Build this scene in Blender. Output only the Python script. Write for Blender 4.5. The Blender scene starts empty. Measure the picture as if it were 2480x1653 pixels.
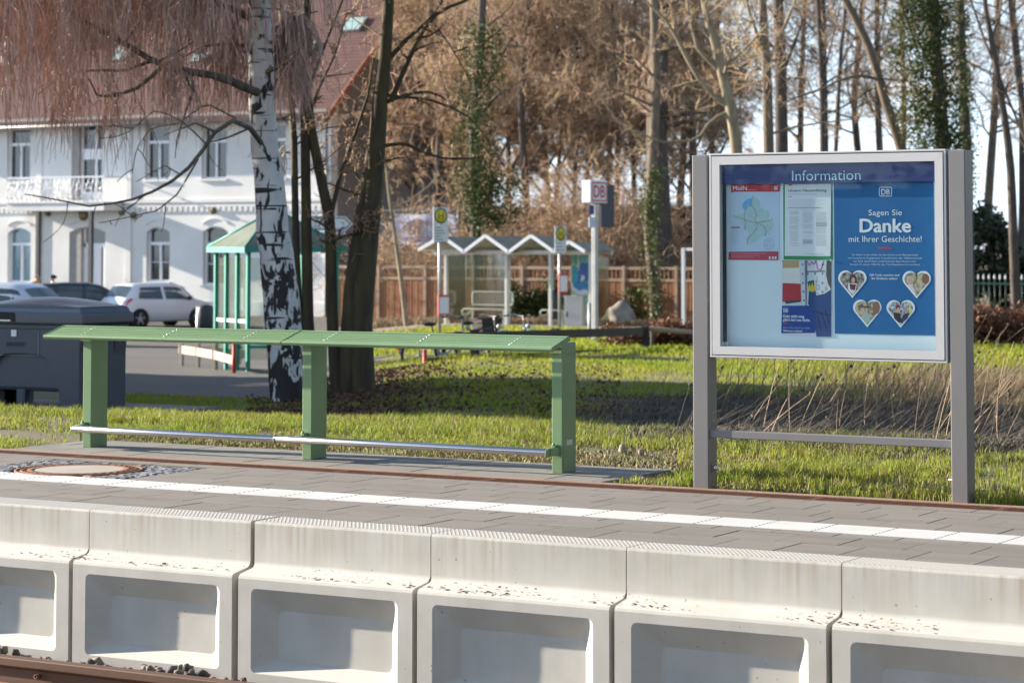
import bpy, bmesh, math, random
import numpy as np
from mathutils import Vector, Matrix
random.seed(7); RNG = np.random.default_rng(7)
SC = bpy.context.scene
COL = SC.collection
R = math.radians

# ------------------------------------------------------------------ camera
F_PX, PP_Y, CAM_H, PHI, ROLL, PITCH = 5869.65, 267.64, 1.3206, 0.5301, -0.0009, 0.0548   # solved from the photo (2480 px wide)
cam_d = bpy.data.cameras.new('camera'); cam = bpy.data.objects.new('camera', cam_d); COL.objects.link(cam)
cam.location = (0, 0, CAM_H)
cam.rotation_euler = (math.pi/2 + PITCH, 0, PHI)
cam_d.sensor_width = 36.0
cam_d.lens = F_PX/2480*36.0
cam_d.shift_y = -(826.5-PP_Y)/2480
cam_d.clip_end = 3000
cam_d.clip_start = 0.1
cam_d.dof.use_dof = True
cam_d.dof.focus_distance = 13.0
cam_d.dof.aperture_fstop = 5.2
SC.camera = cam

# ------------------------------------------------------------------ light
SUN_AZ, SUN_EL = R(7.5), R(16.4)
SKY_STR = 0.07; VEIL = (6.6, 7.9, 9.4)      # veil radiance before the strength factor
travel = Vector((math.cos(SUN_AZ)*math.cos(SUN_EL), math.sin(SUN_AZ)*math.cos(SUN_EL), -math.sin(SUN_EL)))
sun_d = bpy.data.lights.new('sun', 'SUN'); sun_d.energy = 5.0; sun_d.angle = R(0.5); sun_d.color = (1.0, 0.90, 0.755)
sun = bpy.data.objects.new('sun', sun_d); COL.objects.link(sun)
sun.rotation_euler = travel.to_track_quat('-Z', 'Y').to_euler()
world = bpy.data.worlds.new('World'); SC.world = world; world.use_nodes = True
wn = world.node_tree; wn.nodes.clear(); WL_ = wn.links.new
w_out = wn.nodes.new('ShaderNodeOutputWorld'); w_bg = wn.nodes.new('ShaderNodeBackground'); w_sky = wn.nodes.new('ShaderNodeTexSky')
w_sky.sky_type = 'NISHITA'; w_sky.sun_disc = False
w_sky.sun_elevation = SUN_EL; w_sky.sun_rotation = math.atan2(-travel.x, -travel.y)
w_sky.air_density = 0.8; w_sky.dust_density = 0.0; w_sky.ozone_density = 2.0
# thin veil of high cloud, thicker towards the horizon
w_tc = wn.nodes.new('ShaderNodeTexCoord'); w_mp = wn.nodes.new('ShaderNodeMapping'); w_mp.inputs['Scale'].default_value = (2, 2, 9)
w_no = wn.nodes.new('ShaderNodeTexNoise'); w_no.inputs['Scale'].default_value = 1.6; w_no.inputs['Detail'].default_value = 7
w_sp = wn.nodes.new('ShaderNodeSeparateXYZ'); w_mr = wn.nodes.new('ShaderNodeMapRange'); w_mr.inputs[1].default_value = -.02; w_mr.inputs[2].default_value = .42; w_mr.inputs[3].default_value = .88; w_mr.inputs[4].default_value = .10
w_ad = wn.nodes.new('ShaderNodeMath'); w_ad.operation = 'MULTIPLY_ADD'; w_ad.inputs[1].default_value = .5; w_ad.use_clamp = True
w_su = wn.nodes.new('ShaderNodeMath'); w_su.operation = 'SUBTRACT'; w_su.inputs[1].default_value = .25
w_mx = wn.nodes.new('ShaderNodeMix'); w_mx.data_type = 'RGBA'; w_mx.inputs['B'].default_value = (*VEIL, 1)
WL_(w_tc.outputs['Generated'], w_mp.inputs[0]); WL_(w_mp.outputs[0], w_no.inputs[0]); WL_(w_tc.outputs['Generated'], w_sp.inputs[0]); WL_(w_sp.outputs['Z'], w_mr.inputs[0])
WL_(w_no.outputs['Fac'], w_ad.inputs[0]); WL_(w_mr.outputs[0], w_su.inputs[0]); WL_(w_su.outputs[0], w_ad.inputs[2])
w_dt = wn.nodes.new('ShaderNodeVectorMath'); w_dt.operation = 'DOT_PRODUCT'; w_dt.inputs[1].default_value = (-.35, -.94, 0); WL_(w_tc.outputs['Generated'], w_dt.inputs[0])
w_br = wn.nodes.new('ShaderNodeMapRange'); w_br.inputs[1].default_value = -.7; w_br.inputs[2].default_value = 1; w_br.inputs[3].default_value = .92; w_br.inputs[4].default_value = 1.7; WL_(w_dt.outputs['Value'], w_br.inputs[0])   # veil brightened behind the camera, added fill for faces turned that way
w_vs = wn.nodes.new('ShaderNodeVectorMath'); w_vs.operation = 'SCALE'; w_vs.inputs[0].default_value = VEIL; WL_(w_br.outputs[0], w_vs.inputs['Scale']); WL_(w_vs.outputs[0], w_mx.inputs['B'])
WL_(w_ad.outputs[0], w_mx.inputs['Factor']); WL_(w_sky.outputs[0], w_mx.inputs['A'])
w_bg.inputs['Strength'].default_value = SKY_STR
WL_(w_mx.outputs['Result'], w_bg.inputs[0]); WL_(w_bg.outputs[0], w_out.inputs[0])
SC.view_settings.view_transform = 'Standard'
SC.view_settings.look = 'None'
SC.view_settings.exposure = 1.60
SC.view_settings.gamma = 1.0
SC.cycles.max_bounces = 8
SC.cycles.transparent_max_bounces = 24

# ------------------------------------------------------------------ pixel helpers (photo pixels, 2480 wide) -> points in the place
def ray(px, py):
    a = (px-1240)/F_PX; b = -(py-PP_Y)/F_PX
    Y = math.cos(PITCH)-b*math.sin(PITCH); Z = math.sin(PITCH)+b*math.cos(PITCH)
    return Vector((a*math.cos(PHI)-Y*math.sin(PHI), a*math.sin(PHI)+Y*math.cos(PHI), Z)), Y
def at_d(px, py, d):
    r, Y = ray(px, py); return r*(d/Y)+Vector((0, 0, CAM_H))
def at_y(px, py, y):
    r, Y = ray(px, py); return r*(y/r.y)+Vector((0, 0, CAM_H))
RIGHT = Vector((math.cos(PHI), math.sin(PHI), 0)); DEEP = Vector((-math.sin(PHI), math.cos(PHI), 0))
def px_of(x, y):
    X = x*RIGHT.x+y*RIGHT.y; D = x*DEEP.x+y*DEEP.y
    return 1240+F_PX*X/max(D, .1)
ZL = [(-50, -.01), (13.2, -.01), (14.4, -.03), (16, -.10), (16.8, -.17), (19, -.36), (22.8, -.52), (24.5, -.60), (34.6, -.96), (55, -1.38), (66, -1.55), (80, -1.62), (900, -1.62)]
ZR = [(-50, -.01), (13.2, -.01), (14.4, -.03), (16, -.08), (19, -.26), (22.8, -.42), (25, -.46), (34.6, -.62), (45, -.80), (58, -1.02), (66, -1.15), (80, -1.30), (110, -1.5), (900, -1.62)]
def lerp_tab(t, y):
    for (a, za), (b, zb) in zip(t, t[1:]):
        if y <= b: return za+(zb-za)*(y-a)/(b-a)
    return t[-1][1]
def ground_z(x, y):
    w = min(1, max(0, (px_of(x, y)-720)/420)); w = w*w*(3-2*w)
    return lerp_tab(ZL, y)*(1-w)+lerp_tab(ZR, y)*w
def at_d_g(px, d):                                    # standing point on the ground at a depth
    p = at_d(px, 600, d); return Vector((p.x, p.y, ground_z(p.x, p.y)))
def at_y_g(px, y):
    p = at_y(px, 600, y); return Vector((p.x, p.y, ground_z(p.x, p.y)))

# ------------------------------------------------------------------ node materials
def pm(name, base, rough=.6, base2=None, scale=6.0, detail=5, mix=(.35, .7), bump=0, bscale=None, metal=0, stretch=(1, 1, 1), spec=.5, coat=0, rnd=.0, island=.0, coord='Object', trans=0):
    m = bpy.data.materials.new(name); m.use_nodes = True
    nt = m.node_tree; b = nt.nodes['Principled BSDF']; L = nt.links.new
    b.inputs['Roughness'].default_value = rough; b.inputs['Metallic'].default_value = metal
    b.inputs['Specular IOR Level'].default_value = spec
    if coat: b.inputs['Coat Weight'].default_value = coat; b.inputs['Coat Roughness'].default_value = .05
    if base2 is None: base2 = tuple(c*.86 for c in base)
    tc = nt.nodes.new('ShaderNodeTexCoord'); mp = nt.nodes.new('ShaderNodeMapping'); mp.inputs['Scale'].default_value = stretch
    L(tc.outputs[coord], mp.inputs[0])
    oi = nt.nodes.new('ShaderNodeObjectInfo')
    ofs = nt.nodes.new('ShaderNodeVectorMath'); ofs.operation = 'MULTIPLY_ADD'
    ofs.inputs[1].default_value = (37, 53, 19)
    cx = nt.nodes.new('ShaderNodeCombineXYZ')
    for i in range(3): L(oi.outputs['Random'], cx.inputs[i])
    L(cx.outputs[0], ofs.inputs[0]); L(mp.outputs[0], ofs.inputs[2])
    n = nt.nodes.new('ShaderNodeTexNoise'); n.inputs['Scale'].default_value = scale; n.inputs['Detail'].default_value = detail
    L(ofs.outputs[0], n.inputs['Vector'])
    mr = nt.nodes.new('ShaderNodeMapRange'); mr.inputs[1].default_value = mix[0]; mr.inputs[2].default_value = mix[1]
    L(n.outputs['Fac'], mr.inputs[0])
    mx = nt.nodes.new('ShaderNodeMix'); mx.data_type = 'RGBA'
    mx.inputs['A'].default_value = (*base, 1); mx.inputs['B'].default_value = (*base2, 1)
    L(mr.outputs[0], mx.inputs['Factor'])
    col = mx.outputs['Result']
    if rnd or island:
        hs = nt.nodes.new('ShaderNodeHueSaturation')
        amt = rnd or island
        if island:
            gi = nt.nodes.new('ShaderNodeNewGeometry'); src = gi.outputs['Random Per Island']
        else: src = oi.outputs['Random']
        r2 = nt.nodes.new('ShaderNodeMapRange'); r2.inputs[3].default_value = 1-amt; r2.inputs[4].default_value = 1+amt
        L(src, r2.inputs[0]); L(r2.outputs[0], hs.inputs['Value']); L(col, hs.inputs['Color'])
        if island:
            m2 = nt.nodes.new('ShaderNodeMath'); m2.operation = 'MULTIPLY'; m2.inputs[1].default_value = 7.31
            m3 = nt.nodes.new('ShaderNodeMath'); m3.operation = 'FRACT'
            L(src, m2.inputs[0]); L(m2.outputs[0], m3.inputs[0])
            r3 = nt.nodes.new('ShaderNodeMapRange'); r3.inputs[3].default_value = .5-amt*.06; r3.inputs[4].default_value = .5+amt*.06
            L(m3.outputs[0], r3.inputs[0]); L(r3.outputs[0], hs.inputs['Hue'])
        col = hs.outputs[0]
    L(col, b.inputs['Base Color'])
    if trans:
        td = nt.nodes.new('ShaderNodeBsdfTranslucent'); L(col, td.inputs[0])
        ms = nt.nodes.new('ShaderNodeMixShader'); ms.inputs[0].default_value = trans
        L(b.outputs[0], ms.inputs[1]); L(td.outputs[0], ms.inputs[2]); L(ms.outputs[0], nt.nodes['Material Output'].inputs[0])
    if bump:
        n2 = nt.nodes.new('ShaderNodeTexNoise'); n2.inputs['Scale'].default_value = bscale or scale*6; n2.inputs['Detail'].default_value = 6
        L(ofs.outputs[0], n2.inputs['Vector'])
        bp = nt.nodes.new('ShaderNodeBump'); bp.inputs['Strength'].default_value = bump; bp.inputs['Distance'].default_value = .01
        L(n2.outputs['Fac'], bp.inputs['Height']); L(bp.outputs[0], b.inputs['Normal'])
    return m
def pure(name, base, rough=.5, metal=0, spec=.5):
    return pm(name, base, rough, tuple(c*.93 for c in base), 9, 3, (.3, .75), 0, metal=metal, spec=spec)
def glass(name, tint=(.9, .95, .95), refl=.07, rough=.02):
    m = bpy.data.materials.new(name); m.use_nodes = True; nt = m.node_tree; nt.nodes.remove(nt.nodes['Principled BSDF'])
    L = nt.links.new
    t = nt.nodes.new('ShaderNodeBsdfTransparent'); t.inputs[0].default_value = (*tint, 1)
    g = nt.nodes.new('ShaderNodeBsdfGlossy'); g.inputs['Roughness'].default_value = rough
    fr = nt.nodes.new('ShaderNodeLayerWeight'); fr.inputs[0].default_value = .25
    mr = nt.nodes.new('ShaderNodeMapRange'); mr.inputs[3].default_value = refl; mr.inputs[4].default_value = .5
    tc = nt.nodes.new('ShaderNodeTexCoord'); ns = nt.nodes.new('ShaderNodeTexNoise'); ns.inputs['Scale'].default_value = 1.3
    bp = nt.nodes.new('ShaderNodeBump'); bp.inputs['Strength'].default_value = .02
    L(tc.outputs['Object'], ns.inputs[0]); L(ns.outputs[0], bp.inputs['Height']); L(bp.outputs[0], g.inputs['Normal'])
    L(fr.outputs['Fresnel'], mr.inputs[0])
    mx = nt.nodes.new('ShaderNodeMixShader'); L(mr.outputs[0], mx.inputs[0]); L(t.outputs[0], mx.inputs[1]); L(g.outputs[0], mx.inputs[2])
    L(mx.outputs[0], nt.nodes['Material Output'].inputs[0])
    return m

# ------------------------------------------------------------------ mesh builder
class MB:
    def __init__(s): s.v = []; s.f = []; s.mi = []; s.sm = []
    def add(s, vs, fs, mi=0, smooth=False):
        o = len(s.v); s.v += [tuple(q) for q in vs]
        for f in fs: s.f.append(tuple(i+o for i in f)); s.mi.append(mi); s.sm.append(smooth)
        return s
    def box(s, x0, x1, y0, y1, z0, z1, mi=0, bev=0, M=None):
        if bev <= 0:
            vs = [(x, y, z) for z in (z0, z1) for y in (y0, y1) for x in (x0, x1)]
            fs = [(0, 2, 3, 1), (4, 5, 7, 6), (0, 1, 5, 4), (2, 6, 7, 3), (0, 4, 6, 2), (1, 3, 7, 5)]
        else:
            bm = bmesh.new(); bmesh.ops.create_cube(bm, size=1)
            for v in bm.verts: v.co = Vector(((x0+x1)/2+v.co.x*(x1-x0), (y0+y1)/2+v.co.y*(y1-y0), (z0+z1)/2+v.co.z*(z1-z0)))
            bmesh.ops.bevel(bm, geom=bm.edges[:], offset=bev, segments=2, profile=.5, affect='EDGES')
            bm.verts.index_update()
            vs = [v.co.copy() for v in bm.verts]; fs = [[v.index for v in f.verts] for f in bm.faces]; bm.free()
        if M is not None: vs = [M @ Vector(q) for q in vs]
        return s.add(vs, fs, mi, False)
    def prism(s, pts, axis, a, b, mi=0, M=None, smooth=False):
        """polygon pts (2D) extruded along axis 'x'|'y'|'z' from a to b"""
        def P(p, t): return {'x': (t, p[0], p[1]), 'y': (p[0], t, p[1]), 'z': (p[0], p[1], t)}[axis]
        n = len(pts); vs = [P(p, a) for p in pts]+[P(p, b) for p in pts]
        ar = sum(pts[i][0]*pts[(i+1) % n][1]-pts[(i+1) % n][0]*pts[i][1] for i in range(n))
        flip = (ar > 0) ^ (axis == 'y') ^ (b < a)
        fs = [tuple(range(n))[::-1], tuple(range(n, 2*n))] if flip else [tuple(range(n)), tuple(range(n, 2*n))[::-1]]
        for i in range(n):
            j = (i+1) % n
            fs.append((i, j, j+n, i+n) if flip else (j, i, i+n, j+n))
        if M is not None: vs = [M @ Vector(q) for q in vs]
        return s.add(vs, fs, mi, smooth)
    def tube(s, pts, rad, n=8, mi=0, cap=True, smooth=True):
        pts = [Vector(p) for p in pts]; k = len(pts)
        if not hasattr(rad, '__len__'): rad = [rad]*k
        vs = []; up = None
        for i, p in enumerate(pts):
            t = (pts[min(i+1, k-1)]-pts[max(i-1, 0)]).normalized()
            if up is None: up = Vector((0, 0, 1)) if abs(t.z) < .9 else Vector((1, 0, 0))
            a = t.cross(up)
            if a.length < 1e-5: a = t.cross(Vector((.3, .7, .2)))
            a.normalize(); b = a.cross(t); up = b
            for j in range(n):
                q = 2*math.pi*j/n; vs.append(p+(a*math.cos(q)+b*math.sin(q))*rad[i])
        fs = [(i*n+j, (i+1)*n+j, (i+1)*n+(j+1) % n, i*n+(j+1) % n) for i in range(k-1) for j in range(n)]
        if cap: fs += [tuple(range(n)), tuple(range((k-1)*n, k*n))[::-1]]
        return s.add(vs, fs, mi, smooth)
    def lathe(s, prof, c, n=24, mi=0, smooth=True, M=None):
        vs = []
        for r, z in prof:
            for j in range(n):
                q = 2*math.pi*j/n; vs.append(Vector((c[0]+r*math.cos(q), c[1]+r*math.sin(q), c[2]+z)))
        fs = [(i*n+j, i*n+(j+1) % n, (i+1)*n+(j+1) % n, (i+1)*n+j) for i in range(len(prof)-1) for j in range(n)]
        if prof[0][0] > 1e-6: fs.append(tuple(range(n))[::-1])
        if prof[-1][0] > 1e-6: fs.append(tuple(range((len(prof)-1)*n, len(prof)*n)))
        if M is not None: vs = [M @ q for q in vs]
        return s.add(vs, fs, mi, smooth)
    def ball(s, c, r, n=10, mi=0, sc=(1, 1, 1)):
        prof = [(max(1e-4, math.sin(math.pi*i/n))*r, -math.cos(math.pi*i/n)*r) for i in range(n+1)]
        o = len(s.v); s.lathe(prof, (0, 0, 0), n*2, mi)
        for i in range(o, len(s.v)):
            q = s.v[i]; s.v[i] = (c[0]+q[0]*sc[0], c[1]+q[1]*sc[1], c[2]+q[2]*sc[2])
        return s
    def build(s, name, mats, parent=None, loc=None, rotz=0):
        me = bpy.data.meshes.new(name); me.from_pydata(s.v, [], s.f)
        if not isinstance(mats, (list, tuple)): mats = [mats]
        for m in mats: me.materials.append(m)
        me.polygons.foreach_set('material_index', s.mi); me.polygons.foreach_set('use_smooth', s.sm)
        me.update()
        o = bpy.data.objects.new(name, me); COL.objects.link(o)
        if loc is not None: o.location = loc
        o.rotation_euler.z = rotz
        if parent is not None: o.parent = parent
        return o
def np_mesh(name, V, Fq, mats, parent=None, mi=None, smooth=False):
    """fast mesh from numpy: V (n,3), Fq (m,k)"""
    me = bpy.data.meshes.new(name); n, k = Fq.shape
    me.vertices.add(len(V)); me.vertices.foreach_set('co', np.ascontiguousarray(V, dtype=np.float32).ravel())
    me.loops.add(n*k); me.loops.foreach_set('vertex_index', np.ascontiguousarray(Fq, dtype=np.int32).ravel())
    me.polygons.add(n); me.polygons.foreach_set('loop_start', np.arange(n, dtype=np.int32)*k)
    me.polygons.foreach_set('loop_total', np.full(n, k, dtype=np.int32))
    if not isinstance(mats, (list, tuple)): mats = [mats]
    for m in mats: me.materials.append(m)
    if mi is not None: me.polygons.foreach_set('material_index', np.asarray(mi, dtype=np.int32))
    if smooth: me.polygons.foreach_set('use_smooth', np.ones(n, dtype=bool))
    me.update(calc_edges=True); me.validate()
    o = bpy.data.objects.new(name, me); COL.objects.link(o)
    if parent is not None: o.parent = parent
    return o
def tag(o, label=None, cat=None, group=None, kind=None):
    if label: o['label'] = label
    if cat: o['category'] = cat
    if group: o['group'] = group
    if kind: o['kind'] = kind
    return o
def thing(name, label, cat, loc=(0, 0, 0), rotz=0, group=None):
    o = bpy.data.objects.new(name, None); COL.objects.link(o); o.empty_display_size = .1
    o.location = loc; o.rotation_euler.z = rotz
    return tag(o, label, cat, group)
def copy_tree(o, parent=None):
    c = o.copy(); COL.objects.link(c)
    if parent is not None: c.parent = parent
    for ch in list(o.children): copy_tree(ch, c)
    return c
def structure(o): return tag(o, kind='structure')
_txt = {}
def text_mb(mb, s, x, z, width=None, height=None, y=0, mi=0, bold=0.0, align='L', depth=.0006, squash=None):
    """flat lettering on the plane y (facing -y): x = left (or centre) edge, z = baseline"""
    heavy, bold = (bold, 0) if bold > 0 else (0, bold)
    key = (s, bold)
    if key not in _txt:
        cu = bpy.data.curves.new('t', 'FONT'); cu.body = s; cu.size = 1; cu.offset = bold; cu.resolution_u = 3
        ob = bpy.data.objects.new('t', cu); COL.objects.link(ob)
        dg = bpy.context.evaluated_depsgraph_get(); me = ob.evaluated_get(dg).to_mesh()
        vs = [v.co.copy() for v in me.vertices]; fs = [tuple(p.vertices) for p in me.polygons]
        ob.evaluated_get(dg).to_mesh_clear(); bpy.data.objects.remove(ob); bpy.data.curves.remove(cu)
        _txt[key] = (vs, fs)
    vs, fs = _txt[key]
    x0 = min(v.x for v in vs); x1 = max(v.x for v in vs)
    sx = width/(x1-x0) if width else height/.70
    sz = height/.70 if height else sx
    off = -x0*sx if align == 'L' else -(x0+x1)/2*sx
    for k_, (dx, dz) in enumerate(((0, 0), (1, 0), (-1, 0), (0, .7), (0, -.7)) if heavy else ((0, 0),)):
        mb.add([(x+off+v.x*sx+dx*heavy*sz, y-.00006*k_, z+v.y*sz+dz*heavy*sz) for v in vs], fs, mi)

# ================================================================== materials
M_conc = None
def concrete_edge_mat():
    m = pm('edge_concrete', (.60, .57, .515), .8, (.50, .475, .42), 5, 8, (.3, .75), .035, 90)
    nt = m.node_tree; L = nt.links.new; b = nt.nodes['Principled BSDF']
    src = b.inputs['Base Color'].links[0].from_socket
    tc = nt.nodes.new('ShaderNodeTexCoord'); sp = nt.nodes.new('ShaderNodeSeparateXYZ'); L(tc.outputs['Object'], sp.inputs[0])
    oi = nt.nodes.new('ShaderNodeObjectInfo')
    # run-off streaks below the edge: narrow in x, long in z
    mp = nt.nodes.new('ShaderNodeMapping'); mp.inputs['Scale'].default_value = (26, 1, 1.1)
    L(tc.outputs['Object'], mp.inputs[0])
    ad = nt.nodes.new('ShaderNodeVectorMath'); ad.operation = 'ADD'
    cx = nt.nodes.new('ShaderNodeCombineXYZ'); mu = nt.nodes.new('ShaderNodeMath'); mu.operation = 'MULTIPLY'; mu.inputs[1].default_value = 91
    L(oi.outputs['Random'], mu.inputs[0]); L(mu.outputs[0], cx.inputs[0]); L(mp.outputs[0], ad.inputs[0]); L(cx.outputs[0], ad.inputs[1])
    n = nt.nodes.new('ShaderNodeTexNoise'); n.inputs['Scale'].default_value = 1; n.inputs['Detail'].default_value = 4; L(ad.outputs[0], n.inputs[0])
    mr = nt.nodes.new('ShaderNodeMapRange'); mr.inputs[1].default_value = .44; mr.inputs[2].default_value = .70; L(n.outputs['Fac'], mr.inputs[0])
    zf = nt.nodes.new('ShaderNodeMapRange'); zf.inputs[1].default_value = -.20; zf.inputs[2].default_value = -.01; zf.inputs[3].default_value = .10; zf.inputs[4].default_value = 1.0; L(sp.outputs['Z'], zf.inputs[0])
    z2 = nt.nodes.new('ShaderNodeMapRange'); z2.inputs[1].default_value = -.004; z2.inputs[2].default_value = 0; z2.inputs[3].default_value = 1; z2.inputs[4].default_value = 0; L(sp.outputs['Z'], z2.inputs[0])
    m1 = nt.nodes.new('ShaderNodeMath'); m1.operation = 'MULTIPLY'; L(mr.outputs[0], m1.inputs[0]); L(zf.outputs[0], m1.inputs[1])
    m2 = nt.nodes.new('ShaderNodeMath'); m2.operation = 'MULTIPLY'; L(m1.outputs[0], m2.inputs[0]); L(z2.outputs[0], m2.inputs[1])
    mx = nt.nodes.new('ShaderNodeMix'); mx.data_type = 'RGBA'; mx.inputs['B'].default_value = (.40, .31, .215, 1)
    L(m2.outputs[0], mx.inputs['Factor']); L(src, mx.inputs['A'])
    # the walked-on top strip is greyer; a broad mask breaks the streaks up
    inv = nt.nodes.new('ShaderNodeMath'); inv.operation = 'SUBTRACT'; inv.inputs[0].default_value = 1; L(z2.outputs[0], inv.inputs[1])
    iv2 = nt.nodes.new('ShaderNodeMath'); iv2.operation = 'MULTIPLY'; iv2.inputs[1].default_value = .75; L(inv.outputs[0], iv2.inputs[0])
    mt = nt.nodes.new('ShaderNodeMix'); mt.data_type = 'RGBA'; mt.inputs['B'].default_value = (.36, .34, .31, 1); L(iv2.outputs[0], mt.inputs['Factor']); L(mx.outputs['Result'], mt.inputs['A'])
    nb_ = nt.nodes.new('ShaderNodeTexNoise'); nb_.inputs['Scale'].default_value = 2.6; nb_.inputs['Detail'].default_value = 3; ab = nt.nodes.new('ShaderNodeVectorMath'); ab.operation = 'ADD'; L(tc.outputs['Object'], ab.inputs[0]); L(cx.outputs[0], ab.inputs[1]); L(ab.outputs[0], nb_.inputs['Vector'])
    rb_ = nt.nodes.new('ShaderNodeMapRange'); rb_.inputs[1].default_value = .38; rb_.inputs[2].default_value = .62; rb_.inputs[3].default_value = .25; rb_.inputs[4].default_value = 1; L(nb_.outputs['Fac'], rb_.inputs[0])
    mm = nt.nodes.new('ShaderNodeMath'); mm.operation = 'MULTIPLY'; L(m2.outputs[0], mm.inputs[0]); L(rb_.outputs[0], mm.inputs[1]); L(mm.outputs[0], mx.inputs['Factor'])
    mx = mt
    # blow holes
    vo = nt.nodes.new('ShaderNodeTexVoronoi'); vo.inputs['Scale'].default_value = 22; vo.inputs['Randomness'].default_value = 1
    a2 = nt.nodes.new('ShaderNodeVectorMath'); a2.operation = 'ADD'; L(tc.outputs['Object'], a2.inputs[0]); L(cx.outputs[0], a2.inputs[1]); L(a2.outputs[0], vo.inputs['Vector'])
    sx = nt.nodes.new('ShaderNodeSeparateColor'); L(vo.outputs['Color'], sx.inputs[0])
    th = nt.nodes.new('ShaderNodeMapRange'); th.inputs[1].default_value = .55; th.inputs[2].default_value = 1; th.inputs[3].default_value = 0; th.inputs[4].default_value = .13; L(sx.outputs[0], th.inputs[0])
    lt = nt.nodes.new('ShaderNodeMath'); lt.operation = 'LESS_THAN'; L(vo.outputs['Distance'], lt.inputs[0]); L(th.outputs[0], lt.inputs[1])
    m3 = nt.nodes.new('ShaderNodeMath'); m3.operation = 'MULTIPLY'; m3.inputs[1].default_value = .55; L(lt.outputs[0], m3.inputs[0])
    mx2 = nt.nodes.new('ShaderNodeMix'); mx2.data_type = 'RGBA'; mx2.inputs['B'].default_value = (.16, .13, .10, 1)
    L(m3.outputs[0], mx2.inputs['Factor']); L(mx.outputs['Result'], mx2.inputs['A']); L(mx2.outputs['Result'], b.inputs['Base Color'])
    return m
M_edge = concrete_edge_mat()
M_paver = pm('paver', (.225, .198, .168), .82, (.180, .158, .134), 3.0, 8, (.3, .75), .25, 120, island=.05, stretch=(.6, 3, 1))
M_joint = pure('joint_sand', (.055, .047, .042), .95)
M_white = pm('guide_white', (.62, .605, .575), .7, (.55, .53, .50), 4, 6, (.35, .8), .06, 90)
M_slab = pm('slab', (.225, .205, .180), .85, (.18, .165, .145), 4, 8, (.3, .75), .2, 110, island=.04)
M_rust = pm('rusty_iron', (.22, .085, .042), .8, (.12, .045, .028), 30, 6, (.35, .65), .3, 120)
M_rust2 = pm('rusty_cast_frame', (.30, .125, .052), .8, (.12, .045, .025), 25, 6, (.35, .65), .3, 100)
M_rail = pm('rail_steel', (.175, .095, .058), .55, (.12, .062, .038), 8, 5, (.35, .7), .05, 60, stretch=(.15, 1, 1), metal=.25)
M_railfoot = pm('rail_foot_rust', (.34, .155, .075), .75, (.25, .11, .055), 6, 5, (.35, .7), stretch=(.3, 1, 1))
M_dark = pure('black_gap', (.012, .012, .013), .8)
M_green = pm('bench_green', (.195, .305, .150), .40, (.172, .278, .132), 5, 3, (.3, .7), spec=.45)
M_steel = pm('stainless', (.62, .60, .58), .22, (.55, .53, .51), 3, 4, (.3, .7), metal=1, stretch=(.2, 1, 1))
M_screw = pure('screw_steel', (.75, .75, .72), .25, 1)
M_grey = pm('grey_powder_coat', (.215, .205, .20), .42, (.20, .19, .187), 4, 4, (.3, .7), spec=.4)
M_alu = pm('anodised_frame', (.56, .55, .55), .40, (.53, .52, .52), 4, 4, (.3, .7), metal=.0, spec=.5)

# ================================================================== setting: ground, track bed, platform paving
def grid_sheet(name, xs, ys, zf, mat, keep=None):
    X, Y = np.meshgrid(xs, ys); n, k = X.shape
    Z = np.array([[zf(X[i, j], Y[i, j]) for j in range(k)] for i in range(n)])
    V = np.stack([X, Y, Z], -1).reshape(-1, 3)
    F = []
    for i in range(n-1):
        for j in range(k-1):
            if keep and not keep((X[i, j]+X[i, j+1])/2, (Y[i, j]+Y[i+1, j])/2): continue
            a = i*k+j; F.append((a, a+1, a+k+1, a+k))
    return np_mesh(name, V, np.array(F), mat, smooth=True)
M_soil = pm('soil', (.150, .112, .070), .95, (.095, .105, .030), 1.6, 8, (.35, .65), .5, 30)
xs = np.concatenate([[-900, -500, -300, -200, -150], np.arange(-120, 41, 1.0), [60, 90, 140, 220, 400, 700]])
ys = np.concatenate([[11.897], np.arange(12.3, 24, .6), np.arange(24, 84, 1.0), np.arange(84, 110, 4), [120, 140, 180, 260, 400, 900]])
structure(grid_sheet('ground', xs, ys, ground_z, M_soil))
M_bed = pm('ballast_bed', (.27, .23, .19), .95, (.16, .14, .12), 18, 6, (.35, .65), .8, 40)
structure(grid_sheet('track_bed', np.array([-200., -20, -10, 0, 10, 60]), np.array([-20., 0, 4, 7.5, 8.2, 8.9, 9.45]), lambda x, y: -.79, M_bed))
mb = MB(); mb.box(-60, 40, -10, 2.6, -.8, 0.0); structure(mb.build('opposite_platform', pm('opposite_paving', (.42, .39, .35), .9, (.34, .31, .28), 1.2)))
# platform paving: rows of rectangular pavers in running bond
ROWS = [(9.657, 9.975, -5.567), (9.975, 10.265, -5.700), (10.265, 10.393, -5.547), (10.715, 10.965, -5.835), (10.965, 11.242, -6.265), (11.242, 11.520, -6.112), (11.520, 11.652, -5.945)]
MANX, MANY = -9.41, 11.045
mb = MB(); rr = random.Random(3)
for y0, y1, ph in ROWS:
    k0 = int((-19-ph)/.302); k1 = int((2-ph)/.302)
    for k in range(k0, k1):
        xa = ph+k*.302; xb = xa+.302
        if y1 > 10.72 and y0 < 11.4:
            if xa < MANX-.595 < xb: xb = MANX-.595
            elif xa < MANX+.595 < xb: xa = MANX+.595
            elif MANX-.6 < xa < MANX+.59: continue
        g = .0022+rr.random()*.0022; dz = rr.uniform(-.0009, .0009)
        mb.box(xa+g, xb-g, y0+.0012, y1-.0012, -.08, dz)
structure(mb.build('platform_paving', M_paver))
mb = MB(); mb.box(-19.2, 2.2, 9.64, 11.66, -.3, -.012)
structure(mb.build('platform_base', M_joint))
mb = MB()
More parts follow.
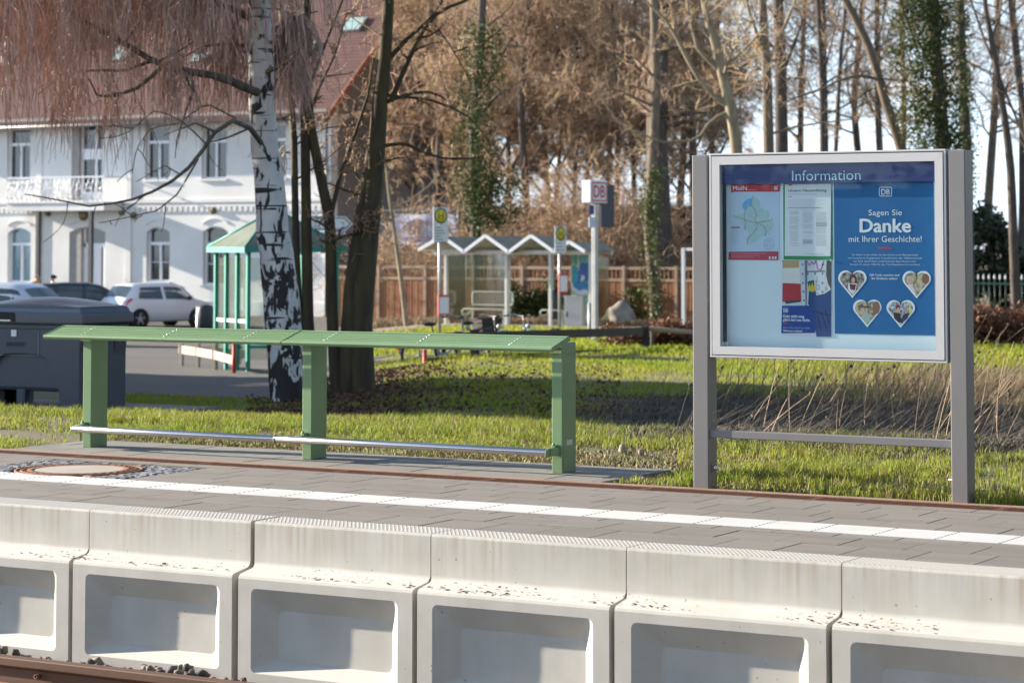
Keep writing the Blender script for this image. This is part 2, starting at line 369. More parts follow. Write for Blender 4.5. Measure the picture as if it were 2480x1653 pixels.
for k in range(-34, 38):
    xa = -9.2987+.3*k; xb = xa+.3
    mb.box(xa+.0002, xb-.0002, 10.397, 10.711, -.06, .0006)
    for q in range(8):
        y = 10.405+q*.042
        mb.box(xa-.005, xa+.005, y-.006, y+.006, .0005, .0016, 1)
structure(mb.build('white_guide_stripe', [M_white, M_joint]))
# slab pad under the bench
mb = MB()
for y0, y1, ph in ((11.90, 12.333, -6.767), (12.333, 12.772, -7.302)):
    for k in range(-14, 4):
        xa = ph+k*.3; xb = xa+.3
        xa = max(xa, -10.74); xb = min(xb, -6.47)
        if xb-xa < .03: continue
        g = .003+rr.random()*.002; dz = rr.uniform(-.001, .001)
        mb.box(xa+g, xb-g, y0+.0015, y1-.0015, -.06, .0015+dz)
structure(mb.build('bench_slab_pad', M_slab))
mb = MB(); mb.box(-6.462, -6.405, 11.91, 12.775, -.14, .004, bev=.008)
structure(mb.build('kerb_stone', M_slab))

# ================================================================== concrete platform edge blocks
JO = -7.9628; PITCH_E = 1.005
def rrect(x0, x1, z0, z1, r, n=5):
    pts = []
    for cx, cz, a0 in ((x1-r, z1-r, 0), (x0+r, z1-r, 90), (x0+r, z0+r, 180), (x1-r, z0+r, 270)):
        for i in range(n+1):
            a = R(a0+90*i/n); pts.append((cx+r*math.cos(a), cz+r*math.sin(a)))
    return pts
def edge_block(k):
    x0 = JO+PITCH_E*k; x1 = x0+PITCH_E
    gl = .022 if k == 1 else .004; gr = .022 if k == 0 else .004
    xa, xb = x0+gl*.55, x1-gr*.55                           # upper part
    la, lb = x0+.012+gl*.3, x1-.012-gr*.3                   # lower part is a little narrower
    m = MB(); C = Vector(((x0+x1)/2, 9.426, 0))
    # upper body: profile in (y,z)
    up = [(9.655, 0), (9.438, 0), (9.4295, -.003), (9.426, -.012), (9.426, -.188)]
    for i in range(1, 7):
        a = R(90*i/6); up.append((9.396+.030*math.cos(a), -.188-.030*math.sin(a)))
    up += [(9.325, -.230), (9.306, -.2335), (9.295, -.240), (9.290, -.252)]
    n = len(up); vs = []; 
    for i, (y, z) in enumerate(up):
        t = 0 if z > -.19 else min(1, (-.19-z)/.05)
        vs += [(xa+(la-xa)*t, y, z), (xb+(lb-xb)*t, y, z)]
    fs = [(2*i, 2*i+2, 2*i+3, 2*i+1) for i in range(n-1)]
    m.add(vs, fs, 0, False)
    for j in range(4, n-2): m.sm[j] = True
    # sides
    for s in (0, 1):
        idx = [2*i+s for i in range(n)]
        base = [vs[i] for i in idx]+[((la, lb)[s], 9.29, -.80), ((la, lb)[s], 9.655, -.80)]
        m.add(base, [tuple(range(len(base))) if s == 0 else tuple(range(len(base)))[::-1]])
    # front face with the recess
    o = rrect(x0+.093, x0+.912, -.686, -.294, .028); q = rrect(x0+.205, x0+.842, -.632, -.398, .03)
    out = []
    cxm, czm = (la+lb)/2, -.49
    for (x, z) in o:
        out.append((la if x < x0+.125 else lb if x > x0+.88 else x, -.252 if z > -.325 else -.80 if z < -.655 else z))
    N = len(o); mid = [(p[0]+(r_[0]-p[0])*.06, p[1]+(r_[1]-p[1])*.06) for p, r_ in zip(o, q)]
    V = [(x, 9.29, z) for x, z in out]+[(x, 9.29, z) for x, z in o]+[(x, 9.294, z) for x, z in mid]+[(x, 9.358, z) for x, z in q]+[((q[0][0]+q[N//2][0])/2, 9.360, -.52)]
    F = []
    for i in range(N):
        j = (i+1) % N
        for a in range(3): F.append((a*N+i, a*N+j, (a+1)*N+j, (a+1)*N+i))
        F.append((3*N+i, 3*N+j, 4*N))
    m.add(V, F, 0, False)
    # anti-slip ribs on the top strip
    nr = 50
    for i in range(nr):
        xr = xa-.12+(xb-xa+.12)*(i+.5)/nr; w = .0045
        p0 = (xr, 9.648); p1 = (xr+.135, 9.446)
        def clip(p, r_):
            if p[0] < xa+.004:
                t = (xa+.004-p[0])/(r_[0]-p[0]); return (xa+.004, p[1]+(r_[1]-p[1])*t)
            if p[0] > xb-.004:
                t = (xb-.004-p[0])/(r_[0]-p[0]); return (xb-.004, p[1]+(r_[1]-p[1])*t)
            return p
        if p1[0] < xa+.01 or p0[0] > xb-.01: continue
        p0, p1 = clip(p0, p1), clip(p1, p0)
        v = []
        for (x, y) in (p0, p1):
            v += [(x-w, y-w*.4, .0), (x-w*.55, y-w*.2, .0008), (x+w*.55, y+w*.2, .0008), (x+w, y+w*.4, .0)]
        m.add(v, [(0, 1, 5, 4), (1, 2, 6, 5), (2, 3, 7, 6), (0, 3, 2, 1), (4, 5, 6, 7)])
    m.v = [(x-C.x, y-C.y, z) for x, y, z in m.v]
    return m.build('platform_edge_block', M_edge, None, (C.x, C.y, 0))
EDGE_LABELS = {-1: 'concrete platform edge block cut off by the left picture edge, below the manhole cover',
               0: 'concrete platform edge block just left of the widest joint',
               1: 'concrete platform edge block just right of the widest joint',
               2: 'streaked concrete edge block right of centre, second block right of the widest joint',
               3: 'concrete platform edge block below the gap between bench and information board',
               4: 'concrete platform edge block at the right picture edge below the information board',
               -2: 'concrete edge block outside the left picture edge', 5: 'concrete edge block outside the right picture edge'}
for k in range(-2, 6):
    tag(edge_block(k), EDGE_LABELS[k], 'platform edge', 'concrete blocks of the platform edge')
# dry leaf crumbs on the ledge
V = []; F = []
for i in range(1100):
    x = RNG.uniform(-9.4, -3.5); y = RNG.uniform(9.30, 9.39); s = RNG.choice([.004, .0055, .008, .012], p=[.4, .3, .22, .08])
    if math.sin(x*3.1)+math.sin(x*7.7+1) < RNG.uniform(-1.6, 1.2): continue
    z = -.2305+(.012 if y > 9.37 else 0)+.002+max(0, y-9.365)*.6; a = RNG.uniform(0, 6.28); b = len(V)
    for q in range(4):
        V.append((x+s*math.cos(a+q*1.57)*RNG.uniform(.6, 1.3), y+s*math.sin(a+q*1.57)*RNG.uniform(.6, 1.3), z+RNG.uniform(-.001, s*.8)))
    F.append((b, b+1, b+2, b+3))
tag(np_mesh('leaf_crumbs', np.array(V), np.array(F), pm('leaf_crumb', (.11, .045, .03), .9, (.05, .024, .02), 30, island=.5)), kind='stuff')

# ================================================================== drainage channel
t = thing('drainage_channel', 'rusty drainage channel with grates running along the back of the platform paving', 'drain', (-6.5, 11.75, 0))
off = lambda o, p: (o.location.__setattr__('x', o.location.x-p.location.x), o.location.__setattr__('y', o.location.y-p.location.y), o.location.__setattr__('z', o.location.z-p.location.z))
def child(mb, name, mat, parent):
    o = mb.build(name, mat, parent); o.location = -Vector(parent.location); return o
mb = MB(); mb.box(-19, 2, 11.842, 11.893, -.12, .0045, bev=.004); child(mb, 'channel_lip', pm('lip_rust', (.33, .22, .15), .8, (.25, .15, .10), 6, 6, (.3, .7), .2, 60), t)
mb = MB(); mb.box(-19, 2, 11.655, 11.841, -.13, -.025); child(mb, 'channel_bottom', M_dark, t)
for k in range(-10, 9):
    xa = -8.028+k*.994+.004; xb = xa+.994-.008
    m = MB(); m.box(xa, xb, 11.658, 11.670, -.03, 0); m.box(xa, xb, 11.826, 11.839, -.03, 0)
    m.box(xa, xa+.012, 11.670, 11.826, -.03, 0); m.box(xb-.012, xb, 11.670, 11.826, -.03, 0)
    for s in (1, -1):
        for i in range(-5, 34):
            p = xa+.03*i
            x0_, x1_ = (p, p+.156) if s > 0 else (p+.156, p)
            y0_, y1_ = 11.670, 11.826
            def cl(a, b, ya, yb):
                if a < xa: t_ = (xa-a)/(b-a); return xa, ya+(yb-ya)*t_
                if a > xb: t_ = (xb-a)/(b-a); return xb, ya+(yb-ya)*t_
                return a, ya
            if max(x0_, x1_) <= xa+.01 or min(x0_, x1_) >= xb-.01: continue
            A = cl(x0_, x1_, y0_, y1_); B = cl(x1_, x0_, y1_, y0_); w = .0045
            zt = -.001 if s > 0 else -.003
            v = [(A[0]-w, A[1], zt), (A[0]+w, A[1], zt), (B[0]+w, B[1], zt), (B[0]-w, B[1], zt)]
            v += [(x, y, -.028) for x, y, _ in v]
            m.add(v, [(0, 1, 2, 3), (0, 4, 5, 1), (1, 5, 6, 2), (2, 6, 7, 3), (3, 7, 4, 0)])
    child(m, 'grate', M_rust, t)

# ================================================================== manhole
t = thing('manhole_cover', 'round rusty manhole cover with pale concrete centre set in a ring of grey cobbles', 'manhole cover', (MANX, MANY, 0))
mb = MB(); mb.lathe([(.375, -.05), (.375, .003), (.362, .004), (.356, -.002), (.342, -.002), (.338, .004), (.325, .004), (.320, -.003), (.306, -.003), (.302, .004), (.262, .004), (.258, -.004)], (0, 0, 0), 64); mb.build('iron_ring', M_rust2, t)
mb = MB()
for i in range(40):
    a = 2*math.pi*i/40
    mb.box(.308, .334, -.010, .010, -.004, .0055, M=Matrix.Rotation(a, 4, 'Z'))
mb.build('ring_lugs', M_rust, t)
mb = MB(); mb.lathe([(.257, -.02), (.257, .003), (.0001, .0045)], (0, 0, 0), 64, 0, False); mb.build('concrete_lid', pm('lid_concrete', (.40, .36, .30), .85, (.34, .30, .25), 6), t)
mb = MB(); rs = random.Random(5)
y = -.31
while y < .37:
    x = -.59; h = rs.uniform(.035, .05)
    while x < .59:
        w = rs.uniform(.035, .07); cxx, cyy = x+w/2, y+h/2
        if math.hypot(cxx, cyy) > .385+h*.35 and abs(cxx) < .585:
            mb.box(x+.003, x+w-.003, y+.003, y+h-.003, -.05, rs.uniform(-.002, .005), bev=.004, M=Matrix.Translation((cxx, cyy, 0)) @ Matrix.Rotation(rs.uniform(-.15, .15), 4, 'Z') @ Matrix.Translation((-cxx, -cyy, 0)))
        x += w
    y += h
mb.build('cobble_surround', pm('granite_cobble', (.22, .22, .23), .75, (.12, .12, .135), 30, 6, island=.45), t)
mb = MB(); mb.box(-.6, .6, -.33, .36, -.06, -.02); mb.build('mortar_bed', pure('mortar', (.16, .15, .14), .9), t)

# ================================================================== rail + ballast
t = thing('rail', 'brown rusty rail in the bottom left corner of the photo', 'rail', (-9, 8.62, 0))
prof = [(-.0335, -.592), (-.030, -.588), (.030, -.588), (.0335, -.592), (.0335, -.622), (.029, -.628), (.008, -.640), (.008, -.715), (.020, -.728), (.0625, -.738), (.0625, -.750), (-.0625, -.750), (-.0625, -.738), (-.020, -.728), (-.008, -.715), (-.008, -.640), (-.029, -.628), (-.0335, -.622)]
mb = MB(); mb.prism([(8.62+p, z) for p, z in prof], 'x', -40, 6); child(mb, 'rail_profile', M_rail, t)
mb = MB(); mb.box(-40, 6, 8.548, 8.5935, -.748, -.702); child(mb, 'rail_flange_pad', M_railfoot, t)
mb = MB(); q = at_y(92, 1637, 8.59); mb.lathe([(.011, 0), (.011, .03), (.006, .03), (.006, .02)], (0, 0, 0), 10, M=Matrix.Translation(q+Vector((0, .012, 0))) @ Matrix.Rotation(R(90), 4, 'X')); child(mb, 'bolt', M_rust, t)
def ico():
    bm = bmesh.new(); bmesh.ops.create_icosphere(bm, subdivisions=1, radius=1)
    v = np.array([x.co[:] for x in bm.verts]); bm.verts.index_update(); f = np.array([[x.index for x in p.verts] for p in bm.faces]); bm.free(); return v, f
ICV, ICF = ico()
def stones(name, pts, sizes, mat, flat=(.6, .95), rough=.28):
    V = []; F = []
    for i, (p, s) in enumerate(zip(pts, sizes)):
        v = ICV*(1+RNG.uniform(-rough, rough, (len(ICV), 1)))
        v = v*np.array([RNG.uniform(.75, 1.3), RNG.uniform(.75, 1.2), RNG.uniform(*flat)])*s
        q, _ = np.linalg.qr(RNG.normal(size=(3, 3))); V.append(v@q.T+np.array(p)); F.append(ICF+i*len(ICV))
    return np_mesh(name, np.concatenate(V), np.concatenate(F), mat)
pts = []; sz = []
for i in range(3600):
    x = RNG.uniform(-15, 3); y = RNG.uniform(8.69, 9.27); s = RNG.uniform(.018, .033)
    top = -.700+.020*math.sin(x*5)+.012*math.sin(x*13+2)-max(0, x+7.3)*.02
    pts.append((x, y, top-RNG.uniform(0.0, .05)+(.012 if RNG.random() < .1 else 0))); sz.append(s)
for i in range(2500):
    pts.append((RNG.uniform(-15, 3), RNG.uniform(7.0, 8.52), -.765-RNG.uniform(0, .03))); sz.append(RNG.uniform(.02, .034))
M_ball = pm('ballast_stone', (.20, .155, .125), .9, (.085, .075, .075), 5, 5, (.3, .7), .4, 50, island=.5)
tag(stones('ballast', pts, sz, M_ball), kind='stuff')

# ================================================================== leaning bench
BX0, BX1 = -10.645, -6.842
t = thing('leaning_bench', 'long green metal leaning bench on three posts with steel foot rail', 'bench', (-8.7, 12.33, 0))
for i, x in enumerate((-10.409, -8.6685, -6.911)):
    mb = MB(); mb.box(x, x+.069, 12.246, 12.411, 0.002, .750 if i == 2 else .745, bev=.004)
    if i == 2:
        mb.box(x+.0688, x+.0705, 12.262, 12.405, .004, .158)
    lg = child(mb, 'leg', M_green, t)
    mb = MB(); mb.box(x+.012, x+.057, 12.150, 12.247, .105, .152, bev=.006)
    mb.box(x+.022, x+.048, 12.20, 12.247, .15, .166, bev=.004); mb.ball((x+.035, 12.205, .170), .009, 6)
    br = mb.build('rail_bracket', M_green, lg)
    mb = MB(); mb.box(x-.006, x+.075, 12.225, 12.40, .690, .712); mb.build('seat_support', M_green, lg)
    if i == 2:
        mb = MB(); mb.box(x+.0689, x+.0695, 12.30, 12.365, .160, .190); mb.build('sticker', pure('sticker', (.6, .62, .62)), lg)
        mb = MB(); mb.prism([(12.09, .105), (12.105, .10), (12.24, .112), (12.25, .155), (12.13, .152), (12.10, .142)], 'x', -6.872, -6.866); mb.build('end_clamp', M_green, lg)
def seat_section(xa, xb):
    # slats across the slope: from front (y 12.118, z .726) to back (12.320, .785), as fractions measured on the photo
    fr = [(0, .212), (.258, .364), (.408, .514), (.558, .664), (.708, .814), (.858, 1.0)]
    A = Vector((12.121, .723)); B = Vector((12.335, .787)); d = (B-A); nrm = Vector((-d.y, d.x)).normalized()
    S = []
    for i, (a, b) in enumerate(fr):
        p, q = A+d*a, A+d*b; m = MB()
        if i == 0:
            pr_ = [p+nrm*-.026+d*.03, p-nrm*.014-d*.01, p-nrm*.006-d*.012, p+nrm*.001+d*.01, q, q-nrm*.022]
        elif i == 5:
            pr_ = [p-nrm*.022, p, q-d*.03, q-nrm*.004, q-nrm*.014+d*.01, q-nrm*.03]
        else: pr_ = [p-nrm*.022, p-nrm*.0015, p+d*.012, q-d*.012, q-nrm*.0015, q-nrm*.022]
        m.prism([tuple(v) for v in pr_], 'x', xa+.004, xb-.004)
        S.append(child(m, 'slat', M_green, t))
    # end ribs joining the slats
    for x in (xa+.0005, xb-.0065):
        m = MB(); pts_ = [A-nrm*.026+d*.02, A-nrm*.016-d*.008, A-nrm*.003-d*.008, A+nrm*.003+d*.03, B+nrm*.003-d*.05, B-nrm*.004+d*.005, B-nrm*.03+d*.01]
        m.prism([tuple(v) for v in pts_], 'x', x, x+.006); child(m, 'end_plate', M_green, t)
    # screws
    for x in (xa+.30, xa+.97, xb-.30):
        for (a, b) in ((fr[i][1], fr[i+1][0]) for i in range(5)):
            m = MB(); c = A+d*(a-.035)+nrm*.001; m.ball((x, c.x, c.y), .0042, 4); child(m, 'screw', M_screw, t)
seat_section(BX0, -8.745); seat_section(-8.742, BX1)
for xa, xb in ((-10.395, -8.790), (-8.786, -6.868)):
    m = MB(); m.tube([(xa, 12.135, .1285), (xa+.004, 12.135, .1285), (xb-.004, 12.135, .1285), (xb, 12.135, .1285)], [.018, .022, .022, .018], 20); child(m, 'foot_rail', M_steel, t)
m = MB(); m.tube([(-8.792, 12.135, .1285), (-8.784, 12.135, .1285)], .0235, 20); child(m, 'rail_joint', M_green, t)

# ================================================================== information board
t_board = thing('information_board', 'grey two-post information display case headed Information beside the platform', 'information board', (-5.05, 11.92, 0))
U0, U1, Z0, Z1 = -5.7166, -4.3729, .7094, 1.806
for x0, x1 in ((-5.8216, -5.7299), (-4.3600, -4.2705)):
    mb = MB(); mb.box(x0, x1, 11.870, 11.980, -.06, 1.799, bev=.005)
    # slightly domed cap
    mb.add([(x0+.002, 11.872, 1.797), (x1-.002, 11.872, 1.797), (x1-.002, 11.978, 1.797), (x0+.002, 11.978, 1.797), ((x0+x1)/2, 11.925, 1.806)], [(0, 1, 4), (1, 2, 4), (2, 3, 4), (3, 0, 4)])
    po = child(mb, 'post', M_grey, t_board)
    # earthing clamp and bolts low on the inner faces
    s = 1 if x0 < -5 else -1; xi = x1 if s > 0 else x0
    mb = MB(); mb.box(min(xi, xi+s*.006), max(xi, xi+s*.006), 11.905, 11.945, .085, .135, bev=.002)
    mb.build('earth_plate', M_grey, po)
    mb = MB(); mb.tube([(xi, 11.925, .112), (xi+s*.032, 11.925, .112)], .008, 6); mb.tube([(xi+s*.006, 11.925, .112), (xi+s*.016, 11.925, .112)], .013, 6); mb.build('earth_bolt', M_screw, po)
    for z in (.405, .365, .02):
        mb = MB(); mb.ball((xi, 11.935, z), .005, 4); mb.build('rivet', M_screw, po)
mb = MB(); mb.box(-5.7285, -4.3612, 11.888, 11.925, .2765, .318, bev=.004); mb.box(-5.7297, -5.7245, 11.884, 11.929, .272, .322)
child(mb, 'crossbar', M_grey, t_board)
mb = MB(); r_ = .0105
mb.box(U0, U1, 11.868, 11.972, Z1-r_, Z1, bev=.0025); mb.box(U0, U1, 11.868, 11.972, Z0, Z0+r_, bev=.0025)
mb.box(U0, U0+r_, 11.868, 11.972, Z0+r_, Z1-r_); mb.box(U1-r_, U1, 11.868, 11.972, Z0+r_, Z1-r_)
child(mb, 'case_rim', M_alu, t_board)
mb = MB(); mb.box(U0+r_, U1-r_, 11.955, 11.968, Z0+r_, Z1-r_); child(mb, 'case_back', M_grey, t_board)
DO = .0155                                      # door frame starts behind a dark groove
a0, a1, b0, b1 = U0+DO, U1-DO, Z0+DO, Z1-DO; i0, i1, k0_, k1_ = -5.655, -4.432, .769, 1.745
mb = MB()
for quad in ([(a0, b1), (a1, b1), (i1, k1_), (i0, k1_)], [(a0, b0), (i0, k0_), (i1, k0_), (a1, b0)], [(a0, b0), (a0, b1), (i0, k1_), (i0, k0_)], [(a1, b0), (i1, k0_), (i1, k1_), (a1, b1)]):
    c = Vector((sum(p[0] for p in quad)/4, sum(p[1] for p in quad)/4))
    q = [((Vector(p)-c)*(1-.0006)+c) for p in quad]
    mb.prism([tuple(v) for v in q], 'y', 11.866, 11.905)
door = child(mb, 'door_frame', M_alu, t_board)
mb = MB(); w_ = .004
mb.box(a0-.005, a1+.005, 11.874, 11.90, b1+.0002, b1+.005); mb.box(a0-.005, a1+.005, 11.874, 11.90, b0-.005, b0-.0002)
mb.box(a0-.005, a0-.0002, 11.874, 11.90, b0, b1); mb.box(a1+.0002, a1+.005, 11.874, 11.90, b0, b1)
mb.build('groove_shade', M_dark, door)  # black strips stand for the open groove, its shade put in as colour
mb = MB(); mb.box(i0-.004, i1+.004, 11.880, 11.884, k0_-.004, k1_+.004); mb.build('glass_pane', glass('case_glass', (.95, .99, 1.0), .0), door)
M_case = pure('case_inside', (.030, .033, .036), .5)
mb = MB(); mb.box(i0-.03, i0+.006, 11.906, 11.936, k0_-.02, k1_+.02); mb.box(i1-.004, i1+.03, 11.906, 11.936, k0_-.02, k1_+.02)
mb.box(i0+.006, i1-.004, 11.906, 11.936, k1_, k1_+.03); child(mb, 'case_lining', M_case, t_board)
mb = MB(); mb.box(i0-.03, i1+.03, 11.9405, 11.9445, k0_-.03, k1_+.03); child(mb, 'pin_panel', pm('pin_panel', (.76, .84, .86), .55, (.72, .81, .84), 2), t_board)
def B(x, y, yy=11.930):
    p = at_y(1650+x/2.8507, 350+y/2.8507, yy); return (p.x, p.z)
def Bz(x, y, yy=11.930):                          # same from the closer view of the two sheets
    p = at_y(1730+x/6.03, 380+y/6.03, yy); return (p.x, p.z)
INK = {}
def ink(c, rough=.55):
    if c not in INK: INK[c] = pure('print_%d' % len(INK), c, rough)
    return INK[c]
def poly(pts, col, name, parent, y, tf=B, kind=None):
    m = MB(); q = [tf(*p) for p in pts]; n = len(q)
    ar = sum(q[i][0]*q[(i+1) % n][1]-q[(i+1) % n][0]*q[i][1] for i in range(n))
    f = tuple(range(n)) if ar > 0 else tuple(range(n))[::-1]
    m.add([(a, y, b) for a, b in q], [f]); return child(m, name, ink(col) if isinstance(col, tuple) else col, parent)
def words(s, xL, xR, ybase, ytop, col, parent, y, bold=0, align='L', tf=B, name='lettering'):
    (ua, za), (ub, _), (_, zt) = tf(xL, ybase), tf(xR, ybase), tf(xL, ytop)
    m = MB(); text_mb(m, s, ua if align == 'L' else (ua+ub)/2, za, width=ub-ua, height=zt-za, y=y, bold=bold, align=align)
    return child(m, name, ink(col), parent)
def sheet(name, label, rect, col, y=11.9405, group=None, tf=B):
    (u0, z1), (u1, z0) = tf(rect[0], rect[1]), tf(rect[2], rect[3])
    o = thing(name, label, 'poster', ((u0+u1)/2, y, z0), group=group)
    m = MB(); n = 10
    vs = []
    for i in range(n+1):
        a = u0+(u1-u0)*i/n
        bul = .0007*math.sin(i*.9)
        vs += [(a, y-.003+bul, z1), (a, y-.003+bul, z0)]
    m.add(vs, [(2*i, 2*i+1, 2*i+3, 2*i+2) for i in range(n)])
    child(m, 'paper', ink(col), o)
    return o
WHITE = (.80, .82, .82); CY = (.55, .75, .84); NAVY = (.018, .030, .155); RED = (.62, .035, .045); INKD = (.02, .022, .025)
# header with lettering
ua, za = B(262, 270, 11.905); ub, _ = B(1752, 255, 11.905)
mb = MB(); mb.box(i0, i1, 11.902, 11.905, 1.6415, k1_+.003); hd = child(mb, 'header_panel', ink(NAVY, .35), t_board)
pa, pb = at_y(1650+765/2.8507, 350+250/2.8507, 11.901), at_y(1650+1238/2.8507, 350+243/2.8507, 11.901)
mb = MB(); text_mb(mb, 'Information', pa.x, (pa.z+pb.z)/2, width=pb.x-pa.x, height=.0275*1.0+.027, y=11.9012, bold=-.006); mb.build('header_lettering', ink((.55, .78, .88)), hd)
# small maker plate in the bottom corner of the pane
mb = MB()
for q in range(4): mb.box(i0+.020, i0+.044, 11.8788, 11.8796, k0_+.005+q*.005, k0_+.008+q*.005)
mb.box(i0+.004, i0+.017, 11.8788, 11.8796, k0_+.006, k0_+.022); mb.build('pane_stamp', pure('stamp_print', (.45, .47, .5)), door)
# --- network map sheet
s1 = sheet('route_map_poster', 'regional route map sheet headed MoiN with red top and bottom bands', (327, 276, 675, 793), (.56, .68, .80))
Y1 = 11.9362
top = [(235, 398), (950, 398), (950, 490), (935, 508), (290, 508), (240, 520)]
poly(top, (.55, .035, .04), 'red_band', s1, Y1, Bz); poly([(205, 1385), (930, 1378), (925, 1508), (195, 1500)], (.52, .06, .09), 'red_band', s1, Y1, Bz)
sea = [(540, 600), (490, 610), (430, 650), (400, 700), (410, 750), (440, 775), (470, 740), (470, 700), (520, 712), (545, 690)]
land = [(540, 600), (560, 575), (620, 600), (660, 660), (650, 735), (720, 775), (770, 770), (790, 820), (785, 920), (850, 940), (850, 1000), (790, 1050), (750, 1140), (680, 1150), (640, 1205), (600, 1240), (510, 1272), (470, 1270), (455, 1180), (505, 1130), (490, 1090), (430, 1070), (420, 1000), (330, 920), (280, 870), (340, 840), (425, 830), (440, 775), (470, 735), (500, 705), (545, 690)]
poly(land, (.46, .63, .60), 'map_land', s1, Y1, Bz); poly(sea, (.16, .50, .75), 'map_sea', s1, Y1-.0002, Bz)
def lines(ls, w, col, name, parent, y, tf):
    m = MB()
    for l in ls:
        q = [Vector(tf(*p)) for p in l]
        for a, b in zip(q, q[1:]):
            d = (b-a).normalized(); n_ = Vector((-d.y, d.x))*w/2
            m.add([(v.x, y, v.y) for v in (a-n_, b-n_, b+n_, a+n_)], [(0, 1, 2, 3)])
    return child(m, name, ink(col), parent)
lines([[(540, 720), (600, 780), (605, 860), (585, 920), (610, 960), (680, 990), (730, 1020), (745, 1090), (735, 1160)], [(270, 860), (430, 910), (560, 960), (610, 960), (700, 945), (800, 930), (850, 905)], [(610, 970), (620, 1020), (560, 1110), (490, 1190), (470, 1290)], [(430, 910), (432, 800), (470, 720), (540, 715), (545, 600), (560, 560)], [(430, 910), (450, 960), (440, 1060)]], .0022, (.30, .12, .13), 'map_railway', s1, Y1-.0004, Bz)
m = []
rs = random.Random(4)
for i in range(46):
    x, y = rs.choice([(445, 1000), (600, 1000), (560, 900), (700, 980), (740, 1080), (520, 830), (630, 830), (470, 780), (600, 1080), (510, 1150), (790, 1020), (700, 750)]); x += rs.randint(-40, 50); y += rs.randint(-60, 60); m.append([(x, y), (x+rs.randint(14, 40), y)])
lines(m, .0010, (.24, .28, .33), 'map_place_names', s1, Y1-.0005, Bz)
c = [(790+74*math.cos(i*math.pi/16), 1270+80*math.sin(i*math.pi/16)) for i in range(33)]
lines([c, [(740, 1300), (790, 1240), (830, 1290)], [(745, 1280), (780, 1310), (835, 1300)], [(750, 1225), (830, 1225)]], .0014, (.15, .2, .3), 'map_stamp', s1, Y1-.0004, Bz)
poly([(240, 1020), (368, 1020), (368, 1037), (240, 1037)], (.5, .04, .05), 'legend_heading', s1, Y1-.0003, Bz)
lines([[(242, 1055+i*18), (330+(i % 3)*14, 1055+i*18)] for i in range(13)]+[[(240, 430+1010+i*30), (520+(i % 2)*200, 1440+i*30)] for i in range(0)], .0009, (.33, .38, .44), 'legend_text', s1, Y1-.0004, Bz)
words('MoiN', 268, 468, 488, 425, (.72, .78, .83), s1, Y1-.0005, .02, tf=Bz)
lines([[(470, 480), (620, 480)], [(235, 1410), (740, 1410)], [(235, 1440), (660, 1440)], [(235, 1465), (560, 1465)]], .0011, (.75, .7, .74), 'band_text', s1, Y1-.0005, Bz)
for x in (790, 835, 875): poly([(x, 1452), (x+26, 1452), (x+26, 1492), (x, 1492)], (.75, .72, .76), 'band_pictogram', s1, Y1-.0005, Bz)
poly([(868, 425), (918, 420), (918, 480), (868, 484)], (.55, .55, .62), 'band_logo', s1, Y1-.0005, Bz)
# --- house rules in a green frame
s2 = sheet('house_rules_poster', 'white house rules sheet headed Unsere Hausordnung in a green frame', (699, 270, 1042, 795), (.035, .28, .10))
poly([(1025, 395), (1700, 390), (1690, 1450), (1020, 1445)], WHITE, 'white_sheet', s2, Y1-.0003, Bz)
words('Unsere Hausordnung', 1075, 1630, 510, 470, INKD, s2, Y1-.0007, .016, tf=Bz)
lines([[(1072, 545), (1490, 545)]], .0018, (.3, .32, .34), 'subtitle', s2, Y1-.0007, Bz)
poly([(1072, 576), (1124, 576), (1124, 584), (1072, 584)], (.4, .1, .12), 'red_rule', s2, Y1-.0007, Bz); poly([(1078, 400), (1125, 400), (1125, 420), (1078, 420)], (.55, .12, .12), 'red_mark', s2, Y1-.0007, Bz)
ls = [[(1072, 632+i*29), (1625-(i % 2)*70-(30 if i == 4 else 0), 632+i*29)] for i in range(6)]
for cxx, x1_ in ((1092, 1240), (1285, 1440), (1482, 1640)):
    for i in range(36):
        if rs.random() < .10: continue
        ls.append([(cxx, 805+i*14), (x1_-rs.randint(0, 30), 805+i*14)])
lines(ls, .0011, (.30, .32, .34), 'body_text', s2, Y1-.0007, Bz)
lines([[(1480, 962+i*15), (1640, 962+i*15)] for i in range(4)]+[[(1285, 1212+i*16), (1430, 1212+i*16)] for i in range(4)]+[[(1095, 805), (1220, 805)], [(1075, 742), (1545, 742)]], .0016, (.10, .11, .12), 'bold_text', s2, Y1-.0008, Bz)
lines([[(1310, 1412), (1580, 1412)], [(1385, 1427), (1580, 1427)]], .0010, (.2, .2, .22), 'footer_text', s2, Y1-.0007, Bz)
# --- cleaning campaign poster
s3 = sheet('cleaning_poster', 'photo poster of a gloved hand wiping graffiti with blue text panel Geht nicht weg', (690, 799, 1034, 1327), (.74, .77, .80))
yy = Y1-.0003
P3 = lambda pts, col, name, dy=0: poly(pts, col, name, s3, yy-dy)
P3([(697, 800), (1033, 798), (1030, 1110), (692, 1112)], (.62, .66, .70), 'photo_panel')
P3([(697, 800), (810, 800), (810, 850), (697, 852)], (.55, .36, .16), 'photo_warm_sky', .0002)
P3([(697, 852), (815, 850), (820, 960), (696, 962)], (.80, .76, .70), 'photo_train_roof', .0002)
P3([(696, 955), (822, 960), (825, 1075), (694, 1085)], (.50, .035, .04), 'photo_red_train', .0003)
P3([(708, 1078), (824, 1068), (824, 1085), (720, 1100)], (.08, .06, .06), 'photo_train_underframe', .0004)
P3([(848, 800), (868, 800), (864, 1110), (855, 1110)], (.16, .18, .20), 'photo_panel_seam', .0002); P3([(855, 872), (990, 868), (990, 880), (855, 882)], (.20, .22, .24), 'photo_panel_seam', .0002)
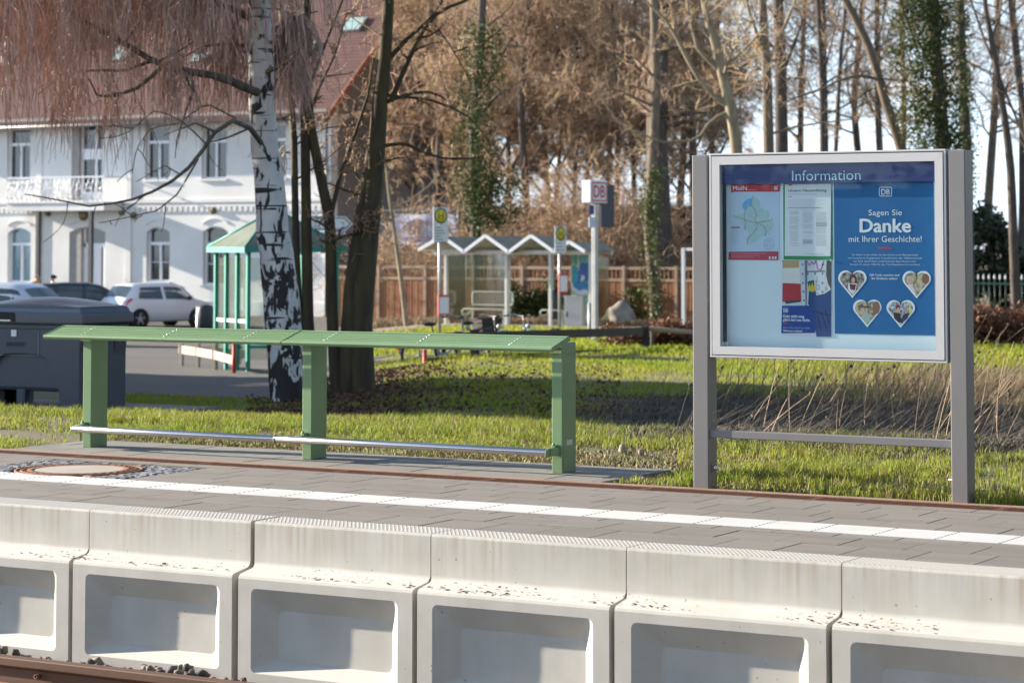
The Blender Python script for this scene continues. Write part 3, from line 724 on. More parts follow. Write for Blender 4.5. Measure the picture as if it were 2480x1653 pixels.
P3([(1000, 800), (1033, 799), (1031, 1000), (1010, 960), (996, 900)], (.075, .085, .09), 'photo_dark_hair', .0003)
for x, y in ((834, 828), (835, 892), (838, 955), (841, 1015), (844, 1075), (872, 892), (921, 890), (972, 890), (974, 828), (972, 956), (972, 1018)):
    P3([(x+7*math.cos(i*.785), y+9*math.sin(i*.785)) for i in range(8)], (.22, .24, .26), 'photo_rivet', .0004)
lines([[(868, 806), (882, 835), (896, 806), (910, 828), (930, 800)], [(925, 802), (940, 860), (962, 866), (972, 830), (980, 802)]], .007, (.55, .16, .42), 'photo_pink_graffiti', s3, yy-.0004, B)
lines([[(935, 910), (930, 1000)], [(918, 945), (945, 945)], [(930, 970), (948, 970), (950, 1000), (932, 1000)], [(925, 1020), (950, 1030)]], .0022, (.10, .11, .14), 'photo_black_graffiti', s3, yy-.0004, B)
P3([(868, 945), (912, 935), (920, 1000), (880, 1005)], (.03, .10, .085), 'photo_cleaning_pad', .0004)
P3([(868, 955), (876, 985), (884, 955), (892, 985), (902, 950), (910, 975), (922, 965), (924, 1005), (905, 1018), (878, 1010)], (.70, .52, .04), 'photo_yellow_glove', .0006)
P3([(878, 1008), (922, 1004), (930, 1040), (985, 1030), (1031, 1000), (1030, 1326), (930, 1326), (900, 1130), (872, 1100)], (.018, .060, .20), 'photo_blue_jacket', .0005)
P3([(988, 985), (1000, 975), (1004, 1005), (992, 1010)], (.62, .40, .30), 'photo_ear', .0006)
P3([(692, 1112), (905, 1110), (930, 1200), (920, 1300), (687, 1302)], (.020, .065, .30), 'blue_text_panel', .0004)
words('Geht nicht weg', 700, 845, 1193, 1173, WHITE, s3, yy-.0008, .03); words("gibt's bei uns nicht.", 700, 887, 1217, 1198, WHITE, s3, yy-.0008, .03)
words('Sauber ist schöner. Danke für eure Mithilfe.', 700, 888, 1268, 1257, (.5, .58, .75), s3, yy-.0008); words('Willkommen am Bahnhof.', 700, 833, 1290, 1278, WHITE, s3, yy-.0008, .03)
P3([(700, 1232), (735, 1232), (735, 1239), (700, 1239)], RED, 'red_rule', .0007)
lines([[(940, 1180), (960, 1290)], [(965, 1160), (1000, 1270)], [(990, 1140), (1022, 1240)], [(905, 1150), (1025, 1180)]], .0045, (.008, .014, .035), 'photo_jacket_folds', s3, yy-.0007, B)
def logo(parent, xL, xR, yT, yB, col, y, w):
    q = [(xL, yT), (xR, yT), (xR, yB), (xL, yB)]; r = (xR-xL)*.1
    pts = [(a, b) for a, b in rrect(xL, xR, yT, yB, r, 4)]
    lines([pts+[pts[0]]], w, col, 'logo_frame', parent, y, B)
    words('DB', xL+(xR-xL)*.17, xR-(xR-xL)*.15, yB-(yB-yT)*.17, yT+(yB-yT)*.2, col, parent, y, .03, name='logo_letters')
logo(s3, 702, 733, 1130, 1157, WHITE, yy-.0008, .0022)
# --- large blue poster
s4 = sheet('thank_you_poster', 'large blue poster Sagen Sie Danke with four heart-shaped photos', (1049, 262, 1748, 1318), (.004, .125, .33))
yy = Y1-.0002
logo(s4, 1364, 1449, 295, 356, WHITE, yy, .0042)
words('Sagen Sie', 1290, 1521, 489, 450, WHITE, s4, yy, .002); words('Danke', 1232, 1580, 604, 512, WHITE, s4, yy, .032)
words('mit Ihrer Geschichte!', 1153, 1657, 672, 630, WHITE, s4, yy, .002)
poly([(1358, 709), (1449, 709), (1449, 720), (1358, 720)], (.60, .055, .06), 'red_rule', s4, yy)
for i, (s, a, b) in enumerate((('Sie haben etwas erlebt, bei dem Ihnen unser Bahnpersonal', 1176, 1630), ('mit besonderem Engagement, Freundlichkeit oder Hilfsbereitschaft', 1149, 1658), ('zur Seite stand? Dann nominieren Sie diese Person noch', 1186, 1617), ('bis zum 31. Januar 2026 für den Titel Eisenbahner:in mit Herz!', 1163, 1645))):
    words(s, a, b, 766+i*22, 754+i*22, (.62, .70, .78), s4, yy)
words('QR-Code scannen und', 1297, 1502, 906, 892, WHITE, s4, yy, .02); words('Ihr Erlebnis teilen!', 1312, 1488, 930, 916, WHITE, s4, yy, .02)
def heart(cx, top, w, h, k=1.0):
    r = .268*w; c = (.232*w, .268*w); pts = []
    for i in range(15):
        a = R(150-(150+42)*i/14); pts.append((cx+(c[0]+r*math.cos(a))*k, top+h*.45+((c[1]-r*math.sin(a))-h*.45)*k))
    pts.append((cx, top+h*.45+(h-h*.45)*k))
    for i in range(15):
        a = R(-138+360+ (150+42)*0 - 0) if False else R(180+42-(150+42)*i/14)
        pts.append((cx+(-c[0]+r*math.cos(a))*k, top+h*.45+((c[1]-r*math.sin(a))-h*.45)*k))
    return pts
M_photo = [pm('photo_%d' % i, a, .5, b, 60, 3, (.4, .6)) for i, (a, b) in enumerate((((.10, .07, .07), (.42, .36, .32)), ((.52, .45, .30), (.22, .17, .10)), ((.50, .42, .28), (.16, .12, .08)), ((.10, .12, .16), (.55, .58, .60))))]
def ell(cx, cy, a, b): return [(cx+a*math.cos(i*math.pi/8), cy+b*math.sin(i*math.pi/8)) for i in range(16)]
for i, (cx, top) in enumerate(((1178, 868), (1622, 872), (1281, 1070), (1512, 1073))):
    hb = poly(heart(cx, top, 196, 190), WHITE, 'heart_border', s4, yy)
    ph = poly(heart(cx, top, 196, 190, .86), M_photo[i], 'heart_photo', s4, yy-.0003)
    D = lambda pts, col, nm, dy: poly(pts, col, nm, s4, yy-dy)
    if i == 0:
        D(ell(cx+6, top+70, 26, 42), (.07, .03, .025), 'photo_hair', .0005); D(ell(cx+6, top+68, 13, 20), (.60, .36, .25), 'photo_face', .0007)
        D([(cx-28, top+88), (cx+32, top+90), (cx+24, top+140), (cx+2, top+166), (cx-32, top+130)], (.72, .72, .74), 'photo_shirt', .0006); D([(cx-20, top+92), (cx+4, top+96), (cx+26, top+98), (cx+16, top+140), (cx-14, top+130)], (.14, .02, .03), 'photo_waistcoat', .0008)
    elif i == 1:
        D(ell(cx-45, top+62, 24, 28), (.55, .50, .42), 'photo_hair', .0005); D(ell(cx-42, top+70, 16, 24), (.62, .38, .27), 'photo_face', .0007)
        D([(cx-70, top+96), (cx-30, top+92), (cx-8, top+150), (cx-4, top+166), (cx-30, top+140)], (.75, .60, .60), 'photo_shirt', .0006); D(ell(cx+62, top+55, 26, 36), (.22, .10, .05), 'photo_person_right', .0006); D(ell(cx+12, top+62, 7, 9), (.75, .62, .05), 'photo_yellow_light', .0006)
    elif i == 2:
        D(ell(cx-5, top+66, 14, 22), (.10, .06, .04), 'photo_hair', .0005); D(ell(cx-6, top+72, 11, 17), (.58, .36, .26), 'photo_face', .0007)
        D([(cx-38, top+100), (cx+24, top+98), (cx+18, top+150), (cx, top+166), (cx-30, top+138)], (.36, .46, .42), 'photo_shirt', .0006); D(ell(cx+62, top+55, 26, 44), (.25, .13, .08), 'photo_profile_right', .0006)
        D([(cx-66, top+40), (cx+26, top+46), (cx+26, top+58), (cx-60, top+54)], (.12, .08, .05), 'photo_rack', .0004)
    else:
        D(ell(cx-20, top+48, 18, 17), (.20, .03, .05), 'photo_hat', .0007); D(ell(cx-20, top+68, 18, 28), (.55, .40, .22), 'photo_hair', .0005); D(ell(cx-16, top+66, 10, 14), (.60, .38, .28), 'photo_face', .0008)
        D([(cx-52, top+84), (cx-2, top+90), (cx+4, top+140), (cx-10, top+160), (cx-44, top+128)], (.02, .02, .025), 'photo_coat', .0006); D(ell(cx+38, top+72, 14, 18), (.50, .32, .24), 'photo_man', .0006)
        D([(cx+20, top+96), (cx+64, top+86), (cx+48, top+124), (cx+8, top+164), (cx-6, top+150)], (.03, .035, .09), 'photo_jacket', .0006); D([(cx+56, top+22), (cx+66, top+24), (cx+70, top+96), (cx+62, top+100)], (.75, .65, .05), 'photo_yellow_pole', .0007)
for x, y in ((1076, 270), (1441, 268), (706, 276), (1036, 274), (352, 283), (668, 280), (697, 803), (1034, 800)):
    u, z = B(x, y); mb = MB(); mb.ball((u, 11.9335, z), .0045, 5); child(mb, 'pin', M_screw, t_board)

# ================================================================== asphalt yard
M_asph = pm('asphalt', (.105, .092, .080), .92, (.075, .067, .060), .35, 9, (.3, .7), .4, 60)
def yard_keep(x, y):
    p = px_of(x, y)
    lim = 900 if y > 36 else 760+(y-24)*12
    return p < lim
_near = grid_sheet('asphalt_yard', np.arange(-120, 0.5, 1.0), np.arange(24.0, 83.5, 1.0), lambda x, y: ground_z(x, y)+.012, M_asph, yard_keep)
structure(_near)
structure(grid_sheet('path', np.arange(-60, -4, 1.0), np.arange(58.0, 63.6, .8), lambda x, y: ground_z(x, y)+.03, pm('path_gravel', (.26, .20, .15), .9, (.2, .15, .11), 2), lambda x, y: 880 < px_of(x, y) < 1700))

# ================================================================== station house
HY = 80.0
def hp(px, py, y=HY): p = at_y(px, py, y); return p.x, p.z
M_white = pm('white_render', (.74, .725, .70), .85, (.60, .585, .56), .5, 9, (.35, .75), .3, 20)
M_wframe = pure('white_window_frame', (.78, .78, .80), .4)
M_pane = pm('window_pane', (.018, .022, .025), .06, (.035, .04, .042), .8, 3, spec=.8)
M_tile = pm('red_roof_tile', (.125, .052, .044), .85, (.080, .036, .034), 1.5, 6, (.3, .7), .6, 8, stretch=(1, 1, 3))
house = thing('station_house', 'two-storey white rendered house with steep red tiled roof, balcony and tall windows', 'house', (*hp(400, 700)[:1], HY, -1.65))
uL, uR = hp(-260, 600)[0], hp(803, 600)[0]
GZ = -1.75; EZ = hp(420, 262)[1]
def wall_holes(mb, x0, x1, z0, z1, holes, y0, y1):
    X = sorted({x0, x1, *[h[0] for h in holes], *[h[1] for h in holes]}); Zs = sorted({z0, z1, *[h[2] for h in holes], *[h[3] for h in holes]})
    for a, b in zip(X, X[1:]):
        run = None
        for c, d in list(zip(Zs, Zs[1:]))+[(None, None)]:
            solid = c is not None and not any(h[0] <= (a+b)/2 <= h[1] and h[2] <= (c+d)/2 <= h[3] for h in holes)
            if solid: run = (run[0], d) if run else (c, d)
            elif run: mb.box(a, b, y0, y1, *run); run = None
wins = []
def win_rect(x0, x1, yt, yb): a = hp(x0, yt); b = hp(x1, yb); return (a[0], b[0], b[1], a[1])
UP = [win_rect(18, 72, 312, 440), win_rect(352, 409, 306, 434), win_rect(489, 548, 304, 432), win_rect(632, 692, 300, 430), win_rect(-130, -76, 314, 443)]
LO = [win_rect(19, 73, 552, 684), win_rect(355, 410, 550, 682), win_rect(492, 551, 548, 690), win_rect(636, 696, 548, 688), win_rect(-128, -74, 553, 686)]
BD = win_rect(174, 246, 300, 484); DR = win_rect(168, 254, 550, 700); DR = (DR[0], DR[1], GZ, DR[3])
mb = MB()
wall_holes(mb, uL, uR, GZ, EZ+.1, UP+LO+[BD, DR], HY, HY+.4)
# string course, dentils, plinth
z1_ = hp(420, 483)[1]; z2_ = hp(420, 500)[1]
mb.box(uL, uR+.02, HY-.10, HY-.001, z1_-.14, z1_); 
n = int((uR-uL)/.28)
for i in range(n): mb.box(uL+i*.28, uL+i*.28+.15, HY-.07, HY-.001, z2_-.22, z2_-.02)
mb.box(uL, uR, HY-.06, HY-.001, z2_-.02, z2_+.06); mb.box(uL, uR+.03, HY-.05, HY-.001, GZ, GZ+.7)
for px in (100, 318, 802): 
    u = hp(px, 600)[0]; mb.box(u-.25, u+.02, HY-.08, HY-.002, GZ+.7, z2_-.24); mb.box(u-.25, u+.02, HY-.08, HY-.002, z1_+.002, EZ-.05)
# arched heads over ground floor openings
def arch_fill(h, rise=.22):
    x0, x1, z0, z1 = h; w = (x1-x0)/2; cx = (x0+x1)/2; rr_ = (w*w+rise*rise)/(2*rise); pts = []
    for i in range(9):
        x = x0+(x1-x0)*i/8; z = z1-rise+math.sqrt(max(0, rr_*rr_-(x-cx)**2))-(rr_-rise)
        pts.append((x, z))
    for side in (0, 1):
        seg = pts[:5] if side == 0 else pts[4:]
        corner = (x0, z1) if side == 0 else (x1, z1)
        poly_ = seg+[corner] if side == 1 else seg+[corner]
        if side == 0: poly_ = [(cx, z1)]+[corner]+seg
        else: poly_ = [(cx, z1)]+seg+[corner]
        if side == 0: poly_ = [corner]+seg
        mb.prism(poly_, 'y', HY+.002, HY+.35)
    lab = [(x, z+.30) for x, z in pts]; lab2 = [(x, z+.38) for x, z in pts]
    mb.prism(lab+lab2[::-1], 'y', HY-.05, HY-.001)
for h in LO+[DR]: arch_fill(h)
def hchild(m, name, mat, parent=house):
    o = m.build(name, mat, parent); o.location = -Vector(house.location) if parent is house else (0, 0, 0); return o
hchild(mb, 'front_wall', M_white)
M_shaded_wall = pm('shaded_gable_render', (.245, .215, .205), .9, (.20, .175, .165), .5, 6, (.3, .7), .2, 20)  # grey-brown for the sunless end wall, its shade put into the colour
RV = HY+6.0; RZ = hp(0, 0)[1]*0+EZ+5.3
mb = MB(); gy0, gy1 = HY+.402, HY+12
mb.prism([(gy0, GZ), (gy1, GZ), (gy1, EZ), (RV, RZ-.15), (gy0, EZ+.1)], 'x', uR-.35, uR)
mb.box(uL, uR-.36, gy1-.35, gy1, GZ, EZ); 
gw = hchild(mb, 'gable_wall', M_shaded_wall)
mb = MB(); sl = (RZ-EZ)/(RV-HY); ov = .85
for s in (1, -1):
    e = RV-s*(RV-HY+ov); ez = EZ-ov*sl+.08
    a, b = (e, RV) if s > 0 else (RV, e)
    pts_ = [(e, ez), (RV, RZ+.05), (RV, RZ+.25), (e, ez+.2)]
    mb.prism(pts_, 'x', uL-.5, uR+.4)
rf = hchild(mb, 'roof', M_tile)
# tile courses as thin ridges give the slope its grain
mb = MB()
for i in range(1, 40):
    t_ = i/40; y = HY-ov+(RV-HY+ov)*t_; z = EZ-ov*sl+.28+(RZ+.25-(EZ-ov*sl+.28))*t_
    mb.box(uL-.5, uR+.4, y-.02, y+.02, z-.03, z+.012)
hchild(mb, 'tile_courses', M_tile)
mb = MB(); mb.prism([(HY-ov, EZ-ov*sl+.02), (RV, RZ-.02), (RV, RZ+.30), (HY-ov, EZ-ov*sl+.32)], 'x', uR+.402, uR+.46); mb.prism([(HY+12+ov, EZ-ov*sl+.02), (RV, RZ-.02), (RV, RZ+.30), (HY+12+ov, EZ-ov*sl+.32)], 'x', uR+.402, uR+.46); hchild(mb, 'verge_board', pure('verge_red', (.30, .11, .07), .7))
mb = MB(); mb.tube([(uL-.5, HY-ov-.06, EZ-ov*sl+.10), (uR+.4, HY-ov-.06, EZ-ov*sl+.10)], .075, 8); mb.tube([(uR-.2, HY-.1, EZ-.4), (uR-.2, HY-.1, GZ)], .05, 8); hchild(mb, 'gutter', pure('zinc', (.22, .21, .20), .5, .4))
mb = MB(); mb.box(uL-.4, uR+.3, HY-ov+.02, HY, EZ-.42, EZ-.30); hchild(mb, 'soffit', pure('soffit', (.30, .27, .24), .8))
def skylight(px, py, w, h, name='skylight', mat=None):
    # on the front slope: find where the ray meets the roof plane
    r, Y = ray(px, py); k = sl; z0 = EZ-ov*sl+.28; y0 = HY-ov
    t_ = (z0-CAM_H-k*y0)/(r.z-k*r.y); p = r*t_+Vector((0, 0, CAM_H))
    ang = math.atan(sl); M = Matrix.Translation(p) @ Matrix.Rotation(ang, 4, 'X')
    m = MB(); m.box(-w/2, w/2, -h/2, h/2, -.02, .10, M=M); o = hchild(m, name, pure('skylight_frame', (.2, .2, .2)))
    m = MB(); m.box(-w/2+.05, w/2-.05, -h/2+.05, h/2-.05, .101, .108, M=M); m.build('skylight_pane', mat or pm('sky_pane', (.30, .44, .42), .15, (.36, .48, .46), 2, spec=.8), o)
skylight(297, 130, .95, 1.15); skylight(484, 143, .8, .6); skylight(745, 120, .8, .9); skylight(860, 62, .9, .9)
m = MB(); q = hp(56, 60, RV-2.2); m.box(q[0]-.45, q[0]+.45, RV-3.6, RV-1.8, EZ+2.2, q[1]+.6); hchild(m, 'dormer', M_white)
def window(h, kind):
    x0, x1, z0, z1 = h; y = HY+.18
    m = MB(); fw = .075; zt = z1-(z1-z0)*.30
    m.box(x0, x0+fw, y, y+.08, z0, z1); m.box(x1-fw, x1, y, y+.08, z0, z1); m.box(x0+fw, x1-fw, y, y+.08, z1-fw, z1); m.box(x0+fw, x1-fw, y, y+.08, z0, z0+fw)
    m.box(x0+fw, x1-fw, y-.01, y+.08, zt-.06, zt+.06); cx = (x0+x1)/2; m.box(cx-.05, cx+.05, y-.01, y+.08, z0+fw, zt-.06)
    if kind == 'low': m.box(x0+fw, x1-fw, y+.01, y+.07, z0+(zt-z0)*.5, z0+(zt-z0)*.5+.03)
    o = hchild(m, 'window', M_wframe)
    m = MB(); m.box(x0+.02, x1-.02, y+.082, y+.09, z0+.02, z1-.02); m.build('pane', M_pane if kind != 'open' else pm('bright_pane', (.10, .19, .24), .08, (.16, .27, .32), 1.5, spec=.8), o)
    m = MB(); m.box(x0-.08, x1+.08, HY-.10, HY+.17, z0-.10, z0-.002); m.build('sill', M_white, o)
for h in UP: window(h, 'up')
for i, h in enumerate(LO): window(h, 'open' if i == 0 else 'low')
# balcony door, balcony, entrance
x0, x1, z0, z1 = BD; m = MB(); y = HY+.22; xm = x0+(x1-x0)*.22
m.box(xm, xm+.09, y, y+.08, z0, z1); m.box(x1-.09, x1, y, y+.08, z0, z1); m.box(xm+.09, x1-.09, y, y+.08, z1-.1, z1); zq = hp(200, 372)[1]; m.box(xm+.09, x1-.09, y, y+.08, zq-.25, zq+.2); m.box((xm+x1)/2+.1, (xm+x1)/2+.22, y-.005, y+.08, z0, z1-.1); m.box(xm+.09, x1-.09, y, y+.07, z0, z0+.35)
o = hchild(m, 'balcony_door', M_wframe); m = MB(); m.box(x0, x1, y+.082, y+.09, z0, z1); m.build('pane', M_pane, o); m = MB(); m.box(x0, xm, HY+.05, y+.08, z0, z1); m.build('reveal_panel', pm('reveal', (.33, .31, .30), .8), o)
bx0, bx1 = hp(66, 500)[0], hp(300, 500)[0]; bz = hp(180, 492)[1]
m = MB(); m.box(bx0, bx1, HY-1.3, HY-.11, bz-.34, bz-.02); m.box(bx0-.06, bx1+.06, HY-1.36, HY-.105, bz-.02, bz+.03); ba = hchild(m, 'balcony', M_white)
m = MB(); zt = hp(180, 433)[1]
for i in range(21):
    x = bx0+.1+(bx1-bx0-.2)*i/20; q = .10*math.sin(i*1.3)
    m.tube([(x, HY-1.25, bz+.03), (x, HY-1.40-q*.5, bz+.25), (x+.05*math.sin(i*2.1), HY-1.42, bz+.45), (x, HY-1.27, zt-.15), (x, HY-1.25, zt)], .020, 5)
for i in range(10):
    x = bx0+.25+(bx1-bx0-.5)*i/9
    for rz, rr_ in ((.38, .22), (.70, .13)): m.tube([(x+rr_*math.cos(a*.628), HY-1.36, bz+rz+rr_*math.sin(a*.628)) for a in range(11)], .018, 5)
m.box(bx0, bx1, HY-1.28, HY-1.22, zt, zt+.06); m.box(bx0, bx0+.05, HY-1.22, HY-.1, zt, zt+.05); m.box(bx1-.05, bx1, HY-1.22, HY-.1, zt, zt+.05)
m.build('balcony_railing', M_wframe, ba)
for px in (92.5, 220):
    p = at_y(px, 600, HY-1.2); m = MB(); m.box(p.x-.085, p.x+.085, HY-1.285, HY-1.115, GZ, bz-.342); m.build('balcony_post', pure('post_dark', (.055, .055, .06), .5), ba)
x0, x1, z0, z1 = DR; m = MB(); y = HY+.24; zt = hp(220, 598)[1]; xm = hp(194, 600)[0]
m.box(xm, x1, y, y+.09, zt, zt+.16); m.box(xm, xm+.1, y, y+.09, z0, z1); m.box(x1-.08, x1, y, y+.09, z0, z1); m.box(xm+.1, xm+.95, y+.01, y+.08, z0, zt); m.box(xm+1.1, xm+1.32, y-.04, y+.06, z0, zt)
o = hchild(m, 'entrance_door', M_wframe); m = MB(); m.box(x0, x1, y+.092, y+.1, z0, z1); m.build('pane', M_pane, o); m = MB(); m.box(x0, xm, HY+.05, y+.09, z0, z1); m.build('reveal_panel', pm('reveal2', (.36, .34, .32), .8), o)
M_lampg = pure('wall_lamp_brass', (.16, .13, .06), .4, .5)
for px, py, r in ((118, 516, .14), (205, 521, .24), (297, 514, .14), (326, 522, .15), (519, 510, .14)):
    u, z = hp(px, py); m = MB(); m.lathe([(r*.5, 0), (r, .03), (r, .12), (r*.6, .16), (.001, .17)], (0, 0, 0), 16, M=Matrix.Translation((u, HY-.002, z)) @ Matrix.Rotation(R(90), 4, 'X')); hchild(m, 'round_vent', M_lampg)
for px, py in ((1030, 325), (1036, 410)):
    r, Y = ray(px, py); t_ = (uR+.002)/r.x; p = r*t_+Vector((0, 0, CAM_H)); m = MB(); m.box(uR-.01, uR+.03, p.y-.35, p.y+.35, p.z-.5, p.z+.5); hchild(m, 'gable_window', pure('gable_window', (.10, .05, .035), .5))

# ================================================================== cars
def car(name, label, paint, L_, W_, H_, loc, rotz, hatch=True):
    t = thing(name, label, 'car', loc, rotz)
    h = L_/2; w = W_/2
    # stations: x, bumper-low z, belt z, roof z, half width body, half width roof
    if hatch: S = [(-h, .48, .74, .76, w*.72, w*.62), (-h+.05, .34, .86, .90, w*.86, w*.72), (-h+.18, .26, .95, 1.00, w*.94, w*.76), (-h+.34, .22, .97, H_*.80, w*.98, w*.74), (-h+.55, .20, .97, H_*.965, w, w*.72), (-h+.9, .20, .95, H_*.99, w, w*.72), (0-.1, .20, .93, H_, w, w*.72), (.35, .20, .92, H_*.985, w, w*.71), (.62, .20, .92, H_*.93, w, w*.70), (1.18, .20, .92, .965, w*.99, w*.76), (h-.35, .22, .85, .88, w*.97, w*.74), (h-.12, .26, .74, .76, w*.90, w*.68), (h, .40, .60, .62, w*.72, w*.58)]
    else: S = [(-h, .48, .78, .80, w*.74, w*.62), (-h+.06, .34, .90, .94, w*.88, w*.72), (-h+.22, .24, .98, 1.02, w*.96, w*.76), (-h+.45, .22, .99, H_*.88, w*.99, w*.74), (-h+.75, .20, .98, H_*.97, w, w*.73), (-.7, .20, .96, H_, w, w*.73), (.1, .20, .94, H_*.99, w, w*.72), (.55, .20, .94, H_*.93, w, w*.71), (1.25, .20, .94, .985, w*.99, w*.78), (h-.45, .22, .86, .90, w*.97, w*.76), (h-.15, .26, .74, .77, w*.90, w*.70), (h, .40, .60, .63, w*.72, w*.58)]
    xs_ = [s[0] for s in S]
    def at(x):
        for a, b in zip(S, S[1:]):
            if x <= b[0]: f = (x-a[0])/(b[0]-a[0]); return [a[i]+(b[i]-a[i])*f for i in range(6)]
        return list(S[-1])
    def ring(x):
        x, zl, zb, zr, wb, wr = at(x); zm = (zl+zb)/2
        half = [(wb*.80, zl), (wb*.97, zl+.06), (wb, zm), (wb*.985, zb-.10), (wb*.955, zb), (wr+(wb*.95-wr)*.30, zb+(zr-zb)*.66), (wr, zr-.035 if zr-zb > .1 else zr-.01), (wr*.88, zr+.01), (wr*.5, zr+.03), (0, zr+.038)]
        pts = [(x, y, z) for y, z in half]+[(x, -y, z) for y, z in half[:-1][::-1]]
        return pts
    N = 40; X = [-h+L_*i/N for i in range(N+1)]; m = MB(); rings = [ring(x) for x in X]; k = len(rings[0])
    vs = [p for r_ in rings for p in r_]; fs = [(i*k+j, i*k+(j+1) % k, (i+1)*k+(j+1) % k, (i+1)*k+j) for i in range(N) for j in range(k)]
    fs += [tuple(range(k))[::-1], tuple(range(N*k, N*k+k))]
    m.add(vs, fs, 0, True); m.sm[-1] = m.sm[-2] = False
    m.build('body', paint, t)
    def side(x, f, s):
        q = at(x); zb, zr, wb, wr = q[2], q[3], q[4], q[5]
        if f < .66: y = wb*.955+(wr+(wb*.95-wr)*.30-wb*.955)*f/.66
        else: y = wr+(wb*.95-wr)*.30*(1-(f-.66)/.34)
        return (x, s*(y+.008), zb+(zr-.035-zb)*f)
    M_cg = pm('car_glass', (.03, .045, .05), .05, (.06, .08, .085), 1.5, 2, spec=.9)
    def sidewin(xa, xb, xta, xtb, s):
        m = MB(); n = 8; vs = []
        for i in range(n+1):
            for j in range(4):
                f = .08+.80*j/3; ff = j/3; xl = xa+(xta-xa)*ff; xr = xb+(xtb-xb)*ff
                vs.append(side(xl+(xr-xl)*i/n, f, s))
        fs = [(i*4+j, (i+1)*4+j, (i+1)*4+j+1, i*4+j+1) for i in range(n) for j in range(3)]
        if s > 0: fs = [f[::-1] for f in fs]
        m.add(vs, fs, 0, True); m.build('side_window', M_cg, t)
    for s in (1, -1):
        if hatch: sidewin(-h+.62, -.28, -h+.78, -.30, s); sidewin(-.16, 1.00, -.18, .52, s)
        else: sidewin(-h+.62, -h+1.15, -h+.88, -h+1.10, s); sidewin(-h+1.25, -.12, -h+1.22, -.12, s); sidewin(0, 1.05, 0, .42, s)
    def screen(xa, xb, name, up):
        m = MB(); n = 6; vs = []
        for i in range(n+1):
            x = xa+(xb-xa)*i/n; q = at(x)
            for g in (-.93, -.5, 0, .5, .93): vs.append((x, g*q[5], q[3]+(.012 if abs(g) > .9 else .034 if abs(g) > .4 else .042)+.006))
        m.add(vs, [(i*5+j, (i+1)*5+j, (i+1)*5+j+1, i*5+j+1) for i in range(n) for j in range(4)], 0, True); m.build(name, M_cg, t)
    screen(.66, 1.16 if hatch else 1.22, 'windscreen', 1); screen(-h+.20, -h+.50, 'rear_window', 1)
    wx = (-h+.66, h-.78); M_ty = pure('tyre', (.02, .02, .022), .85); M_ri = pure('wheel_trim', (.42, .42, .44), .4, .4)
    for x in wx:
        for s in (1, -1):
            m = MB(); m.lathe([(.36, -.11), (.36, .004), (.30, .006)], (0, 0, 0), 24, M=Matrix.Translation((x, s*(w+.004), .32)) @ Matrix.Rotation(R(-90*s), 4, 'X')); m.build('wheel_arch', M_dark, t)
            m = MB(); m.lathe([(.20, -.16), (.30, -.16), (.315, -.13), (.315, -.03), (.295, 0), (.215, .002)], (0, 0, 0), 24, M=Matrix.Translation((x, s*(w+.010), .315)) @ Matrix.Rotation(R(-90*s), 4, 'X'))
            wh = m.build('wheel', M_ty, t)
            m = MB(); m.lathe([(.213, .0), (.20, -.015), (.06, .004), (.001, .008)], (0, 0, 0), 20, M=Matrix.Translation((x, s*(w+.012), .315)) @ Matrix.Rotation(R(-90*s), 4, 'X'))
            for a in range(5):
                m.box(-.02, .02, .07, .2, -.004, .012, M=Matrix.Translation((x, s*(w+.012), .315)) @ Matrix.Rotation(R(-90*s), 4, 'X') @ Matrix.Rotation(a*1.2566, 4, 'Z'))
            m.build('rim', M_ri, wh)
    for s in (1, -1):
        m = MB(); q = [at(-h+d)[4] for d in (.03, .16, .36)]
        a = [(-h+.03, s*(q[0]*.93), .70), (-h+.14, s*(q[1]+.012), .68), (-h+.16, s*(q[1]+.012), .82), (-h+.40, s*(q[2]*.965+.012), .985), (-h+.30, s*(q[2]*.955+.010), 1.02), (-h+.08, s*(q[0]*1.0), .92)]
        m.add(a+[(x+.06, y*.9, z) for x, y, z in a], [tuple(range(6)) if s < 0 else tuple(range(6))[::-1]]+[(i, (i+1) % 6, (i+1) % 6+6, i+6) for i in range(6)]); m.build('tail_light', pm('tail_red', (.50, .018, .03), .2, (.62, .10, .12), 9, spec=.7), t)
        m = MB(); m.ball((h-.22, s*w*.72, .70), .17, 6, sc=(1, .75, .55)); m.build('headlight', pure('headlight', (.6, .62, .65), .15), t)
        m = MB(); m.ball((.72, s*(w+.09), 1.0), .11, 6, sc=(.6, .9, .65)); m.build('wing_mirror', paint if not hatch else M_dark, t)
    m = MB(); m.box(-h-.01, -h+.02, -.26, .26, .56, .67); m.build('number_plate', pure('plate', (.6, .6, .58)), t)
    m = MB(); m.tube([(-h+.75, 0, H_+.02), (-h+.62, 0, H_+.17)], .006, 4); m.build('aerial', M_dark, t)
    return t
def dir_angle(r_, d_): v = RIGHT*r_+DEEP*d_; return math.atan2(v.y, v.x)
def carpaint(n, c, rough=.25, metal=0): return pm(n, c, rough, tuple(x*.95 for x in c), 2, 2, metal=metal, coat=.6)
p = at_d_g(380, 84); car('parked_car', 'small white hatchback seen from behind with red tail lights', carpaint('white_paint', (.74, .74, .77)), 3.85, 1.69, 1.50, p, dir_angle(.72, .69))
p = at_d_g(38, 61); car('parked_car', 'silver blue car behind the grey grit bin, its windscreen in shade', carpaint('silver_paint', (.52, .56, .62), .3, .2), 4.5, 1.78, 1.52, p, dir_angle(.93, -.37))
p = at_d_g(205, 84); car('parked_car', 'dark car half hidden between the silver car and the white hatchback', carpaint('black_paint', (.02, .025, .025)), 4.4, 1.76, 1.50, p, dir_angle(.97, .25), False)

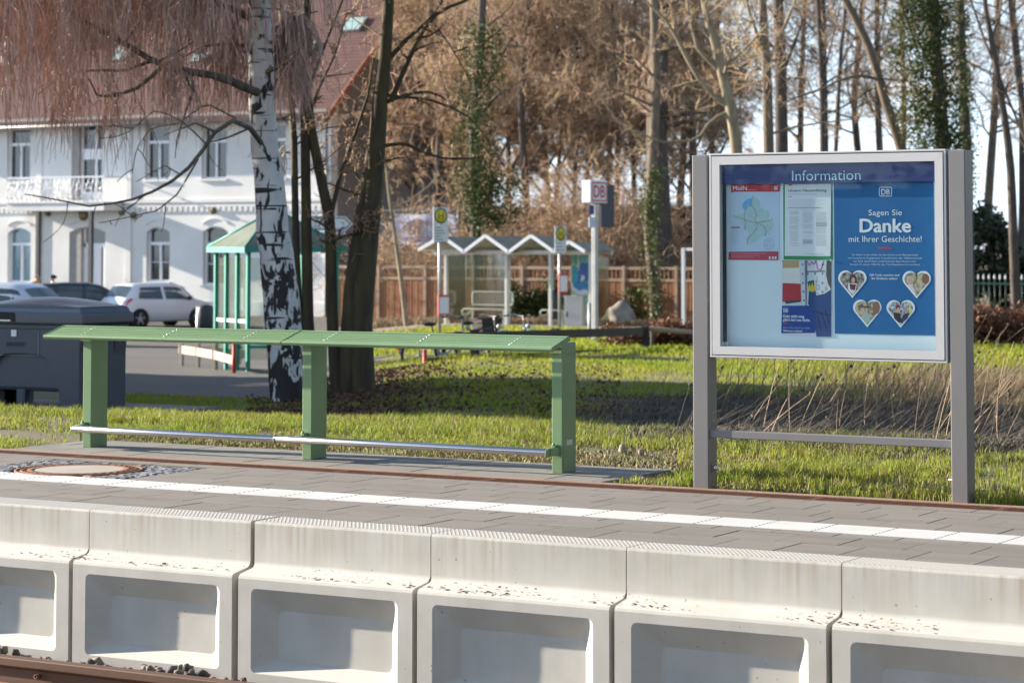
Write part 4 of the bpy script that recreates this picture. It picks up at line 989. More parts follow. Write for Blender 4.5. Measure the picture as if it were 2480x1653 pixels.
# ================================================================== people behind the cars (one continuous skinned body each)
def person(label, loc, rotz, top_col, hair_col, bald=False):
    t = thing('person', label, 'person', loc, rotz)
    J = {'pelvis': (0, 0, .95), 'spine': (0, 0, 1.15), 'chest': (.01, 0, 1.34), 'neck': (.01, 0, 1.50), 'head': (.03, 0, 1.60), 'crown': (.02, 0, 1.72)}
    E = [('pelvis', 'spine'), ('spine', 'chest'), ('chest', 'neck'), ('neck', 'head'), ('head', 'crown')]; Rd = {'pelvis': .15, 'spine': .14, 'chest': .155, 'neck': .058, 'head': .088, 'crown': .07}
    for s, k in ((1, 'l'), (-1, 'r')):
        J.update({k+'sh': (0, s*.19, 1.40), k+'el': (.03, s*.26, 1.12), k+'wr': (.14, s*.22, .90), k+'ha': (.19, s*.21, .83), k+'hip': (0, s*.09, .90), k+'kn': (.02, s*.10, .50), k+'an': (-.01, s*.10, .09), k+'to': (.13, s*.11, .04)})
        E += [('chest', k+'sh'), (k+'sh', k+'el'), (k+'el', k+'wr'), (k+'wr', k+'ha'), ('pelvis', k+'hip'), (k+'hip', k+'kn'), (k+'kn', k+'an'), (k+'an', k+'to')]
        Rd.update({k+'sh': .075, k+'el': .052, k+'wr': .032, k+'ha': .035, k+'hip': .10, k+'kn': .065, k+'an': .045, k+'to': .04})
    names = list(J); me = bpy.data.meshes.new('body'); me.from_pydata([J[n] for n in names], [(names.index(a), names.index(b)) for a, b in E], [])
    o = bpy.data.objects.new('body', me); COL.objects.link(o)
    sk = o.modifiers.new('skin', 'SKIN'); o.modifiers.new('sub', 'SUBSURF').render_levels = 2; o.modifiers['sub'].levels = 2
    for i, n in enumerate(names): me.skin_vertices[0].data[i].radius = (Rd[n], Rd[n]*(.8 if n in ('chest', 'spine', 'pelvis') else 1))
    me.skin_vertices[0].data[0].use_root = True
    dg = bpy.context.evaluated_depsgraph_get(); nm = bpy.data.meshes.new_from_object(o.evaluated_get(dg)); bpy.data.objects.remove(o)
    nm.materials.clear()
    for mt in (pure('skin', (.50, .30, .22), .6), pure('top', top_col, .8), pure('trousers', (.04, .045, .06), .8)): nm.materials.append(mt)
    for p_ in nm.polygons:
        z = p_.center.z; p_.material_index = 0 if z > 1.49 or (abs(p_.center.y) > .15 and z < .92 and p_.center.x > .08) else 1 if z > .92 else 2; p_.use_smooth = True
    b = bpy.data.objects.new('body', nm); COL.objects.link(b); b.parent = t
    m = MB(); m.ball((.01 if not bald else -.01, 0, 1.665), .102 if not bald else .10, 8, sc=(1, .93, .92 if not bald else .7))
    if not bald: m.ball((-.08, 0, 1.66), .065, 6)
    hm = m.build('hair', pure('hair', hair_col, .8), t)
    m = MB(); m.ball((.125, 0, 1.605), .017, 5, sc=(1, .8, 1.2)); m.build('nose', pure('skin_nose', (.52, .30, .23)), t)
    m = MB(); [m.ball((.108, s*.035, 1.635), .012, 5) for s in (1, -1)]; m.build('eyes', pure('eyes', (.05, .04, .04)), t)
    m = MB(); m.box(.105, .116, -.022, .022, 1.562, 1.572, bev=.003); m.build('mouth', pure('lips', (.36, .13, .12)), t)
    m = MB(); [m.ball((.02, s*.092, 1.62), .022, 5, sc=(.7, .4, 1.2)) for s in (1, -1)]; m.build('ears', pure('skin_ear', (.50, .28, .22)), t)
    return t
p = at_d_g(90, 89); p.z += .02; person('person in a mustard yellow jacket with short grey hair behind the parked cars', p, dir_angle(.9, -.4), (.42, .24, .04), (.35, .30, .26), True)
p = at_d_g(129, 89); p.z += .0; person('person with dark tied-back hair and pale top behind the parked cars', p, dir_angle(-.9, -.4), (.62, .60, .55), (.015, .012, .012))

# ================================================================== grit bin
def grit_bin():
    gz = -.165; r_, Y_ = ray(196, 993); C0 = r_*((gz-CAM_H)/r_.z)+Vector((0, 0, CAM_H)); ang = 0; c = C0+Vector((-.70, .33, 0))
    t = thing('grit_bin', 'big dark grey plastic grit bin with domed lid, beside the left leg of the bench', 'grit bin', (c.x, c.y, gz), ang)
    t.scale = (1, 1, .93)
    W, D = .70, .33                                     # half sizes
    mp = pm('bin_plastic', (.052, .062, .085), .5, (.042, .05, .07), 3, 8, (.3, .7), .2, 160, spec=.5)
    m = MB()
    # body: lofted, wider at the top, with arch cut-outs low on the front
    front = [(-W+.02, .80), (-W+.07, 0.0), (-W+.24, 0), (-W+.26, .12), (-W+.32, .42), (W-.32, .42), (W-.26, .12), (W-.24, 0), (W-.07, 0), (W-.02, .80)]
    def loft(za, zb, fa, fb, mi=0):
        xa, ya, xb, yb = W*fa, D*fa, W*fb, D*fb
        m.add([(-xa, -ya, za), (xa, -ya, za), (xa, ya, za), (-xa, ya, za), (-xb, -yb, zb), (xb, -yb, zb), (xb, yb, zb), (-xb, yb, zb)], [(0, 1, 5, 4), (1, 2, 6, 5), (2, 3, 7, 6), (3, 0, 4, 7), (4, 5, 6, 7), (3, 2, 1, 0)])
    m2 = MB(); m2.box(-W*.93, W*.93, -D*.86, D*.9, .16, .80, bev=.04)           # hopper
    m2.box(-W*.16, W*.0, -D*.86, -D*.6, .02, .18, bev=.02); m2.box(-W*.62, -W*.45, -D*.86, -D*.6, .02, .18, bev=.02)
    hop = m2.build('hopper', mp, t)
    m3 = MB()
    for s in (-1, 1):                                                            # moulded corner legs flaring to a rim
        pts = []
        prof = [(.62, .0), (.63, .12), (.60, .26), (.54, .38), (.44, .47), (.30, .52), (0, .53)]
        poly_ = [(s*W*.90, .0)]+[(s*W*a, z) for a, z in prof]+[(0, .80), (s*W*.985, .80)]
        m3.prism(poly_ if s > 0 else poly_, 'y', -D*.98, -D*.80)
        m3.prism([(s*W*.90, 0), (s*W*.62, 0), (s*W*.60, .8), (s*W*.985, .8)], 'y', D*.5, D*.98)
        m3.prism([(-D*.975, 0), (D*.975, 0), (D*.985, .80), (-D*.985, .80)], 'x', s*W*.84, s*W*.955)
    m3.box(-W*1.0, W*1.0, -D*1.0, D*1.0, .76, .815, bev=.012)
    m3.build('body', mp, t)
    # lid: domed with stepped skirt
    m4 = MB(); secs = [(1.03, .818), (1.045, .835), (1.045, .90), (1.02, .925), (1.0, .93), (.98, .965), (.94, .985)]
    rings = []
    for f, z in secs:
        rings.append([(x*W*f, y*D*f*1.04, z) for x, y in ((-1, -1), (1, -1), (1, 1), (-1, 1))])
    n = 14
    for a, b in zip(rings, rings[1:]): m4.add(a+b, [(0, 1, 5, 4), (1, 2, 6, 5), (2, 3, 7, 6), (3, 0, 4, 7)])
    top = []
    for j in range(n+1):
        for i in range(n+1):
            x = -W*.94+2*W*.94*i/n; y = (-D*.94+2*D*.94*j/n)*1.04; u = x/(W*.94); v = y/(D*.94*1.04)
            top.append((x, y, .985+.085*max(0, (1-u*u*u*u))*(1-.75*max(0, -v)**1.5)*(1-.35*max(0, v)**3)*(.65+.35*math.cos(u*2.2))))
    m4.add(top, [(j*(n+1)+i, j*(n+1)+i+1, (j+1)*(n+1)+i+1, (j+1)*(n+1)+i) for j in range(n) for i in range(n)], 0, True)
    for j in range(n+1):
        pass
    m4.add([(x, y, z) for x, y, z in top[:n+1]]+[(x, y, .98) for x, y, z in top[:n+1]], [(i+1, i, n+1+i, n+2+i) for i in range(n)])
    m4.add([(x, y, z) for x, y, z in top[n::n+1]]+[(x, y, .98) for x, y, z in top[n::n+1]], [(i+1, i, n+1+i, n+2+i) for i in range(n)])
    lid = m4.build('lid', pm('lid_plastic', (.060, .074, .100), .30, (.05, .062, .085), 3, 6, (.3, .7), .1, 120, spec=.6), t)
    m = MB(); m.prism([(-W*.42, .835), (-W*.42, .90), (-W*.38, .925), (-W*.12, .925), (-W*.08, .90), (-W*.08, .835)], 'y', -D*1.092, -D*1.06); m.build('lock_recess', M_dark, lid)
    m = MB(); m.box(-W*.40, -W*.16, -D*1.105, -D*1.085, .836, .853, bev=.004); m.build('lock_bar', M_screw, lid)
    m = MB(); m.box(-W*.40, W*.28, -D*.995, -D*.985, .505, .508); m.box(W*.27, W*.28, -D*.995, -D*.985, .508, .74); m.build('label_edge', pure('label_edge', (.2, .22, .25)), t)
    m = MB(); m.box(-W*.19, -W*.10, -D*1.0, -D*.988, .69, .755); m.build('sticker', pure('white_sticker', (.7, .72, .74)), t)
    m = MB(); text_mb(m, 'BAUHOF', -W*.26, .595, width=W*.30, height=.042, y=-D*1.0, bold=.03); m.build('lettering', pure('bin_lettering', (.01, .012, .015)), t)
grit_bin()
pad = MB(); c = at_d(60, 900, 22.0); pad.box(-3.6, 1.35, -.75, 1.1, -.3, .0); o = pad.build('concrete_pad', pm('pad_concrete', (.22, .205, .19), .9), None, (c.x, c.y, -.168), 0); structure(o)

# ================================================================== green shelter
M_teal = pm('teal_paint', (.010, .30, .215), .45, (.012, .25, .185), 3)
M_clear = glass('shelter_glass', (.88, .93, .90), .05)
def local(o, mb, name, mat): return mb.build(name, mat, o)
c0 = at_d(600, 900, 43.5); e1 = (RIGHT*-.50+DEEP*.866).normalized(); ang = math.atan2(e1.y, e1.x)
t = thing('green_shelter', 'small shelter with turquoise green frame and glass panels left of the birch', 'shelter', (c0.x, c0.y, ground_z(c0.x, c0.y)-.05), ang)
SL, SWD, SH = 1.5, 1.75, 2.18                              # length (away), width, eave height
for i, x in enumerate((0, .48, .98, 1.46)):
    m = MB(); m.box(x-.035, x+.035, -.035, .035, 0, SH, bev=.006); local(t, m, 'post', M_teal)
for x, y in ((0, -SWD), (1.46, -SWD)):
    m = MB(); m.box(x-.035, x+.035, y-.035, y+.035, 0, SH, bev=.006); local(t, m, 'post', M_teal)
for i, (a, b) in enumerate(((0, .48), (.48, .98), (.98, 1.46))):
    m = MB(); m.box(a+.04, b-.04, -.006, .006, .18, SH-.1); p_ = local(t, m, 'glass_panel', M_clear)
    m = MB(); m.box(a+.04, b-.04, -.012, -.007, .92, .98); m.box(a+.04, b-.04, .007, .012, .92, .98); m.build('white_strip', M_wframe, p_)
m = MB(); m.box(1.455, 1.465, -SWD+.04, -.04, .18, SH-.1); local(t, m, 'glass_panel', M_clear)
m = MB(); m.box(-.14, 1.6, -.06, .14, SH, SH+.10); m.box(-.14, 1.6, -SWD-.14, -SWD+.06, SH, SH+.10); m.box(-.14, .06, -SWD+.06, -.06, SH+.002, SH+.098); m.box(1.40, 1.6, -SWD+.06, -.06, SH+.002, SH+.098); local(t, m, 'eave_beam', M_teal)
M_roofgl = pm('mossy_roof_panel', (.20, .215, .165), .5, (.12, .135, .09), 3, 6, (.3, .7), spec=.4)
m = MB(); E = [(-.12, .12, SH+.10), (1.58, .12, SH+.10), (1.58, -SWD-.12, SH+.10), (-.12, -SWD-.12, SH+.10)]; T = [(.73, -.75, SH+.72), (.73, -SWD+.75, SH+.72)]
m.add(E+T, [(0, 4, 5, 3), (1, 2, 5, 4), (0, 1, 4), (2, 3, 5)]); m.add([(x, y, z-.012) for x, y, z in E+T], [(3, 5, 4, 0), (4, 5, 2, 1), (4, 1, 0), (5, 3, 2)]); local(t, m, 'roof_panel', M_roofgl)
m = MB(); m.box(.66, .80, -SWD+.72, -.72, SH+.70, SH+.78); 
for a in E: m.tube([a, T[0] if a[1] > -.8 else T[1]], .028, 4)
local(t, m, 'roof_frame', M_teal)
m = MB(); m.box(.25, .55, -.03, -.015, 1.15, 1.55); local(t, m, 'timetable', pure('paper_tt', (.55, .62, .70)))
m = MB(); m.box(1.05, 1.40, -SWD+.15, -.2, .42, .47); m.box(1.1, 1.15, -SWD+.2, -SWD+.25, 0, .42); m.box(1.1, 1.15, -.3, -.25, 0, .42); local(t, m, 'seat', M_teal)

# ================================================================== low bent plank barrier with red end post
M_plank = pm('bleached_plank', (.52, .36, .29), .85, (.40, .28, .22), 6, 5, (.3, .7), stretch=(.3, 1, 2))
t = thing('plank_barrier', 'low pale plank barrier bending towards a red post in front of the green shelter', 'barrier', at_d_g(500, 43))
P = [(432, 845, 46.2), (470, 850, 45.4), (516, 858, 44.2), (563, 871, 42.6)]
pts = [at_d(*q) for q in P]; loc = Vector(t.location)
m = MB()
for i, a in enumerate(pts):
    m.v += [tuple(a-loc+Vector((0, 0, dz))+DEEP*dy) for dz, dy in ((.075, 0), (.075, .03), (-.08, .03), (-.08, 0))]
for i in range(3):
    for j in range(4): m.f.append((i*4+j, i*4+(j+1) % 4, i*4+4+(j+1) % 4, i*4+4+j)); m.mi.append(0); m.sm.append(False)
m.f += [(0, 1, 2, 3), (15, 14, 13, 12)]; m.mi += [0, 0]; m.sm += [False]*2
m.build('plank', M_plank, t)
for px, d in ((438, 46.0), (478, 45.2), (519, 44.1)):
    a = at_d(px, 845, d)+DEEP*.08; g = ground_z(a.x, a.y); m = MB(); a -= loc; m.box(a.x-.035, a.x+.035, a.y-.035, a.y+.035, g-loc.z-.2, a.z+.10); m.build('post', pm('post_wood', (.36, .33, .28), .9), t)
M_red = pm('red_post_paint', (.48, .035, .03), .55, (.38, .03, .025), 6)
a = at_d(567, 870, 42.4); g = ground_z(a.x, a.y); m = MB(); a -= loc; m.tube([(a.x, a.y, g-loc.z-.1), (a.x, a.y, a.z+.35)], .036, 10); m.build('end_post', M_red, t)

# ================================================================== plank fence on the meadow
M_oldwood = pm('old_dark_wood', (.085, .070, .050), .9, (.055, .05, .038), 4, 6, (.3, .7), .4, 30, stretch=(.2, 1, 2))
t = thing('plank_fence', 'weathered dark two-rail plank fence on the meadow behind the bench', 'fence', at_d_g(1300, 43)); loc = Vector(t.location)
A_, B_ = at_d(1032, 878, 40.5), at_d(1560, 850, 47)
def rail(a, b, h, th, name, mat, par):
    m = MB(); d = (b-a); d.z = 0; d.normalize(); nn = Vector((-d.y, d.x, 0))*th
    v = [a-loc, b-loc]; vs = []
    for q in v: vs += [tuple(q+Vector((0, 0, s*h/2))+nn*k) for s, k in ((1, -1), (1, 1), (-1, 1), (-1, -1))]
    m.add(vs, [(0, 1, 2, 3)[::-1], (4, 5, 6, 7), (0, 4, 5, 1)[::-1], (1, 5, 6, 2)[::-1], (2, 6, 7, 3)[::-1], (3, 7, 4, 0)[::-1]]); return m.build(name, mat, par)
rail(A_, B_, .155, .018, 'rail', M_oldwood, t)
rail(at_d(1075, 817, 41), at_d(1556, 802, 47), .155, .018, 'rail', M_oldwood, t)
for px, yt, d in ((1150, 800, 42), (1345, 795, 44.5), (1563, 790, 47.1)):
    a = at_d(px, yt, d)+DEEP*.07; g = ground_z(a.x, a.y); m = MB(); a -= loc; m.box(a.x-.065, a.x+.065, a.y-.05, a.y+.05, g-loc.z-.2, a.z, bev=.01); m.build('post', pure('tarred_post', (.02, .018, .016), .9), t)
a = at_d(1029, 846, 40.4); g = at_d(1029, 912, 40.4); m = MB(); a -= loc; g -= loc; m.tube([(a.x, a.y, g.z-.1), (a.x, a.y, a.z)], .036, 10); m.build('end_post', M_red, t)
t = thing('log_rail', 'pale round log rail running right from the plank fence behind the information board', 'rail', at_d_g(1610, 48)); loc = Vector(t.location)
m = MB(); m.tube([at_d(1570, 796, 47.6)-loc, at_d(1710, 807, 49)-loc], .05, 8); m.build('log', pm('pale_log', (.34, .27, .20), .9), t)
for px in (1580, 1690):
    a = at_d(px, 800, 48)-loc; g = ground_z(a.x+loc.x, a.y+loc.y)-loc.z; m = MB(); m.tube([(a.x, a.y, g-.1), (a.x, a.y, a.z)], .045, 8); m.build('post', M_oldwood, t)

# ================================================================== bus shelter with folded roof
M_cream = pm('cream_metal', (.60, .59, .55), .5, (.50, .49, .45), 3)
M_gl2 = glass('dusty_glass', (.70, .74, .66), .10, .12)
c0 = at_d(1080, 785, 72); t = thing('bus_shelter', 'white bus shelter with zigzag folded roof and glass walls', 'bus shelter', (c0.x, c0.y, c0.z), 0)
D2 = 72*.0+ c0.y
def sx(px): return at_y(px, 700, c0.y).x-c0.x
H2 = at_y(1080, 614, c0.y).z-c0.z
zig = [(1037, 609), (1093, 577), (1146, 614), (1198, 575), (1254, 615), (1308, 575), (1362, 613), (1400, 590), (1437, 613)]
Z = [(sx(a), at_y(a, b, c0.y).z-c0.z) for a, b in zig]
m = MB()
for (xa, za), (xb, zb) in zip(Z, Z[1:]):
    L_ = math.hypot(xb-xa, zb-za); nx, nz = -(zb-za)/L_*.05, (xb-xa)/L_*.05
    m.add([(xa, -.55, za), (xb, -.55, zb), (xb+nx, -.55, zb+nz*2.2), (xa+nx, -.55, za+nz*2.2), (xa, -.50, za), (xb, -.50, zb), (xb+nx, -.50, zb+nz*2.2), (xa+nx, -.50, za+nz*2.2)], [(0, 1, 2, 3), (7, 6, 5, 4), (0, 4, 5, 1), (2, 6, 7, 3), (1, 5, 6, 2), (3, 7, 4, 0)])
local(t, m, 'roof_fascia', M_wframe)
M_corr = pm('roof_panel', (.42, .42, .36), .4, (.28, .29, .24), 3, 6, (.3, .7), spec=.6, trans=.35)
m = MB()
for (xa, za), (xb, zb) in zip(Z, Z[1:]): m.add([(xa, -.5, za+.05), (xb, -.5, zb+.05), (xb, 1.45, zb+.05), (xa, 1.45, za+.05), (xa, -.5, za+.03), (xb, -.5, zb+.03), (xb, 1.45, zb+.03), (xa, 1.45, za+.03)], [(0, 1, 2, 3), (7, 6, 5, 4)])
local(t, m, 'roof', M_corr)
m = MB(); xe = sx(1437); m.box(sx(1050), xe, -.03, .03, H2-.02, H2+.10); m.box(sx(1050), xe, 1.12, 1.18, H2-.02, H2+.10); local(t, m, 'roof_beam', M_cream)
for px, y in ((1080, 0), (1227, 0), (1333, 0), (1430, 0), (1036, 1.15), (1184, 1.15), (1290, 1.15), (1355, 1.15), (1388, 1.15)):
    m = MB(); x = sx(px); m.box(x-.045, x+.045, y-.04, y+.04, -.05, H2, bev=.008); local(t, m, 'post', M_cream)
for pa, pb in ((1036, 1184),):
    m = MB(); m.box(sx(pa)+.05, sx(pb)-.05, 1.14, 1.152, .12, H2-.05); local(t, m, 'glass_wall', M_gl2)
m = MB(); m.box(sx(1080)-.008, sx(1080)+.008, .05, 1.10, .12, H2-.05); local(t, m, 'glass_wall', M_gl2)
M_mural = pm('mural', (.05, .36, .46), .4, (.42, .58, .38), 1.8, 4, (.42, .6)); 
m = MB(); m.box(sx(1338), sx(1392), 1.13, 1.15, .05, H2-.05); mu = local(t, m, 'painted_wall', M_mural)
for i in range(16):
    m = MB(); r_ = random.Random(i); x = sx(1338)+r_.random()*(sx(1392)-sx(1338)-.1); z = .2+r_.random()*1.8; a_, b_ = r_.uniform(.08, .3), r_.uniform(.06, .3)
    q = [(min(sx(1391), max(sx(1339), x+a_*math.cos(k*.7854)*r_.uniform(.7, 1.2))), z+b_*math.sin(k*.7854)*r_.uniform(.7, 1.2)) for k in range(8)]
    m.prism(q, 'y', 1.116-i*.0009, 1.1295); m.build('painted_patch', pure('mural_%d' % i, r_.choice([(.55, .50, .08), (.04, .20, .45), (.60, .62, .55), (.10, .40, .25), (.03, .30, .40), (.65, .68, .70), (.03, .12, .40)]), .5), mu)
m = MB(); m.box(sx(1430)-.006, sx(1430)+.006, .05, 1.1, .1, H2-.1); local(t, m, 'glass_wall', M_gl2)
def wire_bench(pa, pb, label, back=True):
    t2 = thing('waiting_bench', label, 'bench', (c0.x+sx(pa), c0.y+.75, c0.z)); w = sx(pb)-sx(pa); M_m = pure('bench_mesh_%s' % pa, (.62, .62, .57), .5)
    m = MB(); m.tube([(0, -.22, .28), (0, -.25, .40), (.06, -.25, .45), (w-.06, -.25, .45), (w, -.25, .40), (w, -.22, .28)], .025, 6); m.tube([(0, -.22, .28), (.05, .05, .30), (.05, .18, .42), (w-.05, .18, .42), (w-.05, .05, .30), (w, -.22, .28)], .025, 6); m.build('seat_frame', M_m, t2)
    m = MB()
    for i in range(26): x = .04+(w-.08)*i/25; m.box(x-.004, x+.004, -.25, .18, .437, .445)
    for i in range(8): y = -.24+.42*i/7; m.box(.02, w-.02, y-.004, y+.004, .4455, .45)
    m.build('seat_mesh', M_m, t2)
    if back:
        m = MB(); q = rrect(.06, w-.02, .56, .95, .08, 4); m.tube([(x, .25, z) for x, z in q]+[(q[0][0], .25, q[0][1])], .025, 6); m.build('back_frame', M_m, t2)
        m = MB()
        for i in range(26): x = .08+(w-.12)*i/25; m.box(x-.003, x+.003, .246, .252, .57, .94)
        for i in range(8): z = .58+.35*i/7; m.box(.07, w-.03, .2525, .257, z-.003, z+.003)
        m.build('back_mesh', M_m, t2)
    for x in (.2, w-.2):
        m = MB(); m.box(x-.03, x+.03, .0, .05, 0, .43); m.build('leg', M_m, t2)
wire_bench(1098, 1202, 'pale wire mesh bench with backrest inside the bus shelter'); wire_bench(1288, 1345, 'short pale wire seat beside the grey cabinet, without backrest', False)

# ================================================================== bus stop signs, station sign, arrow sign, bin, cabinet, boulder
M_galv = pm('galvanised', (.44, .44, .43), .45, (.36, .36, .35), 4, metal=.3); M_signw = pure('sign_white', (.62, .64, .66), .5); M_hgreen = pure('stop_green', (.01, .16, .05), .5); M_hyel = pure('stop_yellow', (.75, .52, .02), .5)
def stop_sign(label, px, d, ybase, y0, y1, ym, tilt, low=True, tt=None):
    g = at_d(px, ybase, d); t = thing('bus_stop_sign', label, 'bus stop sign', g, tilt); z = lambda y: at_d(px, y, d).z-g.z
    m = MB(); m.tube([(0, .03, -.2), (0, .03, z(y0)-.02)], .038, 10); local(t, m, 'pole', M_galv)
    w = .22; m = MB(); m.box(-w, w, -.02, .0, z(ym)+.004, z(y0), bev=.006); a = local(t, m, 'stop_plate', M_signw)
    zc = z(y0)-.20; m = MB(); m.lathe([(.19, 0), (.19, .004)], (0, 0, 0), 28, M=Matrix.Translation((0, -.0205, zc)) @ Matrix.Rotation(R(90), 4, 'X')); m.build('green_ring', M_hgreen, a)
    m = MB(); m.lathe([(.150, 0), (.150, .004)], (0, 0, 0), 28, M=Matrix.Translation((0, -.0225, zc)) @ Matrix.Rotation(R(90), 4, 'X')); m.build('yellow_disc', M_hyel, a)
    m = MB(); text_mb(m, 'H', 0, zc-.09, width=.15, height=.18, y=-.0275, bold=.02, align='C'); m.build('lettering', M_hgreen, a)
    m = MB(); m.box(-w, w, -.02, .0, z(y1), z(ym)-.004, bev=.006); b = local(t, m, 'line_plate', M_signw)
    m = MB()
    for i in range(6 if low else 4): zz = z(ym)-.07-i*(.07 if low else .09); m.box(-.16, .02+.1*((i*7) % 3)/2, -.0225, -.0205, zz, zz+.022)
    m.build('line_text', pure('sign_text', (.14, .15, .17)), b)
    if tt: 
        za, zb = z(tt[0]), z(tt[1]); m = MB(); m.box(-.09, .25, -.05, -.012, zb, za); c = local(t, m, 'timetable_case', pure('case_red', (.45, .05, .05))); m = MB(); m.box(-.06, .22, -.054, -.0502, zb+.05, za-.05); m.build('timetable', pure('tt_paper', (.72, .74, .80)), c)
    return t
stop_sign('taller bus stop sign with H disc, left of the bus shelter', 1066, 58, 818, 502, 586, 545, PHI+R(38), True, (714, 764))
stop_sign('shorter bus stop sign with H disc, right of the bus shelter zigzag', 1357, 66, 795, 548, 612, 584, PHI+R(44), False, (663, 710))
d = 53; g = at_d(1441, 843, d); t = thing('station_sign', 'tall grey pole carrying a white box sign with red DB letters and dark blue panels', 'station sign', g, PHI+R(55)); z = lambda y: at_d(1441, y, d).z-g.z
m = MB(); m.box(-.055, .055, -.055, .055, -.2, z(440), bev=.01); local(t, m, 'pole', M_galv)
m = MB(); m.box(-.33, .33, -.12, .12, z(492), z(437), bev=.02); b = local(t, m, 'sign_box', pure('sign_box_white', (.74, .74, .76)))
m = MB(); za, zb = z(492)+.04, z(437)-.04; fr = .03
for q in ((-.30, .30, za, za+fr), (-.30, .30, zb-fr, zb), (-.30, -.30+fr, za+fr, zb-fr), (.30-fr, .30, za+fr, zb-fr)): m.box(q[0], q[1], -.1235, -.1205, q[2], q[3])
text_mb(m, 'DB', 0, za+.085, width=.44, height=(zb-za)-.15, y=-.1235, bold=.022, align='C'); m.build('sign_letters', pure('sign_red', (.55, .02, .03)), b)
m = MB(); m.box(.22, .74, -.03, .03, z(550), z(446)); local(t, m, 'dark_panel', pure('panel_navy', (.012, .014, .035)))
m = MB(); m.box(-.30, -.06, -.06, -.03, z(551), z(526), bev=.004); local(t, m, 'small_plate', pure('plate_pale', (.50, .56, .66)))
m = MB(); m.box(-.30, -.10, -.055, -.03, z(520), z(497), bev=.004); local(t, m, 'blue_plate', pure('plate_blue', (.02, .03, .16)))
t = thing('grey_post', 'thin light grey post beside the station sign pole', 'post', at_d_g(1428, 54)); m = MB(); m.tube([(0, 0, -.1), (0, 0, .85)], .045, 10); local(t, m, 'post_tube', M_galv)
d = 50; g = at_d_g(800, d); t = thing('direction_sign', 'white arrow-shaped direction sign pointing right between the brown trunks', 'direction sign', g, PHI); z = lambda y: at_d(800, y, d).z-g.z; x = lambda p_: (p_-800)*d/F_PX
m = MB(); m.tube([(x(740), .06, -.1), (x(740), .06, z(520))], .038, 8); m.tube([(x(806), .06, -.1), (x(806), .06, z(520))], .038, 8); local(t, m, 'pole', M_galv)
m = MB(); q = [(x(728), z(559)), (x(837), z(559)), (x(855), z(542)), (x(837), z(524)), (x(728), z(524))]; m.prism(q, 'y', 0, .02); a = local(t, m, 'arrow_panel', pure('arrow_white', (.66, .69, .72)))
m = MB(); c_ = [(x(733), z(555)), (x(834), z(555)), (x(848), z(542)), (x(834), z(528)), (x(733), z(528))]
for i in range(5):
    p0, p1 = Vector(c_[i]), Vector(c_[(i+1) % 5]); dd = (p1-p0).normalized(); nn = Vector((-dd.y, dd.x))*.012; m.add([(v.x, -.0025, v.y) for v in (p0-nn, p1-nn, p1+nn, p0+nn)], [(0, 1, 2, 3)])
m.build('arrow_outline', pure('arrow_line', (.12, .14, .17)), a)
m = MB(); m.box(x(728), x(836), 0, .02, z(568), z(561)); local(t, m, 'lower_panel', M_signw)
g = at_d_g(494, 60); t = thing('litter_bin', 'dark litter bin on a silver post beside the white hatchback', 'litter bin', g); m = MB(); m.lathe([(.17, .42), (.20, .45), (.21, .95), (.18, 1.02), (.001, 1.06)], (0.05, 0, 0), 16); local(t, m, 'bin_body', pure('bin_green_black', (.025, .035, .04), .5)); m = MB(); m.tube([(-.18, 0, -.1), (-.18, 0, 1.0)], .04, 8); local(t, m, 'post', pure('bin_post', (.7, .7, .72), .3, .6))
g = at_d(1346, 772, 71); t = thing('litter_bin', 'round dark litter bin in front of the painted shelter wall', 'litter bin', g); m = MB(); m.lathe([(.17, .0), (.19, .06), (.19, .72), (.16, .82), (.001, .85)], (0, 0, 0), 16); local(t, m, 'bin_body', pure('bin_dark', (.03, .035, .045), .5)); m = MB(); m.tube([(0, .1, -.2), (0, .1, .3)], .04, 8); local(t, m, 'post', M_galv)
d = 70; g = at_d(1393, 791, d); t = thing('utility_cabinet', 'light grey ribbed utility cabinet beside the bus shelter', 'cabinet', g, PHI+R(-24)); sc = d/F_PX
h_ = 72*sc; m = MB(); m.box(-.27, .27, -.16, .16, -.1, h_, bev=.012); m.box(-.30, .30, -.19, .19, h_, h_+.03, bev=.008)
b = local(t, m, 'cabinet_body', pm('cabinet_grey', (.50, .51, .50), .6, (.44, .45, .44), 3)); m = MB()
for i in range(14): xx = -.25+.5*i/13; m.box(xx-.010, xx+.010, -.166, -.158, .04, h_-.05)
m.build('door_ribs', pure('cabinet_ribs', (.53, .54, .53), .6), b); m = MB(); m.box(-.20, -.16, -.18, -.166, .28, .44, bev=.004); m.build('lock_handle', M_dark, b)
def boulder(name, label, px, yb, d, w, h, col, rz=0):
    g = at_d(px, yb, d); bm = bmesh.new(); bmesh.ops.create_icosphere(bm, subdivisions=4, radius=1)
    for v in bm.verts:
        n_ = v.co.copy(); k = 1+.16*math.sin(n_.x*2.3+1)+.10*math.sin(n_.y*4+n_.z*3)+.05*math.sin(n_.x*9+n_.z*7)
        v.co = Vector((n_.x*w*.5*k, n_.y*w*.36*k, max(-.12, n_.z*h*k*(1.0+.18*(n_.x if n_.x < .3 else .6-n_.x)))))
    me = bpy.data.meshes.new(name); bm.to_mesh(me); bm.free(); me.materials.append(col); me.polygons.foreach_set('use_smooth', [True]*len(me.polygons))
    o = bpy.data.objects.new(name, me); COL.objects.link(o); o.location = g; o.rotation_euler.z = rz; tag(o, label, 'boulder')
boulder('boulder', 'large rounded grey boulder in front of the wooden fence', 1497, 792, 72, 1.12, .62, pm('granite', (.36, .33, .28), .9, (.16, .14, .13), 2.4, 7, (.3, .7), .6, 14), PHI)
